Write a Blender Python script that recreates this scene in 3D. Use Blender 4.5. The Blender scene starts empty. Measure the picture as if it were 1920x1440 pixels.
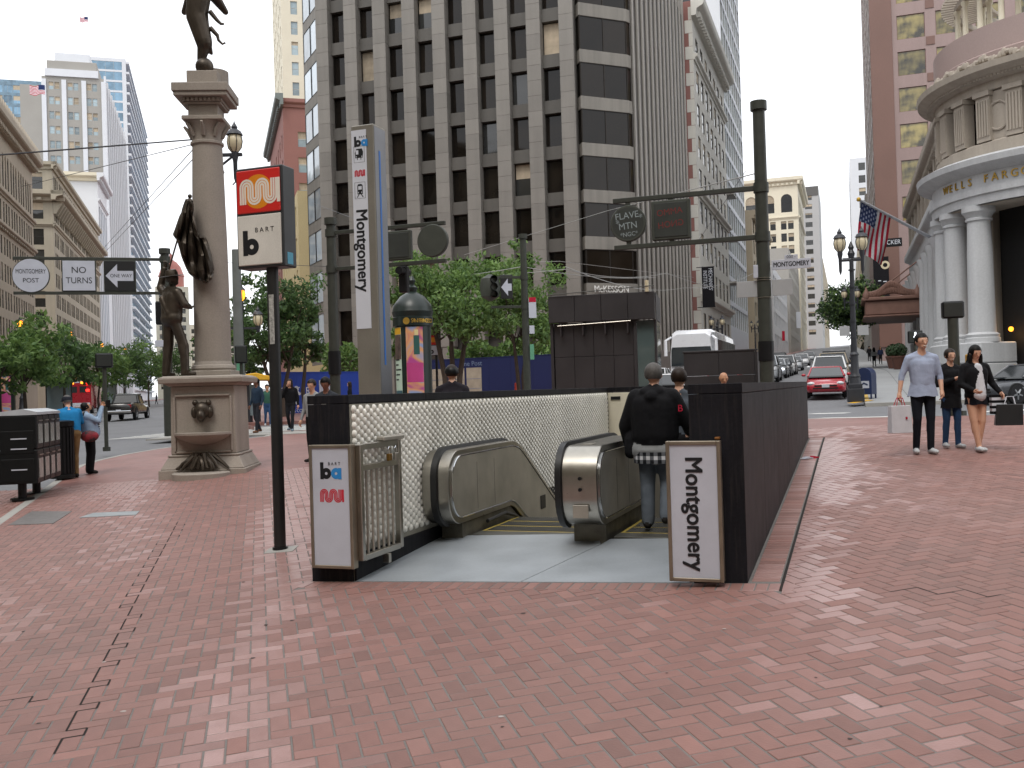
import bpy, bmesh, math, random
import numpy as np
from mathutils import Vector, Matrix, Euler
random.seed(7); rng = np.random.default_rng(7)
sc = bpy.context.scene
C = sc.collection
R = math.radians
PI = math.pi
# ------------------------------------------------------------------ camera
FPX = 1830.0; CAMZ = 1.6; ROLL = math.atan(.03); PITCH = math.atan(13 / FPX)
_F = Vector((0, math.cos(PITCH), math.sin(PITCH)))
_R0 = Vector((1, 0, 0)); _U0 = Vector((0, -math.sin(PITCH), math.cos(PITCH)))
_R = _R0 * math.cos(ROLL) - _U0 * math.sin(ROLL)
_U = _R0 * math.sin(ROLL) + _U0 * math.cos(ROLL)
cd = bpy.data.cameras.new('camera'); cam = bpy.data.objects.new('camera', cd); C.objects.link(cam)
cd.sensor_width = 36; cd.lens = FPX / 1920 * 36; cd.clip_end = 4000; cd.clip_start = .1
m = Matrix.Identity(4)
for i in range(3):
    m[i][0] = _R[i]; m[i][1] = _U[i]; m[i][2] = -_F[i]; m[i][3] = (0, 0, CAMZ)[i]
cam.matrix_world = m
sc.camera = cam
# ------------------------------------------------------------------ sky, sun, exposure
SUN_EL, SUN_AZ = 58, 200
w = bpy.data.worlds.new('World'); sc.world = w; w.use_nodes = True
nt = w.node_tree; nt.nodes.clear()
sky = nt.nodes.new('ShaderNodeTexSky'); sky.sky_type = 'NISHITA'; sky.sun_disc = False
sky.sun_elevation = R(SUN_EL); sky.sun_rotation = R(SUN_AZ); sky.dust_density = 4; sky.air_density = 1; sky.ozone_density = 1
ov = nt.nodes.new('ShaderNodeMix'); ov.data_type = 'RGBA'; ov.inputs[0].default_value = .86
ov.inputs[7].default_value = (8.5, 8.6, 8.8, 1)
bg = nt.nodes.new('ShaderNodeBackground'); bg.inputs[1].default_value = .14
wo = nt.nodes.new('ShaderNodeOutputWorld')
nt.links.new(sky.outputs[0], ov.inputs[6]); nt.links.new(ov.outputs[2], bg.inputs[0]); nt.links.new(bg.outputs[0], wo.inputs[0])
sl = bpy.data.lights.new('sun', 'SUN'); sl.energy = .9; sl.angle = R(22); sl.color = (1, .96, .9)
so = bpy.data.objects.new('sun', sl); C.objects.link(so)
so.rotation_euler = (R(90 - SUN_EL), 0, R(180 - SUN_AZ))
sc.view_settings.view_transform = 'Standard'; sc.view_settings.look = 'None'
sc.view_settings.gamma = 1; sc.view_settings.exposure = 0.5; sc.view_settings.use_curve_mapping = False
try:
    sc.cycles.max_bounces = 6; sc.cycles.transparent_max_bounces = 6; sc.cycles.use_denoising = True
    sc.cycles.caustics_reflective = False; sc.cycles.caustics_refractive = False; sc.cycles.sample_clamp_indirect = 4
except Exception: pass
# ------------------------------------------------------------------ plan frames
TH = R(19.0); SX, CX = math.sin(TH), math.cos(TH)          # street ahead on the right
def post(s, t): return (s * SX + t * CX, s * CX - t * SX)
TM = R(17.0); SM, CM = math.sin(TM), math.cos(TM)          # wide avenue on the left
def mkt(u, v): return (-u * SM + v * CM, u * CM + v * SM)
def ray(px, py): return _F + _R * ((px - 960) / FPX) - _U * ((py - 720) / FPX)
def at(px, py, d):
    r = ray(px, py); k = d / r.y
    return Vector((r.x * k, d, CAMZ + r.z * k))
# ground height: smooth surface through levelled points
_cp = []
def _pl(x, y): return .05 * (x - 1.8) + .043 * (y - 7.8)
for x in (-9, -4, 1, 6):
    for y in (-1, 4, 9, 13, 17): _cp.append((x, y, _pl(x, y)))
_cp += [(-9.1, 20, -.02), (-6, 20, .125), (-7, 30, .45), (-25, 63, .5), (14.5, 44, .95), (13.8, 40, .72), (9, 26, .62), (4, 27, .6), (0, 28, .55),
        (18.5, 36, .72), (25, 47, 1.3), (24.3, 61.4, 2.1), (31, 105, 3.3), (60, 191, 7.), (125, 380, 15.), (7.3, 67, 1.5), (10, 82, 1.8), (-17, 88, 1.3),
        (-53, 140, 1.0), (-126, 380, 2.6), (-70, 135, 1.), (-40, 40, -.3), (-8, 60, .8), (0, -25, -1.5), (-40, -25, -2), (40, -25, -.6), (45, 20, 1.1), (60, 60, 2.6), (-300, 900, 6), (300, 900, 34)]
_cp = np.array(_cp); _cc = 9.0
def _phi(r2): return np.sqrt(r2 + _cc * _cc)
_A = _phi(((_cp[:, None, :2] - _cp[None, :, :2]) ** 2).sum(-1)); _n = len(_cp)
_Bm = np.zeros((_n + 3, _n + 3)); _Bm[:_n, :_n] = _A; _Bm[:_n, _n] = 1; _Bm[:_n, _n + 1:] = _cp[:, :2]; _Bm[_n, :_n] = 1; _Bm[_n + 1:, :_n] = _cp[:, :2].T
_wt = np.linalg.solve(_Bm, np.concatenate([_cp[:, 2], [0, 0, 0]]))
def zga(xy):
    xy = np.asarray(xy, float)
    return _phi(((xy[:, None, :] - _cp[None, :, :2]) ** 2).sum(-1)) @ _wt[:_n] + _wt[_n] + xy @ _wt[_n + 1:]
def zg(x, y): return float(zga([(x, y)])[0])
def gnd(px, py):
    r = ray(px, py); lo, hi = 1.0, 400.0
    ds = np.linspace(2, 400, 2000); xs = np.stack([r.x / r.y * ds, ds], 1)
    h = CAMZ + r.z / r.y * ds - zga(xs)
    i = int(np.argmax(h < 0))
    d = ds[i]; return Vector((r.x / r.y * d, d, zg(r.x / r.y * d, d)))
# ------------------------------------------------------------------ materials
def lin(c):
    if isinstance(c, str):
        c = [int(c[i:i + 2], 16) / 255 for i in (0, 2, 4)]
    return tuple(((v / 12.92) if v <= .04045 else ((v + .055) / 1.055) ** 2.4) for v in c[:3])
MATS = {}
def mat(name, col, rough=.6, metal=0., var=.12, scale=3., grain=.06, bump=0., bscale=40., streak=0., emit=0., spec=.5, obr=0., attr=None, coat=0., col2=None):
    """procedural: colour broken up by soft blotches, fine grain and, on walls, vertical streaks"""
    if name in MATS: return MATS[name]
    M = bpy.data.materials.new(name); M.use_nodes = True; MATS[name] = M
    t = M.node_tree; b = t.nodes['Principled BSDF']; L = t.links.new
    c = lin(col); b.inputs['Roughness'].default_value = rough; b.inputs['Metallic'].default_value = metal
    b.inputs['Specular IOR Level'].default_value = spec
    if coat: b.inputs['Coat Weight'].default_value = coat; b.inputs['Coat Roughness'].default_value = .05
    b.inputs['Base Color'].default_value = (*c, 1)
    M.diffuse_color = (*c, 1)
    if emit:
        b.inputs['Emission Color'].default_value = (*c, 1); b.inputs['Emission Strength'].default_value = emit
    if var or grain or streak or obr or attr:
        tc = t.nodes.new('ShaderNodeTexCoord' if not streak else 'ShaderNodeNewGeometry')
        src = tc.outputs['Object'] if not streak else tc.outputs['Position']
        def noise(sca, det, stretch=None):
            n = t.nodes.new('ShaderNodeTexNoise'); n.inputs['Scale'].default_value = sca; n.inputs['Detail'].default_value = det
            s = src
            if stretch:
                mp = t.nodes.new('ShaderNodeMapping'); mp.inputs['Scale'].default_value = stretch; L(s, mp.inputs[0]); s = mp.outputs[0]
            L(s, n.inputs['Vector']); return n.outputs[0]
        def mm(op, a, bb):
            n = t.nodes.new('ShaderNodeMath'); n.operation = op
            for k, v in ((0, a), (1, bb)):
                if isinstance(v, (int, float)): n.inputs[k].default_value = v
                else: L(v, n.inputs[k])
            return n.outputs[0]
        f = 1.0
        def acc(f, o, amp): return mm('ADD', f, mm('MULTIPLY', mm('SUBTRACT', o, .5), 2 * amp))
        f = acc(f, noise(scale, 4), var * 2) if var else f
        if grain: f = acc(f, noise(scale * 25, 2), grain * 2)
        if streak: f = acc(f, noise(1, 5, (2.2, 2.2, .12)), streak * 2)
        if obr:
            oi = t.nodes.new('ShaderNodeObjectInfo'); f = acc(f, oi.outputs['Random'], obr)
        if attr:
            an = t.nodes.new('ShaderNodeAttribute'); an.attribute_name = attr; f = mm('MULTIPLY', f, an.outputs['Fac'])
        mx = t.nodes.new('ShaderNodeMix'); mx.data_type = 'RGBA'; mx.blend_type = 'MULTIPLY'; mx.inputs[0].default_value = 1
        mx.inputs[6].default_value = (*c, 1)
        if col2:
            m2 = t.nodes.new('ShaderNodeMix'); m2.data_type = 'RGBA'
            m2.inputs[6].default_value = (*c, 1); m2.inputs[7].default_value = (*lin(col2), 1)
            rp = t.nodes.new('ShaderNodeMapRange'); rp.inputs[1].default_value = .42; rp.inputs[2].default_value = .62
            L(noise(scale * .7, 5), rp.inputs[0]); L(rp.outputs[0], m2.inputs[0]); L(m2.outputs[2], mx.inputs[6])
        cb = t.nodes.new('ShaderNodeCombineColor')
        for k in range(3): L(f, cb.inputs[k]) if not isinstance(f, float) else None
        L(cb.outputs[0], mx.inputs[7]); L(mx.outputs[2], b.inputs['Base Color'])
        if rough > .12 and rough < .95 and var:
            L(mm('ADD', rough - .06, mm('MULTIPLY', noise(scale * 2.3, 3), .12)), b.inputs['Roughness'])
        if bump:
            bn = t.nodes.new('ShaderNodeBump'); bn.inputs['Strength'].default_value = bump; bn.inputs['Distance'].default_value = .01
            L(noise(bscale, 4), bn.inputs['Height']); L(bn.outputs[0], b.inputs['Normal'])
    return M
def glassmat(name, col, rough=.04, wav=.15, tint=.0, wscale=.35, spec=.75):
    """window glass: dark room behind, sheen of the street in front, panes a little wavy"""
    if name in MATS: return MATS[name]
    M = mat(name, col, rough, var=.3, scale=.5, grain=0, spec=spec, obr=.45)
    t = M.node_tree; b = t.nodes['Principled BSDF']
    n = t.nodes.new('ShaderNodeTexNoise'); n.inputs['Scale'].default_value = wscale; n.inputs['Detail'].default_value = 1
    g = t.nodes.new('ShaderNodeNewGeometry'); t.links.new(g.outputs['Position'], n.inputs['Vector'])
    bn = t.nodes.new('ShaderNodeBump'); bn.inputs['Strength'].default_value = wav; bn.inputs['Distance'].default_value = .3
    t.links.new(n.outputs[0], bn.inputs['Height']); t.links.new(bn.outputs[0], b.inputs['Normal'])
    return M
# ------------------------------------------------------------------ mesh helper
class MB:
    def __init__(s): s.v = []; s.f = []; s.m = []
    def add(s, vs, fs, mi=0, T=None):
        o = len(s.v)
        if T is not None: vs = [tuple(T @ Vector(p)) for p in vs]
        s.v += [tuple(p) for p in vs]; s.f += [tuple(i + o for i in f) for f in fs]; s.m += [mi] * len(fs); return s
    def box(s, x0, x1, y0, y1, z0, z1, mi=0, T=None):
        return s.add([(x0, y0, z0), (x1, y0, z0), (x1, y1, z0), (x0, y1, z0), (x0, y0, z1), (x1, y0, z1), (x1, y1, z1), (x0, y1, z1)],
                     [(3, 2, 1, 0), (4, 5, 6, 7), (0, 1, 5, 4), (1, 2, 6, 5), (2, 3, 7, 6), (3, 0, 4, 7)], mi, T)
    def taper(s, x0, x1, y0, y1, z0, X0, X1, Y0, Y1, z1, mi=0, T=None):
        return s.add([(x0, y0, z0), (x1, y0, z0), (x1, y1, z0), (x0, y1, z0), (X0, Y0, z1), (X1, Y0, z1), (X1, Y1, z1), (X0, Y1, z1)],
                     [(3, 2, 1, 0), (4, 5, 6, 7), (0, 1, 5, 4), (1, 2, 6, 5), (2, 3, 7, 6), (3, 0, 4, 7)], mi, T)
    def loft(s, rings, mi=0, cap=True, T=None, closed=True):
        n = len(rings[0]); vs = [p for r in rings for p in r]; fs = []
        for k in range(len(rings) - 1):
            for i in range(n if closed else n - 1):
                j = (i + 1) % n; fs.append((k * n + i, k * n + j, (k + 1) * n + j, (k + 1) * n + i))
        if cap and closed: fs.append(tuple(range(n - 1, -1, -1))); fs.append(tuple((len(rings) - 1) * n + i for i in range(n)))
        return s.add(vs, fs, mi, T)
    def tube(s, path, r, n=8, mi=0, cap=True, T=None):
        P = [Vector(p) for p in path]; rs = r if isinstance(r, (list, tuple)) else [r] * len(P); rings = []
        up = None
        for k, p in enumerate(P):
            d = (P[min(k + 1, len(P) - 1)] - P[max(k - 1, 0)]).normalized()
            if up is None:
                a = Vector((0, 0, 1)) if abs(d.z) < .9 else Vector((1, 0, 0)); x = d.cross(a).normalized()
            else: x = (up - d * up.dot(d)).normalized()
            up = x; y = d.cross(x)
            rings.append([tuple(p + (x * math.cos(2 * PI * i / n) + y * math.sin(2 * PI * i / n)) * rs[k]) for i in range(n)])
        return s.loft(rings, mi, cap, T)
    def cyl(s, p0, p1, r0, r1=None, n=12, mi=0, cap=True, T=None): return s.tube([p0, p1], [r0, r0 if r1 is None else r1], n, mi, cap, T)
    def lathe(s, prof, n=20, c=(0, 0, 0), mi=0, a0=0, a1=2 * PI, T=None):
        full = abs(a1 - a0 - 2 * PI) < 1e-6; k = n if full else n + 1
        rings = [[(c[0] + r * math.cos(a0 + (a1 - a0) * i / n), c[1] + r * math.sin(a0 + (a1 - a0) * i / n), c[2] + z) for i in range(k)] for r, z in prof]
        return s.loft(rings, mi, full, T, closed=full)
    def ball(s, c, r, n=12, mi=0, T=None, hn=None):
        rx, ry, rz = r if isinstance(r, (tuple, list)) else (r, r, r); hn = hn or max(4, n // 2)
        rings = [[(c[0] + rx * math.sin(PI * k / hn) * math.cos(2 * PI * i / n), c[1] + ry * math.sin(PI * k / hn) * math.sin(2 * PI * i / n), c[2] - rz * math.cos(PI * k / hn)) for i in range(n)] for k in range(hn + 1)]
        rings[0] = [(c[0] + (p[0] - c[0]) * 1e-3, p[1], p[2]) for p in rings[0]]
        return s.loft(rings, mi, False, T)
    def prism(s, poly, y0, y1, mi=0, T=None, ax='y'):
        """poly in (a,b) extruded; ax names the extrusion axis"""
        def q(a, b, c): return {'y': (a, c, b), 'z': (a, b, c), 'x': (c, a, b)}[ax]
        n = len(poly); vs = [q(a, b, y0) for a, b in poly] + [q(a, b, y1) for a, b in poly]
        return s.add(vs, [tuple(range(n)), tuple(range(2 * n - 1, n - 1, -1))] + [(i, i + n, (i + 1) % n + n, (i + 1) % n) for i in range(n)], mi, T)
    def mesh(s, name, mats, smooth=False, bevel=0.):
        me = bpy.data.meshes.new(name); me.from_pydata(s.v, [], s.f)
        for mm_ in (mats if isinstance(mats, (list, tuple)) else [mats]): me.materials.append(mm_)
        if any(s.m): me.polygons.foreach_set('material_index', s.m)
        bm = bmesh.new(); bm.from_mesh(me)
        bmesh.ops.recalc_face_normals(bm, faces=bm.faces)
        if bevel:
            ed = [e for e in bm.edges if len(e.link_faces) == 2 and e.calc_face_angle(0) > .6]
            try: bmesh.ops.bevel(bm, geom=ed, offset=bevel, segments=1, affect='EDGES', clamp_overlap=True)
            except Exception: pass
        bm.to_mesh(me); bm.free()
        if smooth:
            me.polygons.foreach_set('use_smooth', [True] * len(me.polygons))
            try: me.set_sharp_from_angle(angle=R(smooth if smooth is not True else 40))
            except Exception: pass
        me.update(); return me
    def build(s, name, mats, parent=None, loc=None, smooth=False, bevel=0., rz=0):
        return obj(name, s.mesh(name, mats, smooth, bevel), parent, loc, rz)
def obj(name, me, parent=None, loc=None, rz=0):
    o = bpy.data.objects.new(name, me); C.objects.link(o)
    if parent: o.parent = parent
    if loc is not None: o.location = loc
    if rz: o.rotation_euler[2] = rz
    return o
def tag(o, label=None, cat=None, group=None, kind=None):
    if label: o['label'] = label
    if cat: o['category'] = cat
    if group: o['group'] = group
    if kind: o['kind'] = kind
    return o
def thing(name, label, cat, loc=(0, 0, 0), rz=0, group=None):
    o = bpy.data.objects.new(name, None); C.objects.link(o); o.location = loc; o.rotation_euler[2] = rz; o.empty_display_size = .2
    return tag(o, label, cat, group)
def clone(root, loc=None, rz=None, label=None, parent=None, swap=None):
    r = root.copy(); C.objects.link(r); r.parent = parent
    if loc is not None: r.location = loc
    if rz is not None: r.rotation_euler[2] = rz
    if label: r['label'] = label
    if swap and r.type == 'MESH':
        for i, sl_ in enumerate(r.material_slots):
            if sl_.material and sl_.material.name in swap:
                sl_.link = 'OBJECT'; sl_.material = swap[r.data.materials[i].name]
    for ch in root.children: clone(ch, parent=r, swap=swap)
    return r
_tx = {}
_tmp = bpy.data.scenes.new('scratch')              # small scene to evaluate curves and modifiers quickly
def evaluated_mesh(o):
    _tmp.collection.objects.link(o); vl = _tmp.view_layers[0]; vl.update(); dg = vl.depsgraph; dg.update()
    me = bpy.data.meshes.new_from_object(o.evaluated_get(dg)); _tmp.collection.objects.unlink(o); return me
def text_mesh(txt, size, mat_, ex=.004, align='CENTER', width=1., bold=0.):
    key = (txt, size, mat_.name, ex, align, width, bold)
    if key in _tx: return _tx[key]
    cu = bpy.data.curves.new('lettering', 'FONT'); cu.body = txt; cu.size = size; cu.align_x = align; cu.align_y = 'CENTER'; cu.extrude = ex; cu.resolution_u = 4
    o = bpy.data.objects.new('t', cu)
    me = evaluated_mesh(o)
    bpy.data.objects.remove(o); bpy.data.curves.remove(cu)
    me.transform(Matrix.Diagonal((width, 1, 1, 1)))
    if bold > 0:                                    # heavier weight: the same outline laid down shifted
        b0 = bmesh.new(); n_ = 0
        for dx, dy in ((0, 0), (bold, 0), (-bold, 0), (0, bold), (0, -bold), (bold * .7, bold * .7), (-bold * .7, -bold * .7), (bold * .7, -bold * .7), (-bold * .7, bold * .7)):
            m2 = me.copy(); m2.transform(Matrix.Translation((dx, dy, -.00012 * n_))); b0.from_mesh(m2); bpy.data.meshes.remove(m2); n_ += 1
        b0.to_mesh(me); b0.free()
    me.materials.clear(); me.materials.append(mat_); me.name = 'lettering'
    _tx[key] = me; return me
def put_text(txt, size, mat_, parent, loc, rot=(PI / 2, 0, 0), name='lettering', **k):
    o = obj(name, text_mesh(txt, size, mat_, **k), parent, loc); o.rotation_euler = rot; return o
def ribbon(mb, pts, wd, y=0., mi=0, closed=False, th=.004):
    """flat stroke in the x-z plane facing -y"""
    P = [Vector(p) for p in pts]; n = len(P); L_, Rr = [], []
    for k in range(n):
        a = P[k - 1] if (k or closed) else P[k]; b = P[(k + 1) % n] if (k < n - 1 or closed) else P[k]
        d = (b - a).normalized(); q = Vector((-d.y, d.x)) * wd / 2
        L_.append(P[k] + q); Rr.append(P[k] - q)
    vs = [(p.x, y, p.y) for p in L_] + [(p.x, y, p.y) for p in Rr]
    m_ = n if closed else n - 1
    mb.add(vs, [(i, (i + 1) % n, n + (i + 1) % n, n + i) for i in range(m_)], mi)
def arc(cx, cy, r, a0, a1, n=10): return [(cx + r * math.cos(a0 + (a1 - a0) * i / n), cy + r * math.sin(a0 + (a1 - a0) * i / n)) for i in range(n + 1)]
# ------------------------------------------------------------------ shared materials
BLACK = mat('black_paint', '141517', .4, var=.15, grain=.03, spec=.3)
DARKG = mat('dark_green_paint', '2a2e2c', .42, var=.15, grain=.04)
POLE = mat('weathered_dark_pole', '33362f', .5, var=.22, scale=6, grain=.08)
STEEL = mat('brushed_steel', 'a9a59c', .3, metal=1, var=.12, scale=6, grain=.05)
STEELD = mat('worn_steel', 'aaa59a', .32, metal=.55, var=.2, scale=3, grain=.05)
WHITE = mat('white_enamel', 'cfd3db', .35, var=.05, scale=2, grain=.01)
SIGNW = mat('sign_white', 'bcc0cb', .45, var=.06, scale=4, grain=.02)
INK = mat('sign_ink', '111318', .5, var=0, grain=0)
RUBBER = mat('rubber', '121212', .45, var=.1)
DGLASS = glassmat('dark_glass', '15140f', .05, .05)
CHROME = mat('chrome', 'c9ccd0', .12, metal=1, var=0, grain=0)
GRANITE = mat('charcoal_granite', '1e1e22', .5, var=.2, scale=1.6, grain=.15, streak=.3, bump=.05, spec=.1)
def drips(M, col, amt=.55):
    """pale runs of dried water down a wall"""
    t = M.node_tree; b = t.nodes['Principled BSDF']; L = t.links.new; g = t.nodes.new('ShaderNodeNewGeometry'); mp = t.nodes.new('ShaderNodeMapping'); mp.inputs['Scale'].default_value = (7, 7, .5); n = t.nodes.new('ShaderNodeTexNoise'); n.inputs['Detail'].default_value = 6; n.inputs['Roughness'].default_value = .6
    rp = t.nodes.new('ShaderNodeMapRange'); rp.inputs[1].default_value = .5; rp.inputs[2].default_value = .72; rp.inputs[4].default_value = amt; mx = t.nodes.new('ShaderNodeMix'); mx.data_type = 'RGBA'; src = b.inputs['Base Color'].links[0].from_socket
    L(g.outputs['Position'], mp.inputs[0]); L(mp.outputs[0], n.inputs['Vector']); L(n.outputs[0], rp.inputs[0]); L(rp.outputs[0], mx.inputs[0]); L(src, mx.inputs[6]); mx.inputs[7].default_value = (*lin(col), 1); L(mx.outputs[2], b.inputs['Base Color'])
drips(GRANITE, '403c39', .4)
CONC = mat('concrete', '9a9893', .8, var=.1, scale=.8, grain=.06, bump=.1)
STONEM = mat('monument_granite', '938a80', .75, var=.1, scale=1.5, grain=.1, streak=.1, bump=.15)
BRONZE = mat('dark_bronze', '484037', .4, metal=.6, var=.3, scale=4, grain=.1)
GOLD = mat('gold_letters', 'c7a24a', .35, metal=.7, var=.1)
ASPH = mat('asphalt', '6f7073', .85, var=.12, scale=.25, grain=.08, bump=.2, bscale=90)
ROADW = mat('road_paint_white', 'cfcfcb', .7, var=.12, scale=3)
YEL = mat('yellow_paint', 'd2a021', .6, var=.1)
MORTAR = mat('mortar', '716d6a', .9, var=.15, scale=1.2, grain=.1)
CONCW = mat('pale_concrete_walk', '8f9192', .8, var=.1, scale=.4, grain=.05)
BLUE = mat('hoarding_blue', '1d3f9c', .5, var=.06, scale=.4, grain=.01)
NAVY = mat('hoarding_navy', '1a2450', .5, var=.08, scale=.4, grain=.01)
AMBER = mat('amber_lit_lamp', 'ff9a28', .4, var=0, grain=0, emit=2.2)
OPAL = mat('opal_globe', 'cfc3a4', .3, var=.12, scale=4, grain=0)
REDL = mat('red_lens_lit', 'ff2a20', .3, var=0, grain=0, emit=3)
WALKL = mat('walk_lens_lit', 'eef4ff', .3, var=0, grain=0, emit=1.6)
GREENL = mat('green_lens_lit', 'd8f27a', .3, var=0, grain=0, emit=3)
SKIN_A = mat('skin_light', 'c89a80', .5, var=.05, scale=8, grain=0)
SKIN_B = mat('skin_tan', 'b98768', .5, var=.05, scale=8, grain=0)
SKIN_C = mat('skin_brown', '7b5240', .5, var=.05, scale=8, grain=0)
HAIRK = mat('hair_black', '0b0908', .5, var=.2, scale=20, spec=.2)
HAIRB = mat('hair_brown', '23170f', .5, var=.2, scale=20, spec=.25)
HAIRG = mat('hair_greying', '4b4744', .6, var=.3, scale=40)
def cloth(name, col, rough=.85, **k): return mat('cloth_' + name, col, rough, var=k.pop('var', .14), scale=7, grain=.06, bump=.9, bscale=14, spec=.25, **k)
# ------------------------------------------------------------------ ground sheets
EA = R(19.6); ES = Vector((math.sin(EA), math.cos(EA))); ET = Vector((math.cos(EA), -math.sin(EA)))
EC = Vector((1.84, 7.83)); EW, EL, ETH = 4.0, 10.3, .43
def enc(s, t): p = EC + ES * s + ET * t; return (p.x, p.y)
def enc_inv(x, y): q = Vector((x, y)) - EC; return q.dot(ES), q.dot(ET)
def inside(poly, x, y):
    r = False; n = len(poly)
    for i in range(n):
        x0, y0 = poly[i]; x1, y1 = poly[i - 1]
        if (y0 > y) != (y1 > y) and x < (x1 - x0) * (y - y0) / (y1 - y0) + x0: r = not r
    return r
def cut_hole(bm, m0=0.):
    for s_, nrm in ((m0, ES), (EL - m0, ES)):
        p = EC + ES * s_; bmesh.ops.bisect_plane(bm, geom=bm.verts[:] + bm.edges[:] + bm.faces[:], plane_co=(p.x, p.y, 0), plane_no=(nrm.x, nrm.y, 0))
    for t_ in (-m0, -EW + m0):
        p = EC + ET * t_; bmesh.ops.bisect_plane(bm, geom=bm.verts[:] + bm.edges[:] + bm.faces[:], plane_co=(p.x, p.y, 0), plane_no=(ET.x, ET.y, 0))
    kill = []
    for f in bm.faces:
        c = f.calc_center_median(); s_, t_ = enc_inv(c.x, c.y)
        if m0 < s_ < EL - m0 and -EW + m0 < t_ < -m0: kill.append(f)
    bmesh.ops.delete(bm, geom=kill, context='FACES')
def drape(bm, dz):
    vs = bm.verts[:]; z = zga([(v.co.x, v.co.y) for v in vs])
    for v, q in zip(vs, z): v.co.z = q + dz
def sheet(name, poly, dz, mats, step=1.5, hole=False, kerb=0., pick=None, parent=None, kerb_mat=None):
    bm = bmesh.new(); bm.faces.new([bm.verts.new((x, y, 0)) for x, y in poly])
    xs = [p[0] for p in poly]; ys = [p[1] for p in poly]
    for a, lo, hi in ((0, min(xs), max(xs)), (1, min(ys), max(ys))):
        k = math.floor(lo / step) * step + step
        while k < hi:
            no = (1, 0, 0) if a == 0 else (0, 1, 0)
            bmesh.ops.bisect_plane(bm, geom=bm.verts[:] + bm.edges[:] + bm.faces[:], plane_co=(k if a == 0 else 0, k if a else 0, 0), plane_no=no); k += step
    bound = [e for e in bm.edges if e.is_boundary]
    if hole: cut_hole(bm, .1)
    drape(bm, dz)
    for f in bm.faces:
        if f.normal.z < 0: f.normal_flip()
    if pick:
        for f in bm.faces:
            c = f.calc_center_median(); f.material_index = pick(c.x, c.y)
    if kerb:
        bound = [e for e in bound if e.is_valid]
        r = bmesh.ops.extrude_edge_only(bm, edges=bound)
        for v in [g for g in r['geom'] if isinstance(g, bmesh.types.BMVert)]: v.co.z -= kerb
    me = bpy.data.meshes.new(name); bm.to_mesh(me); bm.free()
    for q in mats: me.materials.append(q)
    return obj(name, me, parent)
def strip(name, pts, wd, dz, m_, parent=None, th=0., step=1.):
    """a draped band along a polyline (kerb stones, painted lines)"""
    P = []
    for a, b in zip(pts[:-1], pts[1:]):
        a, b = Vector(a), Vector(b); n = max(1, int((b - a).length / step))
        P += [a + (b - a) * i / n for i in range(n)]
    P.append(Vector(pts[-1])); L_, Q = [], []
    for k in range(len(P)):
        d = (P[min(k + 1, len(P) - 1)] - P[max(k - 1, 0)]).normalized(); q = Vector((-d.y, d.x)) * wd / 2
        L_.append(P[k] + q); Q.append(P[k] - q)
    z1, z2 = zga([tuple(p) for p in L_]) + dz, zga([tuple(p) for p in Q]) + dz
    mb = MB()
    if th:
        rings = [[(l.x, l.y, a), (q.x, q.y, b), (q.x, q.y, b - th), (l.x, l.y, a - th)] for l, q, a, b in zip(L_, Q, z1, z2)]
        mb.loft(rings)
    else:
        n = len(P); mb.add([(p.x, p.y, z) for p, z in zip(L_, z1)] + [(p.x, p.y, z) for p, z in zip(Q, z2)], [(i, i + 1, n + i + 1, n + i) for i in range(n - 1)])
    return mb.build(name, m_, parent)
# roads: one sheet to the horizon
def axis(): 
    a = list(np.arange(-60, 120, 4.)) + list(np.arange(120, 400, 20.)) + list(np.arange(400, 1600, 150.)) + list(-np.arange(60, 400, 20.)[1:]) + list(-np.arange(400, 1600, 150.))
    return sorted(set(float(v) for v in a))
ax_ = axis(); bm = bmesh.new(); gv = {}
for x in ax_:
    for y in ax_: gv[x, y] = bm.verts.new((x, y, 0))
for i in range(len(ax_) - 1):
    for j in range(len(ax_) - 1): bm.faces.new([gv[ax_[i], ax_[j]], gv[ax_[i + 1], ax_[j]], gv[ax_[i + 1], ax_[j + 1]], gv[ax_[i], ax_[j + 1]]])
cut_hole(bm, .1); drape(bm, -.15)
me = bpy.data.meshes.new('road'); bm.to_mesh(me); bm.free(); me.materials.append(ASPH)
road = tag(obj('road', me), 'grey asphalt roads of the wide avenue and cross streets', kind='structure')
# far brick: pattern left to the material
def far_brick():
    M = mat('far_brick_paving', '875f58', .5, var=.14, scale=.5, grain=.08)
    t = M.node_tree; b = t.nodes['Principled BSDF']; src = b.inputs['Base Color'].links[0].from_socket
    g = t.nodes.new('ShaderNodeNewGeometry'); mp = t.nodes.new('ShaderNodeMapping'); mp.inputs['Rotation'].default_value = (0, 0, R(-14.5))
    br = t.nodes.new('ShaderNodeTexBrick'); br.inputs['Scale'].default_value = 1; br.inputs['Brick Width'].default_value = .203; br.inputs['Row Height'].default_value = .102
    br.inputs['Mortar Size'].default_value = .006; br.inputs['Color1'].default_value = (1.1, 1.1, 1.1, 1); br.inputs['Color2'].default_value = (.82, .82, .82, 1); br.inputs['Mortar'].default_value = (.9, 1.05, 1.1, 1)
    mx = t.nodes.new('ShaderNodeMix'); mx.data_type = 'RGBA'; mx.blend_type = 'MULTIPLY'; mx.inputs[0].default_value = 1
    t.links.new(g.outputs['Position'], mp.inputs[0]); t.links.new(mp.outputs[0], br.inputs['Vector']); t.links.new(br.outputs[0], mx.inputs[7]); t.links.new(src, mx.inputs[6]); t.links.new(mx.outputs[2], b.inputs['Base Color'])
    return M
FARB = far_brick()
BR_A = R(14.5)                                    # bricks turned a little left of the view
bu = Vector((math.cos(BR_A), math.sin(BR_A))); bv = Vector((-math.sin(BR_A), math.cos(BR_A)))
def brick_zone(x, y): return 3.4 < y < 19.5 and abs(x) < .57 * y + 1.0
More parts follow.
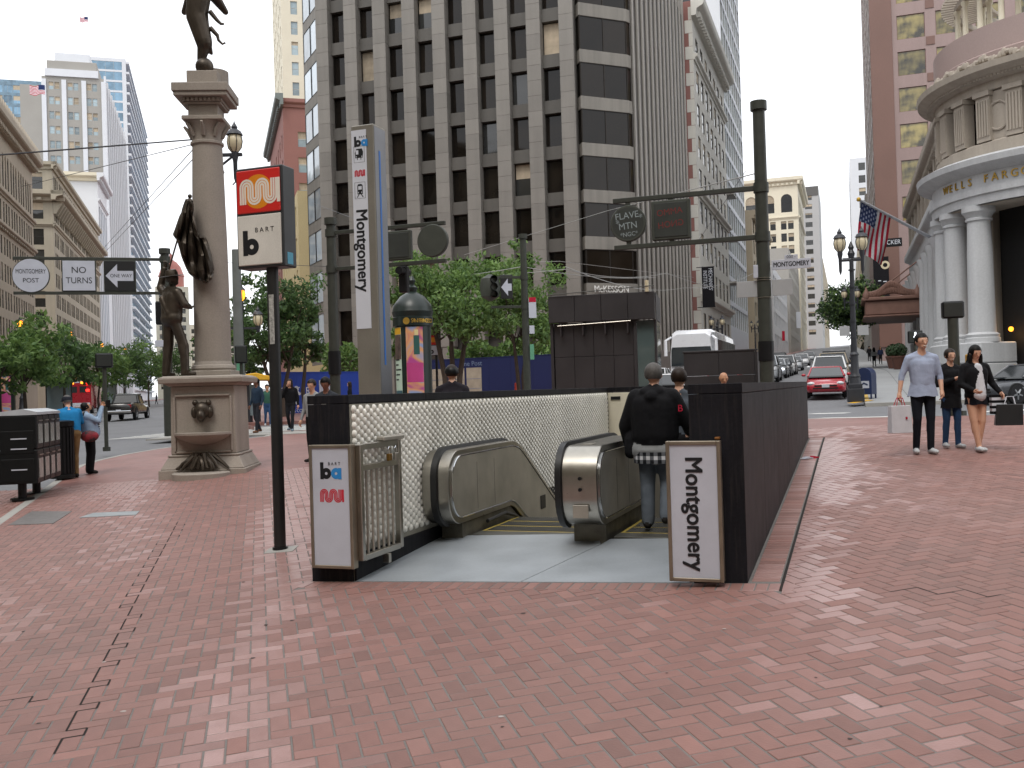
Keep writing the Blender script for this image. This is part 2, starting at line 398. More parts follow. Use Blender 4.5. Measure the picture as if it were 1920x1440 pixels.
kerb_l = [mkt(-22, -3.2), mkt(25, -3.2)]
corner = [mkt(25 + 6 * math.sin(a), -3.2 + 6 * (1 - math.cos(a))) for a in np.linspace(.15, 1.35, 7)]
far_edge = [post(28.5, -18), post(28.2, -10), post(27.6, -3), post(26.8, 1), post(25.2, 4.5), post(22, 8), post(15, 13), post(0, 18), post(-22, 24)]
plaza_poly = kerb_l + corner + far_edge
plaza = sheet('plaza', plaza_poly, -.0025, [MORTAR, FARB, CONC], 1.0, True, .16, lambda x, y: 0 if brick_zone(x, y) else 1)
for f in plaza.data.polygons:
    if abs(f.normal.z) < .5: f.material_index = 2
tag(plaza, 'red brick herringbone paving of the plaza', kind='structure')
plaza.data.attributes  # noqa
for f in plaza.data.polygons:                     # lift far sheet nothing: same height
    pass
strip('kerb', [tuple(p) for p in plaza_poly[:-2]], .16, .004, CONC, plaza, th=.17)
# ---- herringbone bricks
BM_ = .1150
def brick_mat(name, single):
    """fired clay: tone and foot-polish set brick by brick (object colour or mesh attribute)"""
    M = mat(name, '865f57', .55, var=.09, scale=9, grain=.07, bump=.22, bscale=60); t = M.node_tree; b = t.nodes['Principled BSDF']; L = t.links.new; base = b.inputs['Base Color'].links[0].from_socket
    if single:
        oi = t.nodes.new('ShaderNodeObjectInfo'); sp = t.nodes.new('ShaderNodeSeparateColor'); L(oi.outputs['Color'], sp.inputs[0]); tone_, wear_ = sp.outputs[0], sp.outputs[1]
    else:
        a1 = t.nodes.new('ShaderNodeAttribute'); a1.attribute_name = 'tone'; a2 = t.nodes.new('ShaderNodeAttribute'); a2.attribute_name = 'wear'; tone_, wear_ = a1.outputs['Fac'], a2.outputs['Fac']
    def noise(sc_, det): 
        g = t.nodes.new('ShaderNodeNewGeometry'); n = t.nodes.new('ShaderNodeTexNoise'); n.inputs['Scale'].default_value = sc_; n.inputs['Detail'].default_value = det; n.inputs['Roughness'].default_value = .62; L(g.outputs['Position'], n.inputs['Vector']); return n.outputs[0]
    def mr(x, a, b_, c, d): n = t.nodes.new('ShaderNodeMapRange'); [setattr(n.inputs[i + 1], 'default_value', v) for i, v in enumerate((a, b_, c, d))]; L(x, n.inputs[0]); return n.outputs[0]
    def mixc(f, A_, B_, mode='MIX'):
        n = t.nodes.new('ShaderNodeMix'); n.data_type = 'RGBA'; n.blend_type = mode
        for k, v in ((0, f), (6, A_), (7, B_)):
            if isinstance(v, (int, float)): n.inputs[k].default_value = v
            elif isinstance(v, tuple): n.inputs[k].default_value = (*v, 1)
            else: L(v, n.inputs[k])
        return n.outputs[2]
    cb = t.nodes.new('ShaderNodeCombineColor'); [L(tone_, cb.inputs[k]) for k in range(3)]
    c = mixc(1., base, cb.outputs[0], 'MULTIPLY')
    c = mixc(mr(noise(.32, 6), .35, .62, 0, .34), c, lin('76625b'))          # traffic film
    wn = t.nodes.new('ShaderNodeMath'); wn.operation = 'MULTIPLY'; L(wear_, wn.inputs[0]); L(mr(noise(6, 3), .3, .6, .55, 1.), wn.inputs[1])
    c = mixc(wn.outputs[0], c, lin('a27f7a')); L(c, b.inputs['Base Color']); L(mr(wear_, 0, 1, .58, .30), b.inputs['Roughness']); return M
BRK_O = brick_mat('brick_single', True); BRK_S = brick_mat('brick_field', False)
def brick_geo(l, wd, h=.05, g=.0055, bv_=.003):
    x, y = l / 2 - g, wd / 2 - g
    vs = [(-x, -y, -h), (x, -y, -h), (x, y, -h), (-x, y, -h), (-x, -y, -bv_), (x, -y, -bv_), (x, y, -bv_), (-x, y, -bv_)]
    x -= bv_; y -= bv_
    vs += [(-x, -y, 0), (x, -y, 0), (x, y, 0), (-x, y, 0)]
    fs = [(0, 1, 5, 4), (1, 2, 6, 5), (2, 3, 7, 6), (3, 0, 4, 7), (4, 5, 9, 8), (5, 6, 10, 9), (6, 7, 11, 10), (7, 4, 8, 11), (8, 9, 10, 11)]
    return np.array(vs), fs
bricks = []                                        # (x, y, angle, l, w)
owner = {}; cutb = []
lim = 240
for i in range(-lim, lim):
    for j in range(10, lim):
        c = (i - j) % 4
        if c == 0: cx_, cy_, an = (i + 1) * BM_, (j + .5) * BM_, 0
        elif c == 3: cx_, cy_, an = (i + .5) * BM_, (j + 1) * BM_, PI / 2
        else: continue
        p = bu * cx_ + bv * cy_
        if not brick_zone(p.x, p.y): continue
        s_, t_ = enc_inv(p.x, p.y)
        if -.14 < s_ < EL - .05 and -EW + .05 < t_ < .19: continue
        if -.36 < s_ < EL + .12 and -EW - .12 < t_ < .40: cutb.append((p.x, p.y, BR_A + an)); continue
        owner[(i, j)] = len(bricks); owner[(i + 1, j) if c == 0 else (i, j + 1)] = len(bricks)
        bricks.append((p.x, p.y, BR_A + an, 2 * BM_, BM_))
n_field = len(bricks)
ea = math.atan2(ES.y, ES.x)
k = -.05
while k < EL:                                      # soldier course along the outer wall
    if not (k < 0):
        p = enc(k + .05, .135); bricks.append((*p, ea - PI / 2, .23, .1))
    k += .1005
k = -EW - .05
while k < .32:                                     # header course along the threshold
    p = enc(-.12, k + .05); bricks.append((*p, ea, .22, .1)); k += .1005
B = np.array(bricks)
zc = zga(B[:, :2])
eps = .02
gx = (zga(B[:, :2] + [eps, 0]) - zc) / eps; gy = (zga(B[:, :2] + [0, eps]) - zc) / eps
hj = rng.normal(0, .0006, len(B)); tx_ = rng.normal(0, .004, len(B)); ty_ = rng.normal(0, .004, len(B))
# tone: each brick fired differently, worn patches run through the field
def blot(x, y): return .5 * math.sin(x * .9 + 1.3 * math.sin(y * .5)) + .5 * math.sin(y * .7 - x * .4 + 2 * math.sin(x * .35))
tone = np.array([1 + .09 * blot(b[0], b[1]) for b in bricks]) * rng.normal(1, .075, len(B))
odd = rng.random(len(B)); tone[odd > .965] *= 1.18; tone[odd < .05] *= .82
tone = np.clip(tone, .68, 1.35)
_l0, _l1 = gnd(440, 1440), gnd(540, 960); _ld = Vector((_l1.x - _l0.x, _l1.y - _l0.y)).normalized()
def wear_field(x, y):
    u, v = x * bu.x + y * bu.y, x * bv.x + y * bv.y; q = Vector((x - _l0.x, y - _l0.y)); d = abs(q.x * _ld.y - q.y * _ld.x); s_, t_ = enc_inv(x, y)
    f = .33 + .16 * math.sin(u * 1.9 + 1.1 * math.sin(v * .31)) + .12 * math.sin(u * .8 - v * .45 + 1) + .1 * math.sin(u * 4.1 + v * .6)
    return f + .42 * math.exp(-(d / .42) ** 2) + (.4 * math.exp(-((t_ - .45) / .35) ** 2) if -.5 < s_ < EL else 0) + .25 * max(0, min(1, (y - 11) / 8))  # last term pales and smooths bricks with distance
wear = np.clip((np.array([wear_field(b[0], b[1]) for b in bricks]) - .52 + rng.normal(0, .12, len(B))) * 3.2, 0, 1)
depth = B[:, 1]; px_ = 960 + FPX * B[:, 0] / depth; py_ = 733 + FPX * (CAMZ - zc) / depth
area = np.where((px_ > 20) & (px_ < 1900) & (py_ < 1425), 1 / depth ** 3, 0)
top = set(np.argsort(-area)[:300].tolist())
singles = {}
bmesh_proto = {}
vs0, fs0 = None, None
V, F_, T_, W_a = [], [], [], []
for i, (x, y, an, l, wd) in enumerate(bricks):
    key = (round(l, 3), round(wd, 3))
    if key not in bmesh_proto: bmesh_proto[key] = brick_geo(l, wd)
    vs, fs = bmesh_proto[key]
    nx, ny = gx[i] + tx_[i], gy[i] + ty_[i]; z = zc[i] + .001 + hj[i]
    if i in top:
        if key not in singles:
            me = bpy.data.meshes.new('brick'); me.from_pydata([tuple(v) for v in vs], [], fs); me.materials.append(BRK_O); singles[key] = me
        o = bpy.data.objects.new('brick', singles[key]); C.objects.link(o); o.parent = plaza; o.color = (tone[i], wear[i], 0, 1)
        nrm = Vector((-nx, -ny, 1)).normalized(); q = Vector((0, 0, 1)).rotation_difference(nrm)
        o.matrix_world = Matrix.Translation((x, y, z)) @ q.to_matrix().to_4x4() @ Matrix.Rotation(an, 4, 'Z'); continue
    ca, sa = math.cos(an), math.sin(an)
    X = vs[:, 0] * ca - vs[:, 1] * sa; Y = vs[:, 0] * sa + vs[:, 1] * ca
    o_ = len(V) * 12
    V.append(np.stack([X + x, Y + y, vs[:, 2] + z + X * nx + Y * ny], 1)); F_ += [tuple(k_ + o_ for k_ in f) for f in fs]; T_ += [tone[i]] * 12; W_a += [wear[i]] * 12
me = bpy.data.meshes.new('brick_field'); me.from_pydata(np.concatenate(V).tolist(), [], F_); me.materials.append(BRK_S)
a_ = me.attributes.new('tone', 'FLOAT', 'POINT'); a_.data.foreach_set('value', np.array(T_, np.float32)); a_ = me.attributes.new('wear', 'FLOAT', 'POINT'); a_.data.foreach_set('value', np.array(W_a, np.float32))
tag(obj('brick_field', me, plaza), kind='stuff')
# bricks cut to the border courses
cv, cf, ct = [], [], []
for x, y, an in cutb:
    hx, hy = BM_ - .0055, BM_ / 2 - .0055; ca, sa = math.cos(an), math.sin(an)
    P = [(x + a * ca - b * sa, y + a * sa + b * ca) for a, b in ((-hx, -hy), (hx, -hy), (hx, hy), (-hx, hy))]
    Q = [enc_inv(*q) for q in P]; c_ = enc_inv(x, y)
    d4 = [(-.235 - c_[0], 0), (c_[0] - EL - .01, 1), (-EW - .01 - c_[1], 2), (c_[1] - .283, 3)]; side = max(d4)[1]
    fn = (lambda q: -.235 - q[0], lambda q: q[0] - EL - .01, lambda q: -EW - .01 - q[1], lambda q: q[1] - .283)[side]
    out = []
    for i in range(4):
        a, b = Q[i - 1], Q[i]; fa, fb = fn(a), fn(b)
        if (fa > 0) != (fb > 0): k = fa / (fa - fb); out.append((a[0] + (b[0] - a[0]) * k, a[1] + (b[1] - a[1]) * k))
        if fb > 0: out.append(b)
    if len(out) < 3: continue
    W_ = [enc(*q) for q in out]; o_ = len(cv); n = len(W_); zz_ = zga(W_)
    cv += [(q[0], q[1], z + .001) for q, z in zip(W_, zz_)] + [(q[0], q[1], z - .03) for q, z in zip(W_, zz_)]
    cf.append(tuple(range(o_, o_ + n))); cf += [(o_ + i, o_ + (i + 1) % n, o_ + n + (i + 1) % n, o_ + n + i) for i in range(n)]; ct += [float(rng.normal(1, .08))] * (2 * n)
me = bpy.data.meshes.new('cut_bricks'); me.from_pydata(cv, [], cf); me.materials.append(BRK_S); a_ = me.attributes.new('tone', 'FLOAT', 'POINT'); a_.data.foreach_set('value', np.array(ct, np.float32)); a_ = me.attributes.new('wear', 'FLOAT', 'POINT'); a_.data.foreach_set('value', np.array([min(1, max(0, (wear_field(q[0], q[1]) - .52) * 3)) for q in cv], np.float32))
bm = bmesh.new(); bm.from_mesh(me); bmesh.ops.recalc_face_normals(bm, faces=bm.faces); bm.to_mesh(me); bm.free()
tag(obj('cut_bricks', me, plaza), kind='stuff')
# trodden gum and grit
gs = MB()
for i in range(170):
    x, y = rng.uniform(-8, 9), rng.uniform(4.4, 18); s_, t_ = enc_inv(x, y)
    if -.3 < s_ < EL and -EW < t_ < .3: continue
    r_ = rng.uniform(.008, .02); z = zg(x, y) + .0032; gs.add([(x + r_ * math.cos(a) * (1 + .3 * math.sin(3 * a + i)), y + r_ * math.sin(a), z) for a in np.linspace(0, 2 * PI, 9)[:-1]], [tuple(range(8))], int(i % 3 == 0))
tag(gs.build('gum_spots', [mat('gum_dark', '3a302d', .8), mat('gum_pale', 'a59a95', .8)], plaza), kind='stuff')
# opened joints that step through the bond
GAPM = mat('open_joint_gap_dark', '1d1815', .95, var=.2)  # near-black colour stands in for the shade down an open gap
def side_line(pts):
    P = [Vector((p.x, p.y)) for p in (gnd(*q) for q in pts)]
    P = [Vector((p.dot(bu) / BM_, p.dot(bv) / BM_)) for p in P]; return P
def cracks(pts, vert=True):
    P = side_line(pts); mb = MB()
    def sd(c):
        a, b = c
        v, h = (b, a) if vert else (a, b)
        ks = [(p.y, p.x) if vert else (p.x, p.y) for p in P]; ks.sort()
        if v < ks[0][0] or v > ks[-1][0]: return None
        for (v0, h0), (v1, h1) in zip(ks[:-1], ks[1:]):
            if v0 <= v <= v1: return h > h0 + (h1 - h0) * (v - v0) / max(1e-6, v1 - v0)
    own = {}
    for cell, bi in owner.items(): own.setdefault(bi, []).append(cell)
    def bs(bi):
        cs = own[bi]; return sd((sum(c[0] for c in cs) / 2 + .5, sum(c[1] for c in cs) / 2 + .5))
    lo = [min(p.x for p in P) - 4, min(p.y for p in P) - 4]; hi = [max(p.x for p in P) + 4, max(p.y for p in P) + 4]
    for (i, j), bi in owner.items():
        if not (lo[0] < i < hi[0] and lo[1] < j < hi[1]): continue
        for di, dj in ((1, 0), (0, 1)):
            o2 = owner.get((i + di, j + dj))
            if o2 is None or o2 == bi: continue
            a, b = bs(bi), bs(o2)
            if a is None or b is None or a == b: continue
            x0, y0 = ((i + 1), j) if di else (i, j + 1); x1, y1 = ((i + 1), j + 1) if di else (i + 1, j + 1)
            wq = .0058 / BM_
            q = [(x0 - (wq if di else 0), y0 - (0 if di else wq)), (x1 - (wq if di else 0), y1 - (0 if di else wq)), (x1 + (wq if di else 0), y1 + (0 if di else wq)), (x0 + (wq if di else 0), y0 + (0 if di else wq))]
            q = [bu * (a_ * BM_) + bv * (b_ * BM_) for a_, b_ in q]
            mb.add([(p.x, p.y, zg(p.x, p.y) + .0015) for p in q], [(0, 1, 2, 3)])
    if mb.v: mb.build('open_joint', GAPM, plaza)
cracks([(118, 1432), (160, 1330), (225, 1200), (262, 1110), (300, 1040), (340, 980)])
cracks([(-40, 1330), (80, 1320), (130, 1275)], False)
cracks([(1640, 1112), (1740, 1118), (1840, 1128), (1925, 1136)], False)
p0, p1 = enc(-.24, .27), enc(EL, .27)
strip('expansion_joint', [p0, p1], .022, .0035, GAPM, plaza)
for nm, pts, m_, lab in (('utility_cover', [(15, 987), (60, 962), (135, 960), (100, 985)], mat('cast_cover', '6e6a68', .6, metal=.3, var=.2, scale=8), 'dark square utility cover set in the bricks'),
                    ('utility_cover', [(148, 974), (175, 964), (262, 959), (255, 968)], mat('pale_cover', '8f9496', .55, metal=.3, var=.15, scale=6), 'paler flat utility cover set in the bricks')):
    P = [gnd(*q) for q in pts]; sheet(nm, [(p.x, p.y) for p in P], .008, [m_], .5, kerb=.012, parent=plaza)
pb = sheet('pole_footing', [tuple((Vector((-2.62, 10.87)) + Vector(q))) for q in ((-.16, -.16), (.16, -.16), (.16, .16), (-.16, .16))], .006, [CONC], .5, kerb=.01, parent=plaza)
# ---- other kerbed ground
walk = sheet('pavement', [post(41.5, .7), post(41.5, 12), post(48, 30), post(150, 30), post(500, 12), post(500, .7), post(150, .6)], 0, [CONCW], 3, kerb=.16)
tag(walk, 'grey concrete pavement beside the parked cars', kind='structure')
strip('kerb', [post(41.5, 10), post(41.4, .7), post(200, .7)], .2, .012, CONC, walk, th=.16)
strip('tactile_strip', [(gnd(1595, 757).x, gnd(1595, 757).y), (gnd(1632, 751).x, gnd(1632, 751).y)], .35, .02, YEL, walk)
for s_ in range(44, 100, 3):
    strip('pavement_joint', [post(s_, .8), post(s_, 6)], .025, .004, mat('joint_dark', '5a5a5a', .9), walk)
for t_ in (2.4, 4.2): strip('pavement_joint', [post(42, t_), post(140, t_)], .025, .005, MATS['joint_dark'], walk)
strip('yellow_kerb', [post(43.5, .72), post(75, .72)], .16, .018, mat('kerb_yellow', 'b8963f', .7), walk, th=.12)
isl = sheet('island_pavement', [mkt(40, 1.5), mkt(45, .8), mkt(200, .8), mkt(420, .8), mkt(420, 12), post(500, -13), post(90, -13), post(55, -13), post(41, -12.4), post(38, -15), post(37.5, -26)], 0, [FARB], 4, kerb=.16)
tag(isl, 'far brick pavement below the grey tower', kind='structure')
lw = sheet('far_pavement', [mkt(40, -21), mkt(500, -21), mkt(500, -60), mkt(40, -60)], 0, [FARB], 6, kerb=.16)
tag(lw, 'brick pavement across the avenue under the row of trees', kind='structure')
# ---- road markings
def mark(name, pts, dz=-.146): return sheet(name, pts, dz, [ROADW], 2., parent=road)
for i in range(4): mark('crosswalk_bar', [post(29.4 + i * 1.9, -3), post(29.4 + i * 1.9, 7), post(30.3 + i * 1.9, 7), post(30.3 + i * 1.9, -3)])
mark('stop_line', [post(37.6, -11), post(37.6, .4), post(38.1, .4), post(38.1, -11)])
for i in range(9): mark('crosswalk_bar', [post(30.4 + i * .62, -27), post(30.4 + i * .62, -13), post(30.72 + i * .62, -13), post(30.72 + i * .62, -27)])
for i in range(14): mark('crosswalk_bar', [mkt(34, -5 - i * 1.1), mkt(37.2, -5 - i * 1.1), mkt(37.2, -5.55 - i * 1.1), mkt(34, -5.55 - i * 1.1)])
for v in (-9.2, -12.4): 
    for k in range(16): mark('lane_line', [mkt(42 + k * 9, v), mkt(45 + k * 9, v), mkt(45 + k * 9, v - .12), mkt(42 + k * 9, v - .12)])
for k in range(14): mark('lane_line', [post(60 + k * 9, -5.2), post(63 + k * 9, -5.2), post(63 + k * 9, -5.32), post(60 + k * 9, -5.32)])
# worn pale ramp where the crossing meets the bricks
strip('kerb_ramp', [post(27.2, -22), post(27.2, -14)], 1.3, .012, CONC, plaza, th=.05)
# ------------------------------------------------------------------ station entrance
WT = 1.61
def zl(s, t): x, y = enc(s, t); return zg(x, y)
entr = thing('station_entrance', 'charcoal granite walled station entrance lined with white bumpy tiles', 'station entrance', (EC.x, EC.y, 0), -EA)
def wall_panels(x0, x1, s0, s1, n, name='wall_panel'):
    for i in range(n):
        a = s0 + (s1 - s0) * i / n; b = s0 + (s1 - s0) * (i + 1) / n
        MB().box(x0, x1, a + .002, b - .002, -1.2, WT - .085).build(name, GRANITE, entr, bevel=.003)
        MB().box(x0 - .004, x1 + .004, a + .001, b - .001, WT - .08, WT).build('coping_slab', GRANITE, entr, bevel=.004)
wall_panels(-ETH, 0, 0, EL, 6); wall_panels(-EW, -EW + ETH, 0, EL, 6)
wall_panels(-EW + ETH + .003, -ETH - .003, EL - ETH, EL, 1)
MB().box(-EW, 0, -.01, EL, -7, -1.21).build('pit_wall', GRANITE, entr).hide_render = False
bpy.data.objects.remove(entr.children[-1])
pit = MB()
for q in ((-EW, -EW + ETH, 0, EL), (-ETH, 0, 0, EL), (-EW + ETH, -ETH, EL - ETH, EL), (-EW + ETH, -ETH, 0, .05)): pit.box(q[0] + .002, q[1] - .002, q[2] + .002, q[3] - .002, -7, -1.202)
pit.box(-EW, 0, 0, EL, -7.2, -7)
pit.build('pit_lining', GRANITE, entr)
CREAM = mat('cream_panel', 'cfc8b4', .4, var=.08, scale=1.2, grain=.02, streak=.1)
for i in range(3):
    a = -EW + ETH + .01 + i * 1.045; MB().box(a, a + 1.035, EL - ETH - .03, EL - ETH - .004, -3, WT - .1).build('cream_panel', CREAM, entr, bevel=.003)
MB().box(-3.5, -3.32, EL - ETH - .05, EL - ETH - .031, 1.38, 1.44).build('small_black_fitting', BLACK, entr)
MB().box(-EW + ETH + .003, -EW + ETH + .03, .02, EL - ETH - .04, -1, .13).build('base_plinth', GRANITE, entr, bevel=.003)
# egg-shaped glazed tiles
TILE = mat('glazed_tile', 'e8e5db', .25, var=.10, scale=1.1, grain=.02, obr=.10, streak=.08)
GROUT = mat('tile_grout', '8f8c80', .8, var=.1)
XW = -EW + ETH
MB().box(XW + .002, XW + .006, .02, EL - ETH - .035, -1, WT - .088).build('tile_backing', GROUT, entr)
pw, ph = .0675, .0765
def tile_geo():
    vs, fs = [], []; n = 12; A_ = .0435
    hexa = []
    for i in range(6):
        p, q = [(A_ * math.cos(PI / 3 * (i + d)), A_ * .985 * math.sin(PI / 3 * (i + d))) for d in (0, 1)]; hexa += [p, ((p[0] + q[0]) / 2, (p[1] + q[1]) / 2)]
    vs += [(-.003, a, b) for a, b in hexa]; vs += [(.004, a * .97, b * .97) for a, b in hexa]
    for r, h, dz in ((.0335, .0065, .001), (.029, .016, .0), (.019, .0235, -.001)): vs += [(h, r * math.cos(2 * PI * i / n) * .98, r * math.sin(2 * PI * i / n) * 1.08 + dz) for i in range(n)]
    vs.append((.026, 0, -.002))
    for r in range(4): fs += [(r * n + i, r * n + (i + 1) % n, (r + 1) * n + (i + 1) % n, (r + 1) * n + i) for i in range(n)]
    fs += [(4 * n + i, 4 * n + (i + 1) % n, 5 * n) for i in range(n)]
    return vs, fs
tv, tf = tile_geo(); tme = bpy.data.meshes.new('tile'); tme.from_pydata(tv, [], tf); tme.materials.append(TILE); tme.polygons.foreach_set('use_smooth', [True] * len(tf))
TV, TF, cnt = [], [], 0
tiles = []
for c_ in range(200):
    s_ = .09 + c_ * pw
    if s_ > EL - ETH - .08: break
    for r_ in range(48):
        z = WT - .135 - r_ * ph - (ph / 2 if c_ % 2 else 0)
        if z < .175 - max(0, s_ - 2.6) * .62: continue
        tiles.append((s_, z))
def hidden_gate(s_, z): return s_ < .82 and z < 1.15
tiles.sort(key=lambda q: q[0] + (100 if hidden_gate(*q) else 0))
for i, (s_, z) in enumerate(tiles):
    if i < 300: obj('tile', tme, entr, (XW + .006, s_, z)); continue
    o_ = len(TV); TV += [(XW + .006 + a, s_ + b, z + c) for a, b, c in tv]; TF += [tuple(k + o_ for k in f) for f in tf]
me = bpy.data.meshes.new('tile_field'); me.from_pydata(TV, [], TF); me.materials.append(TILE); me.polygons.foreach_set('use_smooth', [True] * len(TF))
tag(obj('tile_field', me, entr), kind='stuff')
# landing plates
PLATE = mat('landing_plate', 'a3a9ae', .4, metal=.35, var=.16, scale=1.7, grain=.05, bump=.1)
COMB = mat('comb_plate', '5c5b55', .5, metal=.6, var=.2, scale=3, grain=.1)
def plate(name, pts, dz, m_):
    bm = bmesh.new(); P = [enc(s, t) for s, t in pts]; vs = [bm.verts.new((q[0], q[1], 0)) for q in P]; bm.faces.new(vs); drape(bm, dz)
    loc_ = entr.location; ci, si = math.cos(EA), math.sin(EA)
    r = bmesh.ops.extrude_face_region(bm, geom=bm.faces[:])
    for v in [g for g in r['geom'] if isinstance(g, bmesh.types.BMVert)]: v.co.z -= .05
    for v in bm.verts:
        s_, t_ = enc_inv(v.co.x, v.co.y); v.co.x, v.co.y = t_, s_
    bmesh.ops.recalc_face_normals(bm, faces=bm.faces)
    me = bpy.data.meshes.new(name); bm.to_mesh(me); bm.free(); me.materials.append(m_); return obj(name, me, entr)
plate('landing_plate', [(0.0, -3.54), (0, -1.93), (1.5, -1.6), (2.02, -1.75), (2.02, -3.54)], .004, PLATE)
plate('landing_plate', [(0.0, -1.922), (0, -.46), (1.75, -.46), (1.75, -1.56), (1.5, -1.59)], .004, PLATE)
# escalators
UNDER = mat('seam_dark', '1d1b18', .8)
def bal_outline(s0, zb, r, s1, s2, off=0., slope=R(30), hh=.97, lb=.17):
    """closed outline in (s,z), off grows it outward"""
    o = []; r2 = r + off; cb = (s0 + r, zb + lb + r); ct = (s0 + r, zb + hh - r)
    o += arc(cb[0], cb[1], r2, -PI / 2, -PI, 7); o += arc(ct[0], ct[1], r2, PI, PI / 2, 9)
    zt = zb + hh + off; rb = .9
    o += [(s1 - .3, zt)] + [(s1 + (rb + off) * math.sin(a), zt - (rb + off) * (1 - math.cos(a))) for a in np.linspace(0, slope, 7)]
    e = o[-1]; o.append((s2, e[1] - (s2 - e[0]) * math.tan(slope)))
    top_n = len(o); zbot = zb + lb - off
    rb2 = .5; e0 = (s1 - .1, zbot)
    low = [(s2, zbot - (s2 - s1 - .1) * math.tan(slope))] + [(e0[0] + rb2 * math.sin(a), zbot - rb2 * (1 - math.cos(a))) for a in np.linspace(slope, 0, 6)]
    return o, low
def balustrade(par, x0, x1, s0, s1, zb, face, r=.3):
    o, low = bal_outline(s0, zb, r, s1, 8.5)
    MB().prism(o + low, x0, x1, ax='x').build('balustrade', STEEL, par, smooth=35, bevel=.006)
    o2, low2 = bal_outline(s0 + .075, zb + .065, r - .03, s1, 8.4, hh=.84, lb=.17)
    xf = x1 if face > 0 else x0
    MB().prism(o2 + low2, xf - .004, xf + .007 * face, ax='x').build('balustrade_panel', STEELD, par, smooth=35)
    MB().tube([(xf + .006 * face, a, b) for a, b in o2 + low2 + o2[:1]], .009, 6).build('panel_trim', CHROME, par, smooth=True)
    for k_ in (.8, 1.35): MB().box(xf + .0072 * face - .0006, xf + .0072 * face + .0006, s0 + k_, s0 + k_ + .006, zb + .27, zb + .8).build('panel_seam', UNDER, par)
    MB().prism([(s0 + .42, zb - .1), (s1, zb - .1), (8.5, zb - .1 - (8.5 - s1) * .577), (8.5, zb + .2 - (8.5 - s1) * .577), (s1, zb + .165), (s0 + .42, zb + .165)], min(x0, x1) + .03, max(x0, x1) - .03, ax='x').build('skirt_panel', mat('scuffed_skirt', '6f6b60', .5, metal=.6, var=.5, scale=5, grain=.1), par, bevel=.004)
    return o
def handrail(par, xa, xb, s0, s1, zb, r=.3):
    oi, _ = bal_outline(s0, zb, r, s1, 8.5, off=-.01); oo, _ = bal_outline(s0, zb, r, s1, 8.5, off=.035)
    rings = [[(xa, a, b), (xb, a, b), (xb - .012, c, d), (xa + .012, c, d)] for (a, b), (c, d) in zip(oi, oo)]
    MB().loft(rings).build('handrail', RUBBER, par, smooth=30)
def escalator(name, label, xl, xr, s0, s1, first):
    e = thing(name, label, 'escalator', (EC.x, EC.y, 0), -EA, 'escalators going down into the station')
    zb = zl(2, (xl + xr) / 2) - .02
    st = MB(); zz = zb + .012; s = first
    MB().box(xl, xr, first, first + .28, zb - .05, zz + .004).build('comb_plate', COMB, e, bevel=.003)
    s = first + .283; k = 0; drop = 0
    while s < 8.2:
        if s > s1 - .35: drop = min(.21, drop + .07)
        zz -= drop
        q = MB().box(xl + .005, xr - .005, s, s + .395, zz - .3, zz, 0)
        q.box(xl + .006, xr - .006, s + .001, s + .035, zz, zz + .003, 1)
        for x in (xl + .008, xr - .043): q.box(x, x + .035, s + .036, s + .393, zz, zz + .003, 1)
        n = int((xr - xl) / .03)
        for i in range(n): q.box(xl + .05 + i * (xr - xl - .1) / n, xl + .06 + i * (xr - xl - .1) / n, s + .036, s + .394, zz, zz + .006, 0)
        q.build('step', [COMB, mat('step_yellow', 'a8923a', .7, var=.3, scale=8)], e); s += .4
    return e, zb
e1, zb1 = escalator('escalator', 'left escalator beside the tiled wall with curved steel balustrade', -3.2, -1.97, 1.47, 3.5, 2.03)
balustrade(e1, -3.53, -3.22, 1.47, 3.45, zb1, 1); handrail(e1, -3.43, -3.34, 1.47, 3.45, zb1)
e2, zb2 = escalator('escalator', 'right escalator with control buttons on its steel newel, man stepping on', -1.53, -.74, 1.25, 3.4, 1.78)
balustrade(e2, -1.95, -1.55, 1.25, 3.4, zb2, 1); handrail(e2, -1.985, -1.9, 1.25, 3.4, zb2)
MB().box(-2.03, -1.99, 1.5, 3.3, zb2 + .2, zb2 + .93).build('outer_cladding', CREAM, e2, bevel=.02)
balustrade(e2, -.72, -.46, 1.5, 3.4, zb2, -1); handrail(e2, -.64, -.55, 1.5, 3.4, zb2)
for z in (.66, .55): MB().cyl((-1.72, 1.225, zb2 + z), (-1.72, 1.25, zb2 + z), .018, n=12).build('control_button', BLACK, e2)
MB().box(-1.80, -1.64, 1.237, 1.249, zb2 + .27, zb2 + .40).build('access_plate', STEELD, e2, bevel=.003)
MB().box(-1.79, -1.68, 1.6, 1.75, zb2 + .971, zb2 + .977).build('access_plate', STEELD, e2, bevel=.002)
MB().box(-3.221, -3.205, 4.55, 4.75, zb1 - .02, zb1 + .16).build('access_plate', BLACK, e1)
MB().tube([(-3.19, 2.5, zb1 + .1), (-3.19, 3.1, zb1 + .12), (-3.19, 3.5, zb1 + .03), (-3.19, 4.6, zb1 - .6)], .022, 8).build('guard_rail', RUBBER, e1, smooth=True)
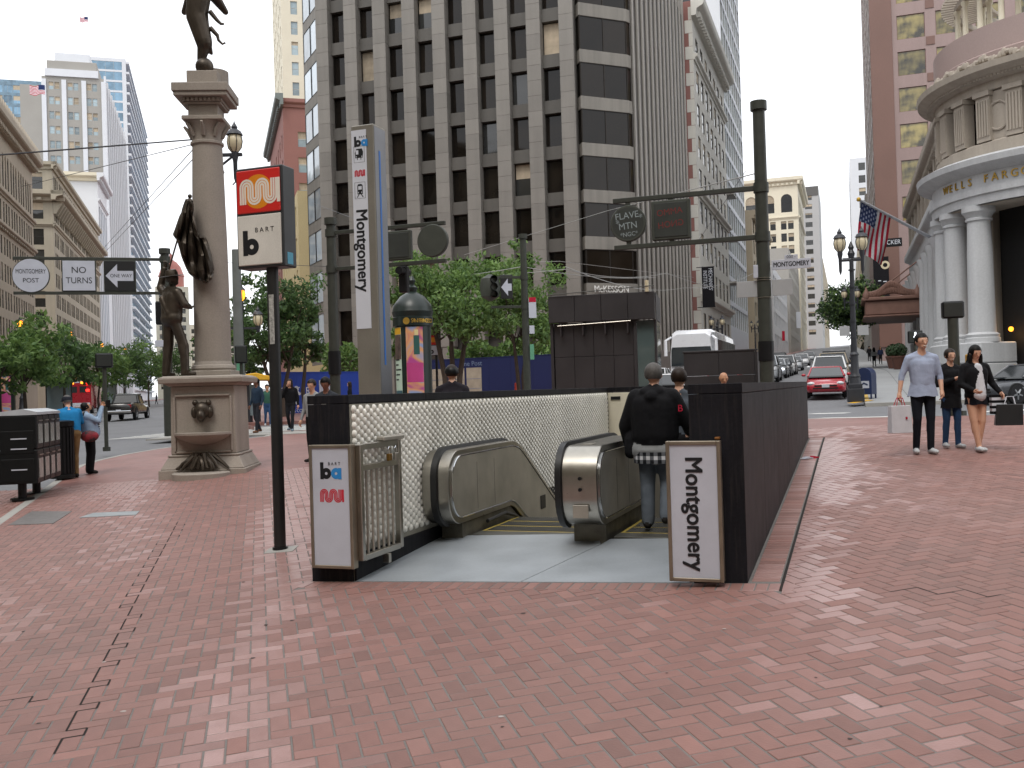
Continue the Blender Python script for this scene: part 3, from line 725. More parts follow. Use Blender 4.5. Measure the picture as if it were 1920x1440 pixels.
# ---- logos
INKB = mat('logo_blue', '2f86c9', .45, var=0, grain=0); MUNIR = mat('worm_red', 'c02a3c', .45, var=.05, grain=0)
def ba_logo(par, x, y, z, h, both=True, name='logo'):
    q = MB(); r = h * .29; wd = h * .26
    ribbon(q, arc(x + r + wd * .1, z + r, r - wd * .25, 0, 2 * PI, 24)[:-1], wd, y, 0, True)
    q.add([(x - wd * .45, y - .0006, z - wd * .3), (x + wd * .5, y - .0006, z - wd * .3), (x + wd * .5, y - .0006, z + h), (x - wd * .45, y - .0006, z + h)], [(0, 1, 2, 3)])
    q.build('letter_b', INK, par)
    if both:
        q = MB(); x2 = x + r * 2.15 + wd * .4
        ribbon(q, arc(x2 + r, z + r, r - wd * .25, 0, 2 * PI, 24)[:-1], wd, y - .001, 0, True)
        q.add([(x2 + 2 * r - wd * .5, y - .0016, z - wd * .3), (x2 + 2 * r + wd * .4, y - .0016, z - wd * .3), (x2 + 2 * r + wd * .4, y - .0016, z + 2 * r + wd * .2), (x2 + 2 * r - wd * .5, y - .0016, z + 2 * r + wd * .2)], [(0, 1, 2, 3)])
        q.build('letter_a', INKB, par)
        put_text('B A R T', h * .27, INK, par, (x + r * 3.1, y - .002, z + h * .9), ex=.0005)
def worm(par, x, z, W, H, y, m_, strands=3):
    q = MB(); n = 5; P = W / 5.0; sw = P * .30 * .78
    for st in range(strands):
        d = (st - (strands - 1) / 2) * P * .30; pts = [(x + P / 2 + d, z)]
        for k in range(n - 1):
            cx_ = x + P + k * P
            if k % 2 == 0: r = P / 2 - d; pts += [(cx_ - r * math.cos(a), z + H - P * .8 + r * math.sin(a)) for a in np.linspace(0, PI, 11)]
            else: r = P / 2 + d; pts += [(cx_ - r * math.cos(a), z + P * .8 - r * math.sin(a)) for a in np.linspace(0, PI, 11)]
        pts.append((x + P / 2 + (n - 1) * P + d, z + H)); ribbon(q, pts, sw, y - st * .0002)
    xr = x + P * 5.08; ribbon(q, [(xr, z), (xr, z + H)], P * .42, y - .0007)
    q.build('worm_logo', m_, par)
# ---- gate panels
GATEF = mat('gate_frame_steel', '93897a', .42, metal=.8, var=.2, scale=5, grain=.05)
def sign_panel(par, x0, x1, y, z0, z1, fr=.03):
    q = MB(); q.box(x0, x0 + fr, y, y + .09, z0, z1); q.box(x1 - fr, x1, y, y + .09, z0, z1); q.box(x0 + fr, x1 - fr, y, y + .09, z0, z0 + fr); q.box(x0 + fr, x1 - fr, y, y + .09, z1 - fr, z1)
    q.build('sign_frame', GATEF, par, bevel=.004)
    MB().box(x0 + fr, x1 - fr, y + .012, y + .08, z0 + fr, z1 - fr).build('sign_face', SIGNW, par)
gl = thing('entrance_gate', 'folded steel gate with white logo panel and padlocks, left of the entrance', 'gate', (EC.x, EC.y, 0), -EA)
sign_panel(gl, -3.93, -3.49, -.12, .02, 1.155)
ba_logo(gl, -3.80, -.12 + .011, .85, .145); worm(gl, -3.83, .63, .24, .115, -.109, MUNIR)
q = MB(); X = -3.47
for s_ in (.0, .79): q.box(X - .03, X + .03, s_ - .03, s_ + .03, .08, 1.15)
for z in (.1, .93, 1.125): q.box(X - .026, X + .026, .031, .759, z - .028, z + .028)
q.build('gate_frame', STEEL, gl, bevel=.005)
for i in range(6):
    s_ = .13 + i * .105; MB().cyl((X, s_, .13), (X, s_, .902), .014, n=8).build('bar', STEELD, gl, smooth=True)
MB().box(X - .04, X + .05, .42, .86, 1.155, 1.2).build('latch_bar', STEELD, gl, bevel=.01)
for s_, m_ in ((.52, mat('brass', '8a6a35', .35, metal=.9)), (.66, STEEL)):
    pl = MB().box(X + .03, X + .065, s_ - .035, s_ + .035, .96, 1.03).build('padlock', m_, gl, bevel=.006)
    MB().tube([(X + .047, s_ - .022, 1.03), (X + .047, s_ - .022, 1.075), (X + .047, s_, 1.095), (X + .047, s_ + .022, 1.075), (X + .047, s_ + .022, 1.03)], .006, 6).build('shackle', CHROME, pl)
MB().box(X - .02, X + .05, .45, .5, -.02, .07).build('drop_bolt', STEEL, gl, bevel=.004)
gr = thing('entrance_gate', 'steel framed white Montgomery sign panel on the right end of the entrance', 'sign panel', (EC.x, EC.y, 0), -EA)
sign_panel(gr, -.60, -.165, -.16, .03, 1.155)
put_text('Montgomery', .19, INK, gr, (-.385, -.152, .575), rot=(PI / 2, PI / 2, 0), ex=.0008, bold=.0042, width=.92)
MB().box(-.56, -.5, -.06, -.003, .2, .9).build('hinge_bracket', GATEF, gr, bevel=.004)
MB().box(-.22, -.18, -.055, -.003, 1.16, 1.18).build('corroded_bracket', mat('rusty_brass', '8a5a2a', .6, metal=.4, var=.3), gr, bevel=.003)
# ---- pole sign
bs = thing('pole_sign', 'red and white transit sign box on a tall black pole', 'pole sign', (-2.64, 10.9, zg(-2.64, 10.9)), -EA)
Z0 = bs.location.z
MB().cyl((0, 0, 0), (0, 0, 3.1 - Z0), .066, n=16).build('pole', mat('black_pole', '1d1d1d', .45, var=.25, scale=8, grain=.08), bs, smooth=True)
MB().cyl((0, 0, 0), (0, 0, .03), .085, n=16).build('base_plate', BLACK, bs)
b0, b1 = 3.05 - Z0, 4.17 - Z0; xa, xb = -.37, .24
MB().box(xa, xb, -.12, .13, b0, b1).build('cabinet', mat('cabinet_charcoal', '2b2e30', .45, var=.12), bs, bevel=.012)
zm = b0 + (b1 - b0) * .535
SRED = mat('sign_red', 'cf2a25', .3, var=.05, grain=.01); SOR = mat('sign_orange', 'e08a1c', .3, var=.04, grain=.01)
rp = MB().box(xa + .02, xb - .03, -.133, -.1, zm + .012, b1 - .03).build('red_panel', SRED, bs, bevel=.008)
wp = MB().box(xa + .02, xb - .03, -.133, -.1, b0 + .03, zm - .012).build('white_panel', mat('yellowed_white_panel', 'd6d3ca', .35, var=.07, scale=3, streak=.08), bs, bevel=.008)
q = MB(); cxm = (xa + xb) / 2 - .005; czm = zm + .245
q.add([(cxm + .19 * math.cos(a), -.1335, czm + .19 * math.sin(a)) for a in np.linspace(0, 2 * PI, 32)[:-1]], [tuple(range(31))]); q.build('orange_disc', SOR, bs)
worm(bs, cxm - .245, czm - .135, .50, .27, -.1345, mat('worm_white', 'e6ded0', .4, var=.03, grain=0))
ba_logo(bs, xa + .12, -.1345, b0 + .16, .26, False)
put_text('B A R T', .075, INK, bs, (xa + .37, -.135, b0 + .415), ex=.0008)
MB().box(xb - .0, xb + .0025, -.06, .05, b0 + .03, b0 + .16).build('blue_sticker', mat('sticker_blue', '4d9db8', .5), bs)
MB().box(-.012, .05, -.0685, -.0665, 2.2 - Z0, 2.75 - Z0).build('torn_sticker', mat('torn_sticker_paper', 'a3a39e', .8, var=.6, scale=30), bs)
# ---- pylon
py = at(702, 735, 14.); py.z = zg(py.x, py.y)
pyl = thing('station_pylon', 'tall grey metal pylon lettered Montgomery with a blue side stripe', 'pylon', py, -EA)
H = at(700, 238, 14.).z - py.z
PYM = mat('pylon_metal', '8e8a80', .42, metal=.55, var=.12, scale=2, grain=.04, streak=.1); PYS = mat('pylon_side_metal', '84868a', .3, metal=.8, var=.1, scale=2)
MB().box(-.18, .175, -.14, .24, 0, H).build('shaft', PYM, pyl, bevel=.012)
MB().box(.1755, .179, -.12, .22, 0.4, H - .03).build('side_cladding', PYS, pyl)
MB().box(.1795, .183, .0, .045, 1.95, H - .36).build('blue_stripe', mat('pylon_blue', '1f6fc4', .35, var=.05), pyl)
zt, zbm = H - .07, at(690, 617, 14.).z - py.z
MB().box(-.175, .06, -.146, -.1405, zbm, zt).build('white_strip', WHITE, pyl)
yf = -.1475
ba_logo(pyl, -.115, yf, zt - .23, .14)
def icon(zc_, bus):
    q = MB(); ribbon(q, [(-.14, zc_ - .115), (.025, zc_ - .115), (.025, zc_ + .115), (-.14, zc_ + .115)], .006, yf, 0, True)
    def rc(a, b, c, d, mi=0, dy=.0004): q.add([(a, yf - dy, c), (b, yf - dy, c), (b, yf - dy, d), (a, yf - dy, d)], [(0, 1, 2, 3)], mi)
    if bus:
        q.add([(-.12, yf - .0003, zc_ - .05), (.0, yf - .0003, zc_ - .05), (.008, yf - .0003, zc_ + .03), (-.01, yf - .0003, zc_ + .08), (-.1, yf - .0003, zc_ + .08), (-.125, yf - .0003, zc_ + .02)], [(0, 1, 2, 3, 4, 5)])
        rc(-.11, -.068, zc_ + .0, zc_ + .06, 1, .0008); rc(-.11, -.095, zc_ - .04, zc_ - .025, 1, .0008); rc(-.02, -.005, zc_ - .04, zc_ - .025, 1, .0008); rc(-.09, -.08, zc_ - .08, zc_ - .05); rc(-.035, -.025, zc_ - .08, zc_ - .05)
    else:
        q.add([(-.1, yf - .0003, zc_ - .055), (-.015, yf - .0003, zc_ - .055), (-.015, yf - .0003, zc_ + .07), (-.035, yf - .0003, zc_ + .09), (-.08, yf - .0003, zc_ + .09), (-.1, yf - .0003, zc_ + .07)], [(0, 1, 2, 3, 4, 5)])
        rc(-.085, -.03, zc_ + .01, zc_ + .06, 1, .0008); rc(-.09, -.078, zc_ - .04, zc_ - .02, 1, .0008); rc(-.038, -.026, zc_ - .04, zc_ - .02, 1, .0008)
        ribbon(q, [(-.075, zc_ - .055), (-.105, zc_ - .1)], .012, yf - .0004); ribbon(q, [(-.04, zc_ - .055), (-.01, zc_ - .1)], .012, yf - .0004)
    q.build('pictogram', [INK, WHITE], pyl)
icon(at(680, 293, 14).z - py.z, True); icon(at(680, 360, 14).z - py.z, False)
worm(pyl, -.14, at(680, 334, 14).z - py.z, .16, .09, yf, MUNIR)
put_text('Montgomery', .25, INK, pyl, (-.05, yf, (at(680, 385, 14).z + at(690, 558, 14).z) / 2 - py.z), rot=(PI / 2, PI / 2, 0), ex=.0008, bold=.0058, width=.9)
MB().box(-.17, .17, -.143, -.1408, .7, 1.5).build('grimy_lower_panel', mat('pylon_grime', '6f6a5e', .6, metal=.3, var=.35, scale=4), pyl)
# ------------------------------------------------------------------ building kit
GL = [glassmat('window_glass', '2b2c2b', .05, .1), glassmat('window_glass_brown', '1d1813', .05, .12, spec=.32), glassmat('window_glass_blue', '6d8fa6', .06, .1), glassmat('window_glass_pale', '8fa0a6', .08, .1)]
BLIND = mat('window_blind', 'a99b86', .7, var=.2, scale=2, grain=.03, obr=.3)
_wm = {}
def window_mesh(w, h, g, fm, nx=1, nz=2, fr=.06, blind=0.):
    key = (round(w, 2), round(h, 2), g.name, fm.name, nx, nz, fr, blind)
    if key in _wm: return _wm[key]
    q = MB(); zb_ = h * (1 - blind)
    q.add([(0, 0, 0), (w, 0, 0), (w, 0, zb_), (0, 0, zb_)], [(0, 1, 2, 3)], 0)
    if blind: q.add([(0, .004, zb_), (w, .004, zb_), (w, .004, h), (0, .004, h)], [(0, 1, 2, 3)], 2)
    for i in range(nx + 1):
        x = w * i / nx; q.box(max(0, x - fr / 2), min(w, x + fr / 2), -.05, .03, 0, h, 1)
    for i in range(nz + 1):
        z = h * i / nz; q.box(fr / 2, w - fr / 2, -.045, .028, max(0, z - fr / 2), min(h, z + fr / 2), 1)
    _wm[key] = q.mesh('window', [g, fm, BLIND]); return _wm[key]
def facade(par, loc, rz, W, H, xo, zo, wm, recess=.25, g=GL[0], fm=None, nx=1, nz=2, blind=.25, z0=-3, name='wall', fr=.06, pbl=None, arch=()):
    """wall with real openings; each window a child"""
    xs = sorted({0, W} | {v for o in xo for v in o}); zs = sorted({z0, H} | {v for o in zo for v in o})
    q = MB(); X = {o[0]: o[1] for o in xo}; Z = {o[0]: o[1] for o in zo}
    for i in range(len(xs) - 1):
        for j in range(len(zs) - 1):
            a, b, c, d = xs[i], xs[i + 1], zs[j], zs[j + 1]
            if X.get(a) == b and Z.get(c) == d:
                r = recess
                q.add([(a, 0, c), (b, 0, c), (b, 0, d), (a, 0, d), (a, r, c), (b, r, c), (b, r, d), (a, r, d)], [(0, 1, 5, 4), (1, 2, 6, 5), (2, 3, 7, 6), (3, 0, 4, 7)])
            else: q.add([(a, 0, c), (b, 0, c), (b, 0, d), (a, 0, d)], [(0, 1, 2, 3)])
    me = bpy.data.meshes.new(name); me.from_pydata(q.v, [], q.f); me.materials.append(wm)
    o = obj(name, me, par, loc, rz)
    fm = fm or mat('window_frame_dark', '2f2c28', .5)
    for a, b in xo:
        for c, d in zo:
            bl = random.choice((0, 0, blind, blind * 1.8)) if pbl is None else (blind if random.random() < pbl else 0)
            obj('window', window_mesh(b - a, d - c, g, fm, nx, nz, fr, min(.9, bl)), o, (a, recess - .02, c))
    for k, zz in enumerate(arch):
        aq = MB()
        for a, b in xo:
            pts = [(a, zz)] + arc((a + b) / 2, zz, (b - a) / 2, PI, 0, 8) + [(b, zz)]
            cc = [(a, zz), (a, zz + (b - a) / 2 + .01), (b, zz + (b - a) / 2 + .01), (b, zz)]
            L_ = arc((a + b) / 2, zz, (b - a) / 2, PI, PI / 2, 5); aq.prism(L_ + [(a, L_[-1][1])], -.0, recess)
            L_ = arc((a + b) / 2, zz, (b - a) / 2, PI / 2, 0, 5); aq.prism(L_ + [(b, L_[0][1])], -.0, recess)
        aq.build('arch_spandrel', wm, o)
    return o
def cols(W, n, ww, m0=0., m1=None):
    m1 = m0 if m1 is None else m1; p = (W - m0 - m1) / n
    return [(m0 + p * (i + .5) - ww / 2, m0 + p * (i + .5) + ww / 2) for i in range(n)]
def grp(W, n, k, ww, gap, m0=0.):
    out = []; p = (W - 2 * m0) / n
    for i in range(n):
        c = m0 + p * (i + .5); a = c - (k * ww + (k - 1) * gap) / 2
        out += [(a + j * (ww + gap), a + j * (ww + gap) + ww) for j in range(k)]
    return out
def rows(z0, n, st, h): return [(z0 + i * st, z0 + i * st + h) for i in range(n)]
def cornice(par, W, z, proj, h, m_, loc=(0, 0, 0), rz=0, dent=0., ends=0., name='cornice'):
    q = MB()
    prof = [(0, 0), (-.35 * proj, 0), (-.45 * proj, .35 * h), (-.9 * proj, .5 * h), (-proj, .6 * h), (-proj, h), (.01, h)]
    q.prism([(a, z + b) for a, b in prof], -ends, W + ends, ax='x')
    o = q.build(name, m_, par, loc, rz=rz)
    if dent:
        q = MB(); n = int(W / dent)
        for i in range(n): q.box(i * dent + dent * .2, i * dent + dent * .7, -.62 * proj, -.3 * proj, z + .02 * h, z + .32 * h)
        tag(q.build('dentil_course', m_, o), kind='stuff')
    return o
def bld(name, label, org, rz, W, D, H, wm, front=None, left=None, right=None, roof=None, base=None, cat='building', ext=0):
    z = zg(*org); b = thing(name, label, cat, (org[0], org[1], z), rz)
    MB().box(.45, W - .45, .45, D - .02, -3, H - .3).build('core', roof or wm, b)
    MB().box(.05, W - .05, .05, D, H - .29, H).build('roof', roof or wm, b)
    for f, loc, r, L_ in ((front, (0, 0, 0), 0, W), (left, (0, D, 0), -PI / 2, D), (right, (W, 0, 0), PI / 2, D)):
        if f is None: continue
        f = dict(f); xo = f.pop('xo', []); zo = f.pop('zo', []); f.setdefault('wm', wm)
        facade(b, loc, r, L_, H, xo, zo, **f)
    return b
# ------------------------------------------------------------------ the grey tower
TG = mat('tower_granite', '7d7973', .65, var=.06, scale=.6, grain=.05, obr=.10, streak=.08)
TS = mat('tower_spandrel', '54514c', .6, var=.08, scale=.6, grain=.05, obr=.08, streak=.10)
TG2 = mat('tower_bay_granite', '7a766f', .65, var=.07, scale=.6, grain=.05, obr=.08, streak=.18)
BF = mat('bronze_frame', '2a2520', .45, metal=.4, var=.1)
tz = zg(*post(77, -35))
tw = thing('office_tower', 'tall grey granite office tower with deep vertical piers and dark bronze windows', 'tower', (*post(77, -45), 0), -TH)
ROWS = [9.1 + 3.8 * k for k in range(10)]           # window heads
MB().box(1.5, 24.4, .9, 30, 0, 47.4).build('core', TS, tw)
NB = 8; PX = [1.8 + i * 2.8 for i in range(NB + 1)]
pan = MB().box(-.6, .6, -.55, .35, .004, 1.263).mesh('granite_panel', TG, bevel=.012)
n_pan = 0
for i, x in enumerate(PX):
    for k in range(33):
        obj('granite_panel', pan, tw, (x, 0, 5.5 + k * 1.2667)); n_pan += 1
spm = MB().box(.603, 2.197, .02, .8, 0, 1.08).mesh('spandrel', TS, bevel=.01)
gw = 1.594; 
for r_ in ROWS:
    for i in range(NB):
        obj('spandrel', spm, tw, (PX[i], 0, r_ + .01))
        u_ = random.random()
        g = GL[1] if u_ < .8 else GL[0]
        obj('window', window_mesh(gw, 2.7, g, BF, 1, 1, .07, .0 if u_ < .84 else (.97 if u_ > .93 else .45)), tw, (PX[i] + .603, .5, r_ - 2.7))
        if random.random() < .4: MB().box(PX[i] + .67, PX[i] + 2.13, .56, .6, r_ - 2.68, r_ - 2.35).build('sill_heater', mat('heater_grille', '6a655c', .5, metal=.3), tw)
# corner bay
bayp = [(24.75, .35), (25.25, -.4), (26.9, 1.1), (28.55, 2.6), (28.75, 3.1), (28.2, 4.0)]
def band(path, z0, z1, inn=.9):
    ce = Vector((25.8, 4.5)); back = [tuple(Vector(p) + (ce - Vector(p)).normalized() * inn) for p in path]
    return MB().prism(list(path) + back[::-1], z0, z1, ax='z')
for r_ in ROWS:
    band(bayp, r_ + .0, r_ + 1.05, 1.2).build('bay_spandrel', TG2, tw, bevel=.02)
    ip = [tuple(Vector(p) + (Vector((25.8, 4.5)) - Vector(p)).normalized() * .12) for p in bayp]
    for a, b in zip(ip[:-1], ip[1:]):
        L_ = (Vector(b) - Vector(a)).length; o = obj('bay_window', window_mesh(L_, 2.75, GL[1], BF, 1, 1, .09), tw, (a[0], a[1], r_ - 2.75)); o.rotation_euler[2] = math.atan2(b[1] - a[1], b[0] - a[0])
MB().prism([(24.6, 1.6), (25.6, 1.6), (27.5, 3.5), (27.5, 8), (24.6, 8)], 4.0, 46, ax='z').build('bay_core', mat('dark_interior', '191613', .9, var=.2), tw)
band(bayp, 4.35, 6.3, 2.0).build('bay_base', TG2, tw, bevel=.02)
o = put_text('McKESSON', .78, mat('steel_letters', 'd6d6d2', .5, metal=.1), tw, (27.02, .88, 9.62), ex=.04, width=.85); o.rotation_euler = (PI / 2, 0, math.atan2(3.0, 3.3))
MB().box(22.2, 27.8, 1.2, 5, 0, 4.3).build('lobby_front', DGLASS, tw)
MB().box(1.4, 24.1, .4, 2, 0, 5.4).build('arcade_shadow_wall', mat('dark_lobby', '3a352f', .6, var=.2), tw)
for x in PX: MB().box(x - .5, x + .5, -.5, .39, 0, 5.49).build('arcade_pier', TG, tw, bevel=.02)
# ribbed face along the side street
RIB = mat('tower_rib_stone', 'a09b94', .6, var=.06, scale=.8, grain=.04, obr=.05); RDK = mat('tower_dark_infill', '3a352f', .5, var=.2, scale=.5, obr=.25)
for i in range(15):
    y = 4.6 + i * 2.25
    MB().box(28.0, 28.26, y - .27, y + .27, 5, 47).build('rib', RIB, tw, bevel=.02)
    for r_ in ROWS: MB() if i == 14 else obj('infill_panel', _wm.setdefault('infill', MB().box(28.02, 28.12, .25, 2.0, -3.79, 0).mesh('infill_panel', RDK)), tw, (0, y, r_ + 1.0))
MB().box(27.5, 28.6, 4.3, 37, 2, 4.99).build('side_base', TG, tw, bevel=.02)
MB().box(22, 27.99, 5.2, 37.3, 0, 47).build('rear_core', TS, tw)
# faceted side along the avenue, two broad panes a storey
FA = R(26); fc0 = Vector(post(77, -43.85)); tc0 = Vector(post(77, -45)); fd = Vector((-math.sin(FA), math.cos(FA))); fp = fc0 + fd * 5.4
sidef = facade(tw, (0, 0, 0), 0, 5.4, 47, [(.15, 2.6), (2.75, 5.1)], [(r_ - 2.75, r_) for r_ in ROWS], TG2, .03, glassmat('painted_sky_glass', 'a9b6c0', .03, .05), BF, 1, 1, 0, z0=4.5, fr=.03)  # pale pane colour stands in for reflected sky
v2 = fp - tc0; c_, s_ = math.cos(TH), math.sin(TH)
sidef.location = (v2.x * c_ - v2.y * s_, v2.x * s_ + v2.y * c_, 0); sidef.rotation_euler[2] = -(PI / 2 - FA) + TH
# ------------------------------------------------------------------ avenue, far side
TAN1 = mat('stone_tan_grey', 'a59b8b', .8, var=.06, scale=.25, grain=.04, streak=.08); TAN2 = mat('stone_ochre', 'a59d8c', .8, var=.06, scale=.25, grain=.04, streak=.06)
WHT = mat('white_stone', 'd2d5da', .7, var=.03, scale=.3, grain=.02); CRM = mat('cream_stone', 'd6cfbb', .75, var=.05, scale=.2, grain=.03)
GRY = mat('grey_stone', '9b9892', .75, var=.04, scale=.2, grain=.03); WFR = mat('window_frame_pale', 'b8b6ae', .5); SHOP = mat('shopfront_dark', '2b2420', .5, var=.3, scale=1)
RL = R(107)
b1 = bld('stone_building', 'grey tan stone building with crested cornice at the left edge', mkt(112, -27), RL, 60, 25, 40, TAN1,
         dict(xo=grp(60, 10, 3, 1.05, .75, 1), zo=[(31.5, 36.2)] + [(26.6, 29.4)] + rows(7, 5, 3.75, 2.5), recess=.16, arch=(35.6,)))
cornice(b1, 60, 38.6, 1.6, 2.0, TAN1, dent=1., ends=.5); cornice(b1, 60, 30, .5, .7, TAN1); cornice(b1, 60, 25.2, .6, .8, TAN1, dent=1.4); cornice(b1, 60, 5.2, .6, .8, TAN1)
q = MB()
for i in range(44):
    x = i * 1.37 + .3; q.loft([[(x - .45, -1.5, 40.5), (x + .45, -1.5, 40.5), (x + .45, -.9, 40.5), (x - .45, -.9, 40.5)], [(x - .5, -1.4, 41.1), (x + .5, -1.4, 41.1), (x + .5, -1, 41.1), (x - .5, -1, 41.1)], [(x - .08, -1.25, 42.1), (x + .08, -1.25, 42.1), (x + .08, -1.1, 42.1), (x - .08, -1.1, 42.1)]])
q.build('cresting', TAN1, b1)
b2 = bld('stone_building', 'ochre stone building with heavy bracketed cornice behind the signs', mkt(193, -27), RL, 74, 30, 44.5, TAN2,
         dict(xo=grp(74, 11, 3, 1.3, .55, 1), zo=[(39.8, 42.4)] + [(34.2, 36.8)] + rows(7, 7, 3.75, 2.55), recess=.15), dict(xo=[(26.3, 28.4), (20.5, 22.6), (14.5, 16.6), (8, 10.1)], zo=[(39.6, 42.6), (34.2, 37.2)] + rows(7, 7, 3.75, 2.9), recess=.25))
for W_, loc, r in ((74, (0, 0, 0), 0), (30, (0, 30, 0), -PI / 2)):
    cornice(b2, W_, 43.2, .9, 1.3, TAN2, loc, r, ends=.9); cornice(b2, W_, 37.4, 2.0, 1.7, TAN2, loc, r, dent=1.6, ends=2.0); cornice(b2, W_, 32.8, .5, .6, TAN2, loc, r, ends=.5); cornice(b2, W_, 5.3, .5, .8, TAN2, loc, r)
brk = MB().taper(0, .5, -.5, -.05, 35.2, 0, .5, -1.7, -.05, 37.35).mesh('bracket', TAN2)
for i in range(31): obj('bracket', brk, b2, (i * 2.4, 0, 0))
b3 = bld('white_building', 'bright white building with tall pilasters rising behind the ochre one', mkt(269, -27), RL, 22, 40, 59, WHT,
         dict(xo=cols(22, 5, 2.4, .8), zo=[(10, 51)], recess=.35, nx=2, nz=11, g=GL[2], fm=WFR, blind=0), dict(xo=[(24, 28)], zo=[(41, 45), (36, 39.5)], recess=.2))
cornice(b3, 22, 57, 1.6, 2, WHT, ends=1.6, dent=1.2); cornice(b3, 12, 57, 1.6, 2, CRM, (0, 12, 0), -PI / 2); cornice(b3, 22, 52, .5, .7, WHT)
MB().box(3, 14, 22, 39, 59.02, 66).build('penthouse', WHT, b3)
b4 = bld('stepped_tower', 'pale grey setback tower with white vertical piers in the left distance', mkt(323, -29.9), RL, 78, 17.5, 100, GRY,
         dict(xo=cols(78, 24, 1.4, 1), zo=rows(8, 20, 4.5, 2.6), recess=.12, g=GL[3], fm=WFR), dict(xo=grp(17.5, 3, 2, 1.35, .3, .8), zo=rows(6, 21, 4.5, 2.3), recess=.25, g=GL[3], fm=WFR, blind=.5))
for i in range(5):
    y = 17.1 - i * 5.6
    if y > 0: MB().box(-.5, -.02, y - .9, y + .4, 0, 99).build('pier', WHT, b4)
for i in range(12): MB().box(i * 6.6, i * 6.6 + 1.6, -.6, -.02, 0, 101).build('pier', WHT, b4)
MB().box(.4, 60, 2, 16, 100.02, 105).build('upper_setback', GRY, b4, bevel=.1); MB().box(-.6, .39, 1.5, 16.5, 100, 102.2).build('parapet', WHT, b4); MB().box(2, 40, 4, 14, 105, 108).build('upper_setback', WHT, b4, bevel=.1)
MB().box(-.1, 8, 17.55, 23.5, 0, 97).build('side_wing', GRY, b4)
GLB = glassmat('tower_glass_blue', '7e9fb4', .08, .05)
b5 = bld('glass_tower', 'blue glass tower furthest left behind the waving flag', (at(126, 700, 430).x, 430), RL, 25, 34, 143, GLB,
         dict(xo=cols(25, 6, 3.6, .2), zo=rows(4, 30, 4.6, 3.3), recess=.15, g=GL[2], fm=WFR, blind=0), dict(xo=cols(34, 9, 3.2, .2), zo=rows(4, 30, 4.6, 3.3), recess=.15, g=GL[2], fm=WFR, nx=2, nz=1, blind=.6))
b6 = bld('slatted_tower', 'tall white glass tower with sloping sun louvres in the left distance', mkt(428, -31), RL, 120, 22, 141, WHT,
         dict(xo=cols(120, 3, 38, .4), zo=rows(6, 32, 4.2, 2.5), recess=.4, g=GL[2], fm=WFR, nx=8, nz=1, blind=0), dict(xo=[(1.5, 20.5)], zo=rows(6, 32, 4.2, 3.4), recess=.12, g=GL[2], fm=WFR, nx=6, nz=1, blind=0))
for k in range(33): MB().box(0, 120, -1.2, -.05, 4.6 + k * 4.2, 5.5 + k * 4.2).build('louvre', WHT, b6)
dm = at(325, 640, 520); dz_ = zg(dm.x, dm.y)
b7 = bld('domed_building', 'distant cream building topped by a pink dome', (dm.x - 9, dm.y), R(20), 17, 15, 60, CRM, dict(xo=cols(17, 4, 2.2, 1), zo=rows(5, 12, 4.5, 2.6), recess=.3), dict(xo=cols(15, 3, 2.2, 1), zo=rows(5, 12, 4.5, 2.6), recess=.3))
MB().lathe([(6.5, 60), (6.5, 66), (6.9, 66.2), (6.2, 68), (5, 71.5), (3, 74), (1, 75.2), (.8, 78), (.05, 79)], 20, (8.5, 7.5, 0)).build('dome', mat('dome_pink', 'a8695f', .6), b7, smooth=True)
b8 = bld('stone_building', 'pale block closing the far end of the avenue', (at(352, 640, 600).x, 600), R(17), 34, 20, 44, mat('pale_far_stone', 'b9b2a2', .8), dict(xo=cols(34, 7, 2, 1), zo=rows(5, 9, 4.2, 2.6), recess=.3))
# avenue, near side beyond the tower
RR = R(-73)
def mkr(name, label, u0, u1, v, D, H, wm, **k): return bld(name, label, mkt(u1, v), RR, u1 - u0, D, H, wm, **k)
YLW = mat('yellow_stone', 'c9b98e', .8, var=.05, scale=.3); RBR = mat('red_brick_wall', '8d625b', .8, var=.08, scale=.3, grain=.05); 
by = mkr('narrow_building', 'narrow yellowish building beside the grey tower', 113, 140, 9.7, 20, 23.5, YLW, front=dict(xo=cols(27, 6, 1.5, 1), zo=rows(5, 5, 3.7, 2.4)), right=dict(xo=cols(20, 4, 1.6, 3), zo=rows(5, 5, 3.7, 2.2)))
br = mkr('red_brick_building', 'red brick building with dark cornice seen left of the grey tower', 145, 178, 10.7, 20, 43, RBR, front=dict(xo=cols(33, 7, 1.6, 1), zo=rows(6, 9, 3.75, 2.4)), right=dict(xo=cols(20, 6, 1.45, 1.3, 1), zo=rows(6, 9, 3.75, 2.2), fm=WFR, g=GL[3], recess=.2))
cornice(br, 33, 41.7, 1.1, 1.6, mat('cornice_lead', '6f7674', .6), ends=1.5, dent=1.2); cornice(br, 20, 41.7, .6, 1.2, RBR, (33, 0, 0), PI / 2)
bc = mkr('cream_tower', 'cream tower rising behind the red brick building', 195, 220, 14.6, 16, 96, CRM, front=dict(xo=cols(25, 5, 1.5, 1), zo=rows(6, 22, 4, 2.6)), right=dict(xo=cols(16, 4, 1.3, .6), zo=rows(6, 22, 4, 2.6), fm=WFR, g=GL[3]))
cornice(bc, 16, 82, 1., 1.4, mat('cornice_grey', '77756d', .7), (25, 0, 0), PI / 2)
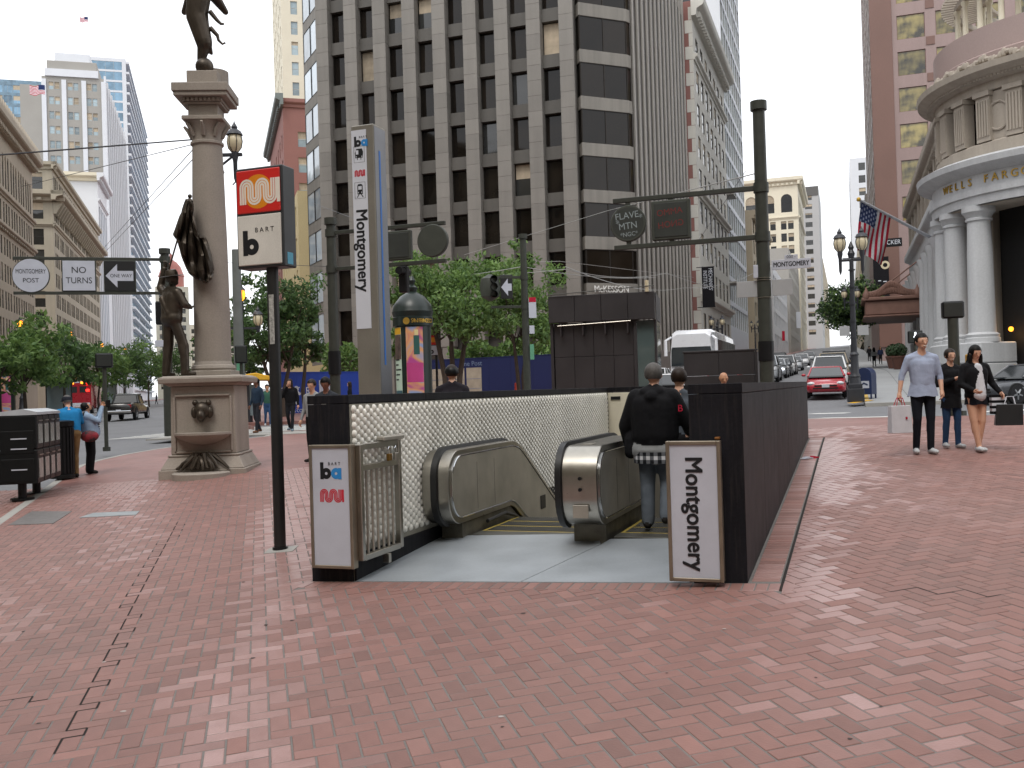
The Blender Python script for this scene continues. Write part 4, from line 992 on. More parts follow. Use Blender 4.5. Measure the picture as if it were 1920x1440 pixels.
# ------------------------------------------------------------------ side street, left side
PL_ = R(71)
def pol(name, label, s0, s1, t, D, H, wm, **k): return bld(name, label, post(s0, t), PL_, s1 - s0, D, H, wm, **k)
MEC = mat('library_stone', 'c9c6bd', .75, var=.05, scale=.3, grain=.03, streak=.06)
p2 = pol('library_building', 'pale stone building with red brick edge and black banner beside the grey tower', 115.2, 146, -16.0, 14, 43.5, MEC,
         front=dict(xo=cols(30.8, 7, 2.3, 1.2), zo=rows(10, 8, 3.9, 2.6) + [(3, 7)], recess=.13), left=dict(xo=[], zo=[], wm=RBR))
cornice(p2, 30.8, 41.5, 1.5, 2.2, MEC, ends=.8, dent=1.1); cornice(p2, 30.8, 36.6, .5, .7, MEC); cornice(p2, 30.8, 20.6, .6, .8, MEC); cornice(p2, 30.8, 8.2, .7, .9, MEC)
for k in range(27): MB().box(-.03, .02, -.01 if k % 2 else -.01, .9 if k % 2 else .45, 1 + k * 1.55, 2.5 + k * 1.55).build('quoin', MEC, p2)
p3 = pol('glass_tower', 'white framed glass tower rising out of the frame beyond the library', 147, 176, -16.3, 24, 92, WHT,
         front=dict(xo=cols(29, 9, 2.7, .3), zo=rows(6, 22, 3.8, 3.1), recess=.15, g=GL[3], fm=WFR, nx=2, nz=1, blind=0), left=dict(xo=cols(24, 3, 2.2, 1), zo=rows(46, 11, 3.9, 2.6), recess=.15))
for k in range(23): MB().lathe([(1.6, 0), (1.6, 1.1)], 12, (29, 1.6, 4.6 + k * 3.8)).build('rounded_balcony', WHT, p3)
for k, z in enumerate((12, 18.5, 25)): MB().box(-1.2, 3, -1.3, -.02, z, z + .25).build('fire_balcony', GRY, p3)
STN = mat('street_stone_tan', 'aca08a', .8, var=.07, scale=.3, grain=.04)
p4a = pol('bay_front_building', 'low tan stone building down the side street on the left', 180, 218, -15.5, 12, 27, STN, front=dict(xo=cols(38, 8, 2.4, 1), zo=rows(8, 5, 3.8, 2.6) + [(.5, 5)]), left=dict(xo=cols(12, 2, 1.6, 1), zo=rows(8, 5, 3.8, 2.4)))
cornice(p4a, 38, 25.5, 1, 1.5, STN, dent=1)
p4b = pol('white_shop_building', 'white shop building further down the side street', 222, 275, -15, 12, 20, WHT, front=dict(xo=cols(53, 10, 3, 1), zo=rows(7, 3, 4.1, 3) + [(.5, 5)]), left=dict(xo=[], zo=[]))
p4c = pol('grey_shop_building', 'grey stone shop building below the arched cream one', 279, 338, -14.5, 12, 29, GRY, front=dict(xo=cols(59, 11, 2.6, 1), zo=rows(7, 5, 4.1, 2.8) + [(.5, 5)]), left=dict(xo=[], zo=[]))
p5 = pol('arched_building', 'tall cream building with a row of arched top windows', 340, 385, -14, 19, 58, CRM, front=dict(xo=cols(45, 9, 2.6, 1), zo=[(47, 52.5)] + rows(8, 9, 4.1, 2.8), recess=.4, arch=(51.2,)), left=dict(xo=grp(19, 3, 2, 1.8, .5, .8), zo=rows(8, 9, 4.1, 2.8), recess=.3))
facade(p5, (-.3, 19, 0), -PI / 2, 19, 58, cols(19, 3, 3.6, .8), [(46.5, 52.6)], CRM, .25, z0=45, arch=(50.8,), name='arched_storey')
for W_, loc, r in ((45, (0, 0, 0), 0), (19, (0, 19, 0), -PI / 2)): cornice(p5, W_, 55.5, 1.8, 2.6, CRM, loc, r, dent=1.5, ends=1.6); cornice(p5, W_, 44.3, .6, .8, CRM, loc, r)
HY = mat('slab_hotel_stone', 'a9a9a8', .75, var=.04, scale=.2)
p6 = pol('slab_tower', 'grey slab tower with small paired windows closing the side street', 455, 500, -10, 24, 72, HY, front=dict(xo=cols(45, 9, 2, 1), zo=rows(6, 17, 4, 2.4)), left=dict(xo=cols(24, 3, 3, .5), zo=rows(6, 16, 4, 2.2), recess=.2, nx=2))
MB().box(-.3, .0, 0, 24, 68, 72).build('crown_band', mat('crown_dark', '5b5a58', .7), p6)
p7 = pol('far_building', 'far pale buildings end of the side street left', 505, 640, -10, 14, 44, STN, front=dict(xo=cols(135, 20, 2.6, 1), zo=rows(7, 9, 4.1, 2.8)), left=dict(xo=[], zo=[]))
# ------------------------------------------------------------------ side street, right side
PR_ = R(-109)
def por(name, label, s0, s1, t, D, H, wm, **k): return bld(name, label, post(s1, t), PR_, s1 - s0, D, H, wm, **k)
PNK = mat('pink_granite', '97827e', .5, var=.06, scale=.3, grain=.05, streak=.06); PNK2 = mat('pink_granite_dark', '77594f', .45, var=.08, scale=.25, grain=.04)
AMB = mat('amber_painted_reflection_glass', '8c7f4c', .08, var=.4, scale=1.1, grain=0, spec=.8, obr=.4, col2='2c2718')  # dark blotches in the colour imitate broken reflections in the panes
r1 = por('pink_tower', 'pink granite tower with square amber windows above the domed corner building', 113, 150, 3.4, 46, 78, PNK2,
         front=dict(xo=cols(37, 11, 2.6, .3), zo=rows(14, 16, 3.9, 3.2), recess=.1, g=glassmat('painted_sky_white_glass', 'b9c2c8', .04, .05), fm=WFR, blind=0), right=dict(wm=PNK, xo=[(2.7 + i * 3.85, 5.5 + i * 3.85) for i in range(11)], zo=rows(13.5, 16, 3.9, 2.6), recess=.18, g=AMB, fm=PNK2, nx=1, nz=1, blind=0, fr=.12))  # front panes coloured pale to imitate bright reflected sky
MB().box(37.02, 37.3, -.05, 2.2, 0, 78).build('corner_pier', PNK2, r1, bevel=.03)
for i in range(11):
    for k in range(17): obj('granite_square', _wm.setdefault('gsq', MB().box(0, .06, 0, .85, 0, .9).mesh('granite_square', PNK2, bevel=.01)), r1, (37.01, 5.58 + i * 3.85, 12.55 + k * 3.9))
r2 = por('street_building', 'grey glass fronted building beyond the brown awning', 155, 205, 3.2, 14, 22, GRY, front=dict(xo=cols(50, 12, 3, .3), zo=rows(6, 4, 4, 3.2) + [(.5, 4.5)], g=GL[3], fm=WFR), right=dict(xo=[], zo=[]))
r3 = por('street_building', 'far pale tower on the right of the side street', 330, 380, 2.5, 18, 58, WHT, front=dict(xo=cols(50, 9, 2, 1), zo=rows(6, 13, 4, 2.4)), right=dict(xo=cols(18, 3, 2, 1), zo=rows(6, 13, 4, 2.4)))
r4 = por('street_building', 'low stone building far along the right of the side street', 208, 326, 3, 14, 20, STN, front=dict(xo=cols(118, 20, 2.4, 1), zo=rows(6, 4, 4, 2.8)), right=dict(xo=[], zo=[]))

# ------------------------------------------------------------------ unseen street walls around the viewer, added to cut light and mirror in tower glass
def ctx(label, org, rz, W_, H, wm, st=4.0): 
    b = bld('stone_building', label, org, rz, W_, 16, H, wm, front=dict(xo=cols(W_, max(4, int(W_ / 4.2)), 1.9, 1), zo=rows(6, int((H - 8) / st), st, 2.5), recess=.35)); cornice(b, W_, H - 2, 1.4, 1.8, wm, ends=1, dent=1.4); cornice(b, W_, 5, .6, .8, wm); return b
ctx('cream block behind the viewer, unseen, added for shade and window reflections', (32, -34), PI, 70, 46, CRM)
ctx('tan block behind the viewer on the right, unseen, added for shade and window reflections', (34, 8), R(-82), 40, 38, TAN2)
ctx('grey block along the avenue behind the viewer, unseen, added for shade and reflections', mkt(-40, -27), RL, 75, 40, TAN1)
ctx('grey block along the avenue left of the picture, unseen, added for shade and reflections', mkt(40, -27), RL, 66, 38, TAN2)
# ------------------------------------------------------------------ columned corner building (right)
GST = mat('bank_granite', 'b9bbbd', .7, var=.07, scale=.4, grain=.06, streak=.10); GST2 = mat('bank_sandstone', 'a59c90', .75, var=.08, scale=.4, grain=.05, streak=.12)
cx0, cy0 = 31.3, 53.0; cz0 = 1.1
bank = thing('bank_building', 'round columned stone bank on the corner with gold letters and dark doorway', 'bank', (cx0, cy0, 0))
def ringm(name, prof, m_, a0=-250, a1=-60, n=64, **k): return MB().lathe([(r, z) for r, z in prof], n, (0, 0, 0), 0, R(a0), R(a1)).build(name, m_, bank, smooth=30, **k)
DKI = mat('bank_dark_interior', '0c0a09', .8, var=.2)  # near-black surface paints the darkness of the unlit hall inside
ringm('inner_wall', [(5.4, -1), (5.4, 10.6)], GST2, -255, -171); ringm('doorway_dark_sheet', [(5.0, -1), (5.0, 10.5)], DKI, -171, -128); ringm('inner_wall', [(5.4, -1), (5.4, 10.6)], GST2, -128, -60)
MB().lathe([(0, 10.45), (7.4, 10.45)], 48, (0, 0, 0), 0, R(-250), R(-60)).build('portico_ceiling', GST2, bank)
for a0, a1 in ((-206, -157), (-137, -88)):
    P = []
    for r in (7.75, 5.3): P.append([(r * math.cos(R(a0 + (a1 - a0) * i / 12)), r * math.sin(R(a0 + (a1 - a0) * i / 12))) for i in range(13)])
    MB().prism(P[0] + P[1][::-1], -1, 2.3, ax='z').build('pedestal', GST, bank, bevel=.05)
    P = [[(r * math.cos(R(a0 + (a1 - a0) * i / 12)), r * math.sin(R(a0 + (a1 - a0) * i / 12))) for i in range(13)] for r in (7.9, 5.3)]
    MB().prism(P[0] + P[1][::-1], 2.32, 3.4, ax='z').build('pedestal_course', GST, bank, bevel=.06)
colm = MB().lathe([(.86, 3.4), (.86, 3.62), (.8, 3.66), (.84, 3.8), (.68, 3.92), (.655, 5.5), (.62, 8.2), (.57, 9.72), (.66, 9.76), (.66, 9.86), (.61, 9.9), (.72, 10.12), (.82, 10.2), (.82, 10.5), (0, 10.5)], 22).mesh('column', GST, smooth=35)
for a in (-199, -181.5, -164, -130, -112.5, -95): obj('column', colm, bank, (6.85 * math.cos(R(a)), 6.85 * math.sin(R(a)), 0))
ringm('architrave', [(6.2, 10.5), (7.5, 10.5), (7.55, 10.95), (7.65, 10.97), (7.65, 11.3), (7.5, 11.32)], GST)
ringm('frieze', [(7.5, 11.32), (7.5, 12.05), (7.6, 12.1)], GST)
ringm('lower_cornice', [(7.6, 12.1), (7.9, 12.25), (8.25, 12.4), (8.3, 12.7), (8.0, 12.85), (7.2, 12.95)], GST)
ringm('upper_wall_base', [(7.2, 12.95), (7.2, 13.6), (7.05, 13.7)], GST2)
for i, a in enumerate(np.arange(-232, -70, 13.5)):
    kind = i % 3
    if kind != 0:
        for k in range(1): pass
        MB().lathe([(6.5, 13.7), (6.5, 16.2)], 5, (0, 0, 0), 0, R(a - 5), R(a + 5)).build('upper_window', GL[1], bank)
    else:
        MB().lathe([(7.0, 13.7), (7.0, 16.2)], 6, (0, 0, 0), 0, R(a - 6.6), R(a + 6.6)).build('upper_panel', GST2, bank)
        c_ = Vector((7.02 * math.cos(R(a)), 7.02 * math.sin(R(a)), 14.9)); q = MB()
        tx = Vector((-math.sin(R(a)), math.cos(R(a)), 0)); pts = [tuple(c_ + tx * .62 * math.cos(b) + Vector((0, 0, .72 * math.sin(b)))) for b in np.linspace(0, 2 * PI, 25)]
        q.tube(pts, .07, 6).build('roundel', GST2, bank, smooth=True)
    for da in (-6.2,):
        b = R(a + da); T = Matrix.Rotation(b, 4, 'Z')
        q = MB().box(6.6, 7.2, -.42, .42, 13.7, 16.0, T=T)
        for j in range(5): q.box(7.2, 7.26, -.36 + j * .16, -.27 + j * .16, 13.95, 15.8, T=T)
        q.box(6.6, 7.32, -.5, .5, 16.01, 16.25, T=T); q.build('upper_pilaster', GST2, bank)
ringm('upper_architrave', [(6.3, 16.26), (7.15, 16.26), (7.2, 16.7), (7.35, 16.75)], GST2)
ringm('upper_cornice', [(7.35, 16.75), (7.7, 16.95), (8.1, 17.1), (8.15, 17.4), (7.7, 17.5), (7.3, 17.55)], GST2)
dn = MB().box(7.36, 7.62, -.08, .08, 16.78, 17.0).mesh('dentil', GST2)
for i in range(120):
    o = obj('dentil', dn, bank); o.rotation_euler[2] = R(-245 + i * 1.5)
q = MB()
for i in range(130):
    a = R(-245 + i * 1.4); q.ball((7.45 * math.cos(a), 7.45 * math.sin(a), 17.75 + .1 * math.sin(i * .9)), (.16, .16, .14 + .05 * (i % 3)), 6)
tag(q.build('carved_garland', GST2, bank, smooth=True), kind='stuff')
ringm('parapet', [(7.3, 17.55), (7.35, 18.1), (7.2, 18.2), (7.2, 19.6), (7.0, 19.65), (6.8, 19.6)], mat('terrace_granite', 'a08d88', .6, var=.05, scale=.5, grain=.05))
MB().lathe([(0, 19.4), (6.9, 19.4)], 48, (0, 0, 0), 0, R(-250), R(-60)).build('terrace', GST2, bank)
pc = MB().lathe([(.2, 19.5), (.2, 19.7), (.15, 19.8), (.13, 21.9), (.2, 22.0), (.2, 22.15), (0, 22.15)], 12).mesh('pergola_column', CRM, smooth=35)
for a in np.arange(-225, -90, 14): obj('pergola_column', pc, bank, (5.9 * math.cos(R(a)), 5.9 * math.sin(R(a)), 0)); obj('pergola_column', pc, bank, (4.6 * math.cos(R(a)), 4.6 * math.sin(R(a)), 0))
for r in (4.6, 5.9): ringm('pergola_beam', [(r - .12, 22.16), (r + .12, 22.16), (r + .12, 22.45), (r - .12, 22.45), (r - .12, 22.16)], GST2)
pr = MB().box(4.1, 6.7, -.06, .06, 22.46, 22.62).mesh('pergola_rafter', GST2)
for a in np.arange(-232, -84, 3.5):
    o = obj('pergola_rafter', pr, bank); o.rotation_euler[2] = R(a)
# gold letters round the frieze
txt = 'WELLS FARGO'
for i, ch in enumerate(txt):
    if ch == ' ': continue
    a = R(-178 + i * 3.9); o = put_text(ch, .56, GOLD, bank, (7.53 * math.cos(a), 7.53 * math.sin(a), 11.7), ex=.03, name='gold_letter'); o.rotation_euler = (PI / 2, 0, a + PI / 2)
lm = bpy.data.lights.new('doorway_lamp', 'POINT'); lm.energy = 9; lm.color = (1, .55, .18); lm.shadow_soft_size = .15
lo = bpy.data.objects.new('doorway_lamp_light', lm); C.objects.link(lo); lo.parent = bank; lo.location = (5.6 * math.cos(R(-158)), 5.6 * math.sin(R(-158)), 3.75)
MB().ball((5.6 * math.cos(R(-158)), 5.6 * math.sin(R(-158)), 4.05), .13, 10, 0).build('doorway_lamp', AMBER, bank)
# long flank along the side street
fo = post(99, 6.1); v2 = Vector(fo) - Vector((cx0, cy0)); FW = 99 - 58.5
fl = thing('bank_wing', 'pilastered stone flank of the bank receding along the side street', 'building', (fo[0], fo[1], 0), R(-109))
facade(fl, (0, 0, 0), 0, FW, 16.6, cols(FW, 10, 2.2, .3), [(3.6, 9.6), (13.6, 15.8)], GST2, .7, GL[0], None, 2, 3, 0, z0=-1)
MB().box(.3, FW - .3, .9, 14, -1, 16.5).build('core', GST2, fl)
pil = MB().box(-.55, .55, -.45, .02, 3.41, 10.0).box(-.65, .65, -.55, .03, 10.01, 10.5).box(-.65, .65, -.55, .03, 2.3, 3.4).mesh('pilaster', GST, bevel=.05)
cl2 = MB().lathe([(.6, 3.4), (.52, 3.8), (.5, 6), (.44, 9.7), (.56, 10.1), (.6, 10.45)], 16).mesh('half_column', GST, smooth=35)
for i in range(11):
    x = .3 + (FW - .6) / 10 * i; obj('pilaster', pil, fl, (x, 0, 0)); obj('half_column', cl2, fl, (x, -.42, 0))
    MB().box(x - .4, x + .4, -.3, .02, 13.4, 16.2).build('upper_pilaster', GST2, fl)
MB().box(0, FW, -.7, -.02, -1, 2.29).build('plinth', GST, fl, bevel=.05)
cornice(fl, FW, 10.52, .35, 1.5, GST); cornice(fl, FW, 12.0, .75, 1.0, GST); cornice(fl, FW, 16.2, .8, 1.2, GST2, dent=.6)
q = MB()
for i in range(60): q.ball((i * .68, -.5, 17.6), (.25, .2, .26), 6)
tag(q.build('cresting', GST2, fl, smooth=True), kind='stuff')
# carved awning
am = mat('terracotta_awning', '73554a', .65, var=.15, scale=2, grain=.08)
ao = post(84, 6.0); aw = thing('awning', 'carved brown stone awning projecting over the pavement', 'awning', (*ao, 0), R(-109))
za = at(1670, 600, 78).z; zb_ = at(1670, 566, 78).z
MB().box(-5, 5, -4.6, -.5, za + .15, zb_ - .2).build('canopy', am, aw, bevel=.08); MB().box(-5.2, 5.2, -4.85, -.5, zb_ - .19, zb_ + .08).build('upper_moulding', am, aw, bevel=.06); MB().box(-5.15, 5.15, -4.75, -.5, za, za + .14).build('lower_moulding', am, aw, bevel=.04)
q = MB()
for i in range(30):
    t_ = i / 29; y = -4.4 + 3.4 * t_; q.ball((5.0, y, zb_ + .25 + .75 * math.exp(-((t_ - .5) / .22) ** 2)), (.22, .22, .28), 6); q.ball((5.0, y, zb_ + .2 + .35 * math.exp(-((t_ - .5) / .3) ** 2)), (.2, .2, .3), 6)
q.build('carved_crest', am, aw, smooth=True)
for y in (-4.5, -.9): MB().lathe([(.25, 0), (.3, .3), (.12, .6), (.02, .9)], 10, (5, y, zb_)).build('finial', am, aw, smooth=True)
for x in (-4.6, 4.6): MB().cyl((x, -4.4, zb_), (x, -.3, zb_ + 3), .06, n=6).build('tie_rod', am, aw)
MB().box(-4.9, 4.9, -.48, -.02, -1, za + 2.2).build('wall_portal', PNK2, aw)
# flag on an angled pole
fp0, fp1 = at(1757, 452, 69), at(1610, 374, 60)
fg = thing('flag', 'striped flag hanging from a slanting white pole on the bank', 'flag', fp0)
d_ = fp1 - fp0; MB().tube([(0, 0, 0), tuple(d_)], [.13, .07], 10).build('pole', WHITE, fg, smooth=True); MB().ball(tuple(d_), .14, 10).build('pole_ball', GOLD, fg)
h0, h1 = d_ * .97, d_ * .62; n1, n2 = 26, 20; q = MB(); VV = []
down = Vector((-.12, 0, -1)).normalized()
for i in range(n1 + 1):
    for j in range(n2 + 1):
        h, f = i / n1, j / n2; p = h0.lerp(h1, h) + down * (f * 3.1) + Vector((.25 * f * (h - .3), .22 * math.sin(h * 9 + f * 5) * f, 0)) + Vector((-.45 * f * h, 0, .1 * f * math.sin(h * 6)))
        VV.append(tuple(p))
fs, ms = [], []
for i in range(n1):
    for j in range(n2):
        fs.append((i * (n2 + 1) + j, (i + 1) * (n2 + 1) + j, (i + 1) * (n2 + 1) + j + 1, i * (n2 + 1) + j + 1)); canton = i < 14 and j < 8
        ms.append(2 if canton else ((i // 2) % 2)); 
        if canton and i % 2 == 1 and j % 2 == (0 if (i // 2) % 2 else 1): ms[-1] = 3
o_ = len(q.v); q.v += VV; q.f += fs; q.m += ms
FR, FWh, FB = cloth('flag_red', 'b3203a'), cloth('flag_white', 'd8d8dc'), cloth('flag_blue', '2a3760')
me = bpy.data.meshes.new('flag_cloth'); me.from_pydata(q.v, [], q.f)
for mm_ in (FR, FWh, FB, mat('flag_star', '8f97b0', .8)): me.materials.append(mm_)
me.polygons.foreach_set('material_index', q.m); me.polygons.foreach_set('use_smooth', [True] * len(q.f)); obj('flag_cloth', me, fg)
# blade sign and black banner
cs = at(1668, 455, 97); sg = thing('blade_sign', 'black blade sign with white serif letters behind the flag', 'sign', cs, R(-19))
MB().box(-1.5, 1.15, -.1, .1, -.42, .42).build('board', BLACK, sg, bevel=.02); put_text('CROCKER', .62, WHITE, sg, (-.2, -.105, 0), ex=.004, width=.86)
bn = at(1652, 522, 104); bb = thing('banner', 'tall black banner with pale ring below the blade sign', 'banner', bn, R(-19))
MB().box(-.75, .8, -.05, .05, -2.2, 2.3).build('cloth_panel', cloth('banner_black', '17161a'), bb)
q = MB(); ribbon(q, arc(.45, 1.4, .34, 0, 2 * PI, 18)[:-1], .22, -.06, 0, True); q.build('ring', OPAL, bb)
for x, z, w_ in ((-.3, -.3, .3), (.2, -.4, .36), (.0, -1.0, .28), (-.35, -1.4, .24), (.1, -1.6, .34)): MB().box(x, x + w_, -.056, -.051, z, z + .1).build('printed_line', WHITE, bb)
# the library's banner
lb = at(1328, 538, 112); lbn = thing('banner', 'black banner lettered down its length on the pale library building', 'banner', lb, R(-19))
MB().box(-.7, .7, -.05, .05, -2.35, 2.3).build('cloth_panel', MATS['cloth_banner_black'], lbn)
put_text("MECHANICS'", .62, WHITE, lbn, (.27, -.056, .85), rot=(PI / 2, PI / 2, 0), ex=.002, width=.72); put_text('INSTITUTE', .62, WHITE, lbn, (-.33, -.056, .85), rot=(PI / 2, PI / 2, 0), ex=.002, width=.72)
for z in (2.3, -2.3): MB().cyl((-1.3, 0, z), (.75, 0, z), .05, n=6).build('bracket_rod', BLACK, lbn)
for i, (px, py, d, hh, m_) in enumerate(((1480, 585, 300, 5, FR), (1466, 630, 240, 2.4, FR), (1448, 600, 225, 7, MATS['cloth_banner_black']), (1497, 600, 300, 5, WHITE))):
    p = at(px, py, d); o = thing('banner', ('larger red banner on a shopfront down the side street', 'short red banner low on a far shopfront', 'dark banner hung beside the red ones', 'narrow white banner furthest down the street')[i], 'banner', p, R(-19)); MB().box(-.7, .7, -.05, .05, -hh / 2, hh / 2).build('cloth_panel', m_, o)
# ------------------------------------------------------------------ street furniture
def place(px, py): p = gnd(px, py); return p
def on(px, d): 
    p = at(px, 700, d); p.z = zg(p.x, p.y); return p
def disc(mb, x, y, z, r, th, mi=0, n=36): mb.cyl((x, y, z), (x, y + th, z), r, n=n, mi=mi)
BACKM = mat('sign_back_green', '3b3f38', .5, var=.2, scale=3, grain=.05)
def gantry(name, label, base, rz, zt, arms, L, r=.13, cap=True):
    g = thing(name, label, 'sign gantry', base, rz); z0 = base[2]
    MB().tube([(0, 0, 0), (0, 0, zt - z0)], [r * 1.15, r * .95], 14).build('pole', POLE, g, smooth=True)
    if cap: MB().cyl((0, 0, zt - z0 - .02), (0, 0, zt - z0 + .16), r * 1.3, n=14).build('pole_cap', POLE, g, smooth=30)
    for za_ in arms:
        MB().box(min(0, L), max(0, L), -.045, .045, za_ - z0 - .05, za_ - z0 + .05).build('arm', POLE, g, bevel=.008)
        MB().cyl((0, 0, za_ - z0 - .1), (0, 0, za_ - z0 + .1), r * 1.2, n=14).build('clamp', POLE, g, smooth=30)
    return g
def plate_sign(g, x, z, w_, h_, front, m_=SIGNW, depth=.12, fr=.03):
    """sign box facing local -y; front False shows us its back"""
    MB().box(x - w_ / 2, x + w_ / 2, -depth / 2, depth / 2, z - h_ / 2, z + h_ / 2).build('sign_box', BACKM, g, bevel=.015)
    MB().box(x - w_ / 2 + fr, x + w_ / 2 - fr, -depth / 2 - .012, -depth / 2, z - h_ / 2 + fr, z + h_ / 2 - fr).build('sign_face', m_, g, bevel=.004)
# right gantry, sign backs towards us
B0 = on(1438, 20.); zA, zB = at(1430, 352, 20).z, at(1430, 444, 20).z
g1 = gantry('sign_gantry', 'tall dark pole with scribbled sign backs right of the entrance', B0, -TH, at(1425, 205, 20).z, (zA, zB), -3.1)
zc_ = (zA + zB) / 2 - B0.z
q = MB(); disc(q, -2.78, -.06, zc_, .39, .12); q.build('round_sign_back', BACKM, g1, smooth=30, bevel=.015)
q = MB(); disc(q, -2.78, -.062, zc_, .34, .001); q.build('round_sign_face', mat('sign_back_dark', '2c302c', .55, var=.2), g1)
MB().box(-2.27, -1.45, -.07, .07, zc_ - .42, zc_ + .42).build('square_sign_back', BACKM, g1, bevel=.02); MB().box(-2.21, -1.51, -.085, -.071, zc_ - .36, zc_ + .36).build('square_sign_face', MATS['sign_back_dark'], g1, bevel=.01)
CH = mat('chalk_scribble', '8f9a9c', .9); RS = mat('red_scribble', '6f2f2c', .9)
for t_, x, z, sz, m_ in (('FLAVE', -2.8, .16, .2, CH), ('MTN', -2.78, -.06, .2, CH), ('*NGC*', -2.76, -.24, .13, CH), ('*', -3.0, -.0, .2, CH), ('*', -2.5, .1, .2, CH), ('AMMO', -1.88, .16, .19, RS), ('GNOH', -1.86, -.1, .19, RS)):
    o = put_text(t_, sz, m_, g1, (x, -.064 if m_ is CH else -.087, zc_ + z), ex=.0004, width=.95 if m_ is CH else -.95, bold=-.004); o.rotation_euler[1] = -.08
for x in (-2.78, -1.86):
    for z in (zA - B0.z - .1, zB - B0.z + .1): MB().box(x - .05, x + .05, -.03, .03, z - .07, z + .07).build('hanger', POLE, g1)
zs = at(1483, 497, 20).z - B0.z
MB().box(.16, .93, -.012, .012, zs - .1, zs + .1).build('name_plate', SIGNW, g1, bevel=.004); put_text('MONTGOMERY', .135, INK, g1, (.545, -.014, zs), ex=.0006, width=.74, bold=.0035)
MB().box(.42, .68, -.012, .012, zs + .103, zs + .19).build('number_plate', SIGNW, g1, bevel=.003); put_text('000 -', .085, INK, g1, (.55, -.014, zs + .147), ex=.0006)
zs2 = at(1440, 540, 20).z - B0.z
for x0, x1 in ((-.55, -.14), (.16, .56)): MB().box(x0, x1, -.01, .01, zs2 - .17, zs2 + .16).build('blank_sign_back', mat('aluminium_back', 'a9abad', .5, metal=.2, var=.08), g1, bevel=.004)
MB().box(-.2, -.1, -.09, .0, zs - .25, zs + .02).build('pole_box', SIGNW, g1, bevel=.01)
zs3 = at(1440, 660, 20).z - B0.z
MB().cyl((0, 0, zs3 - .18), (0, 0, zs3 + .22), .16, n=14).build('pole_band', BLACK, g1, smooth=30)
for z in (zs3 + .2, zs3 - .18, zs2 + .2, zs - .3, zs2 - .2): MB().cyl((0, 0, z), (0, 0, z + .012), .155, n=14).build('strap', STEEL, g1)
# middle gantry behind the pylon
B1 = on(628, 26.); zA, zB = at(630, 437, 26).z, at(630, 505, 26).z
g2 = gantry('sign_gantry', 'dark pole with blank round and square sign backs behind the grey pylon', B1, -TH, at(627, 420, 26).z, (zA, zB), 3.3)
zc_ = (zA + zB) / 2 - B1.z
MB().box(1.65, 2.35, -.07, .07, zc_ - .38, zc_ + .38).build('square_sign_back', BACKM, g2, bevel=.02); MB().box(1.71, 2.29, -.085, -.071, zc_ - .32, zc_ + .32).build('square_sign_face', MATS['sign_back_dark'], g2, bevel=.01)
q = MB(); disc(q, 2.95, -.07, zc_ + .05, .42, .14); q.build('round_sign_back', BACKM, g2, smooth=30, bevel=.02)
MB().cyl((2.1, -.3, zB - B1.z - .2), (2.1, .25, zB - B1.z - .2), .1, n=12).build('signal_visor', BLACK, g2, smooth=30); MB().box(1.98, 2.22, -.1, .1, zB - B1.z - .75, zB - B1.z - .06).build('signal_housing', BLACK, g2, bevel=.03)
zp = at(630, 660, 26).z - B1.z
MB().cyl((0, 0, zp - .6), (0, 0, zp + .02), .17, n=14).build('pole_band', BLACK, g2, smooth=30)
# left gantry with readable signs
B2 = place(318, 818); d2 = B2.y; zA, zB = at(300, 487, d2).z, at(300, 550, d2).z
g3 = gantry('sign_gantry', 'dark pole carrying Montgomery Post, no turns and one way signs', B2, TM, at(307, 475, d2).z, (zA, zB), -4.75, .15)
zc_ = (zA + zB) / 2 - B2.z; k_ = d2 / FPX
def gx3(px): return (px - 308) * k_ * 1.04
q = MB(); disc(q, gx3(88), -.06, zc_, 31 * k_, .12); q.build('round_sign', BACKM, g3, smooth=30); q = MB(); disc(q, gx3(88), -.066, zc_, 30 * k_, .004); q.build('round_sign_face', SIGNW, g3)
put_text('MONTGOMERY', .21, INK, g3, (gx3(88), -.07, zc_ + .13), ex=.0006, width=.62); put_text('POST', .21, INK, g3, (gx3(88), -.07, zc_ - .17), ex=.0006)
plate_sign(g3, gx3(165), zc_, 1.06, 1.06, True); put_text('NO', .3, INK, g3, (gx3(165), -.075, zc_ + .18), ex=.0006); put_text('TURNS', .29, INK, g3, (gx3(165), -.075, zc_ - .17), ex=.0006, width=.9)
plate_sign(g3, gx3(232), zc_, 1.02, 1.06, True, mat('sign_black_face', '17181a', .45))
q = MB(); x = gx3(232); q.add([(x - .45, -.074, zc_), (x - .08, -.074, zc_ + .4), (x - .08, -.074, zc_ + .17), (x + .43, -.074, zc_ + .17), (x + .43, -.074, zc_ - .17), (x - .08, -.074, zc_ - .17), (x - .08, -.074, zc_ - .4)], [(0, 1, 2, 3, 4, 5, 6)]); q.build('white_arrow', SIGNW, g3)
put_text('ONE WAY', .165, INK, g3, (x + .04, -.077, zc_), ex=.0006, width=.9)
zq = at(305, 590, d2).z - B2.z; MB().box(-.35, -.12, -.13, .13, zq - .35, zq + .45).build('signal_back', BLACK, g3, bevel=.04)
zq = at(312, 645, d2).z - B2.z; MB().box(-.38, .1, -.2, -.17, zq - .1, zq + .12).build('name_plate', SIGNW, g3, bevel=.005)
MB().ball((.3, -.1, at(323, 735, d2).z - B2.z), .07, 10).build('green_lamp', GREENL, g3)
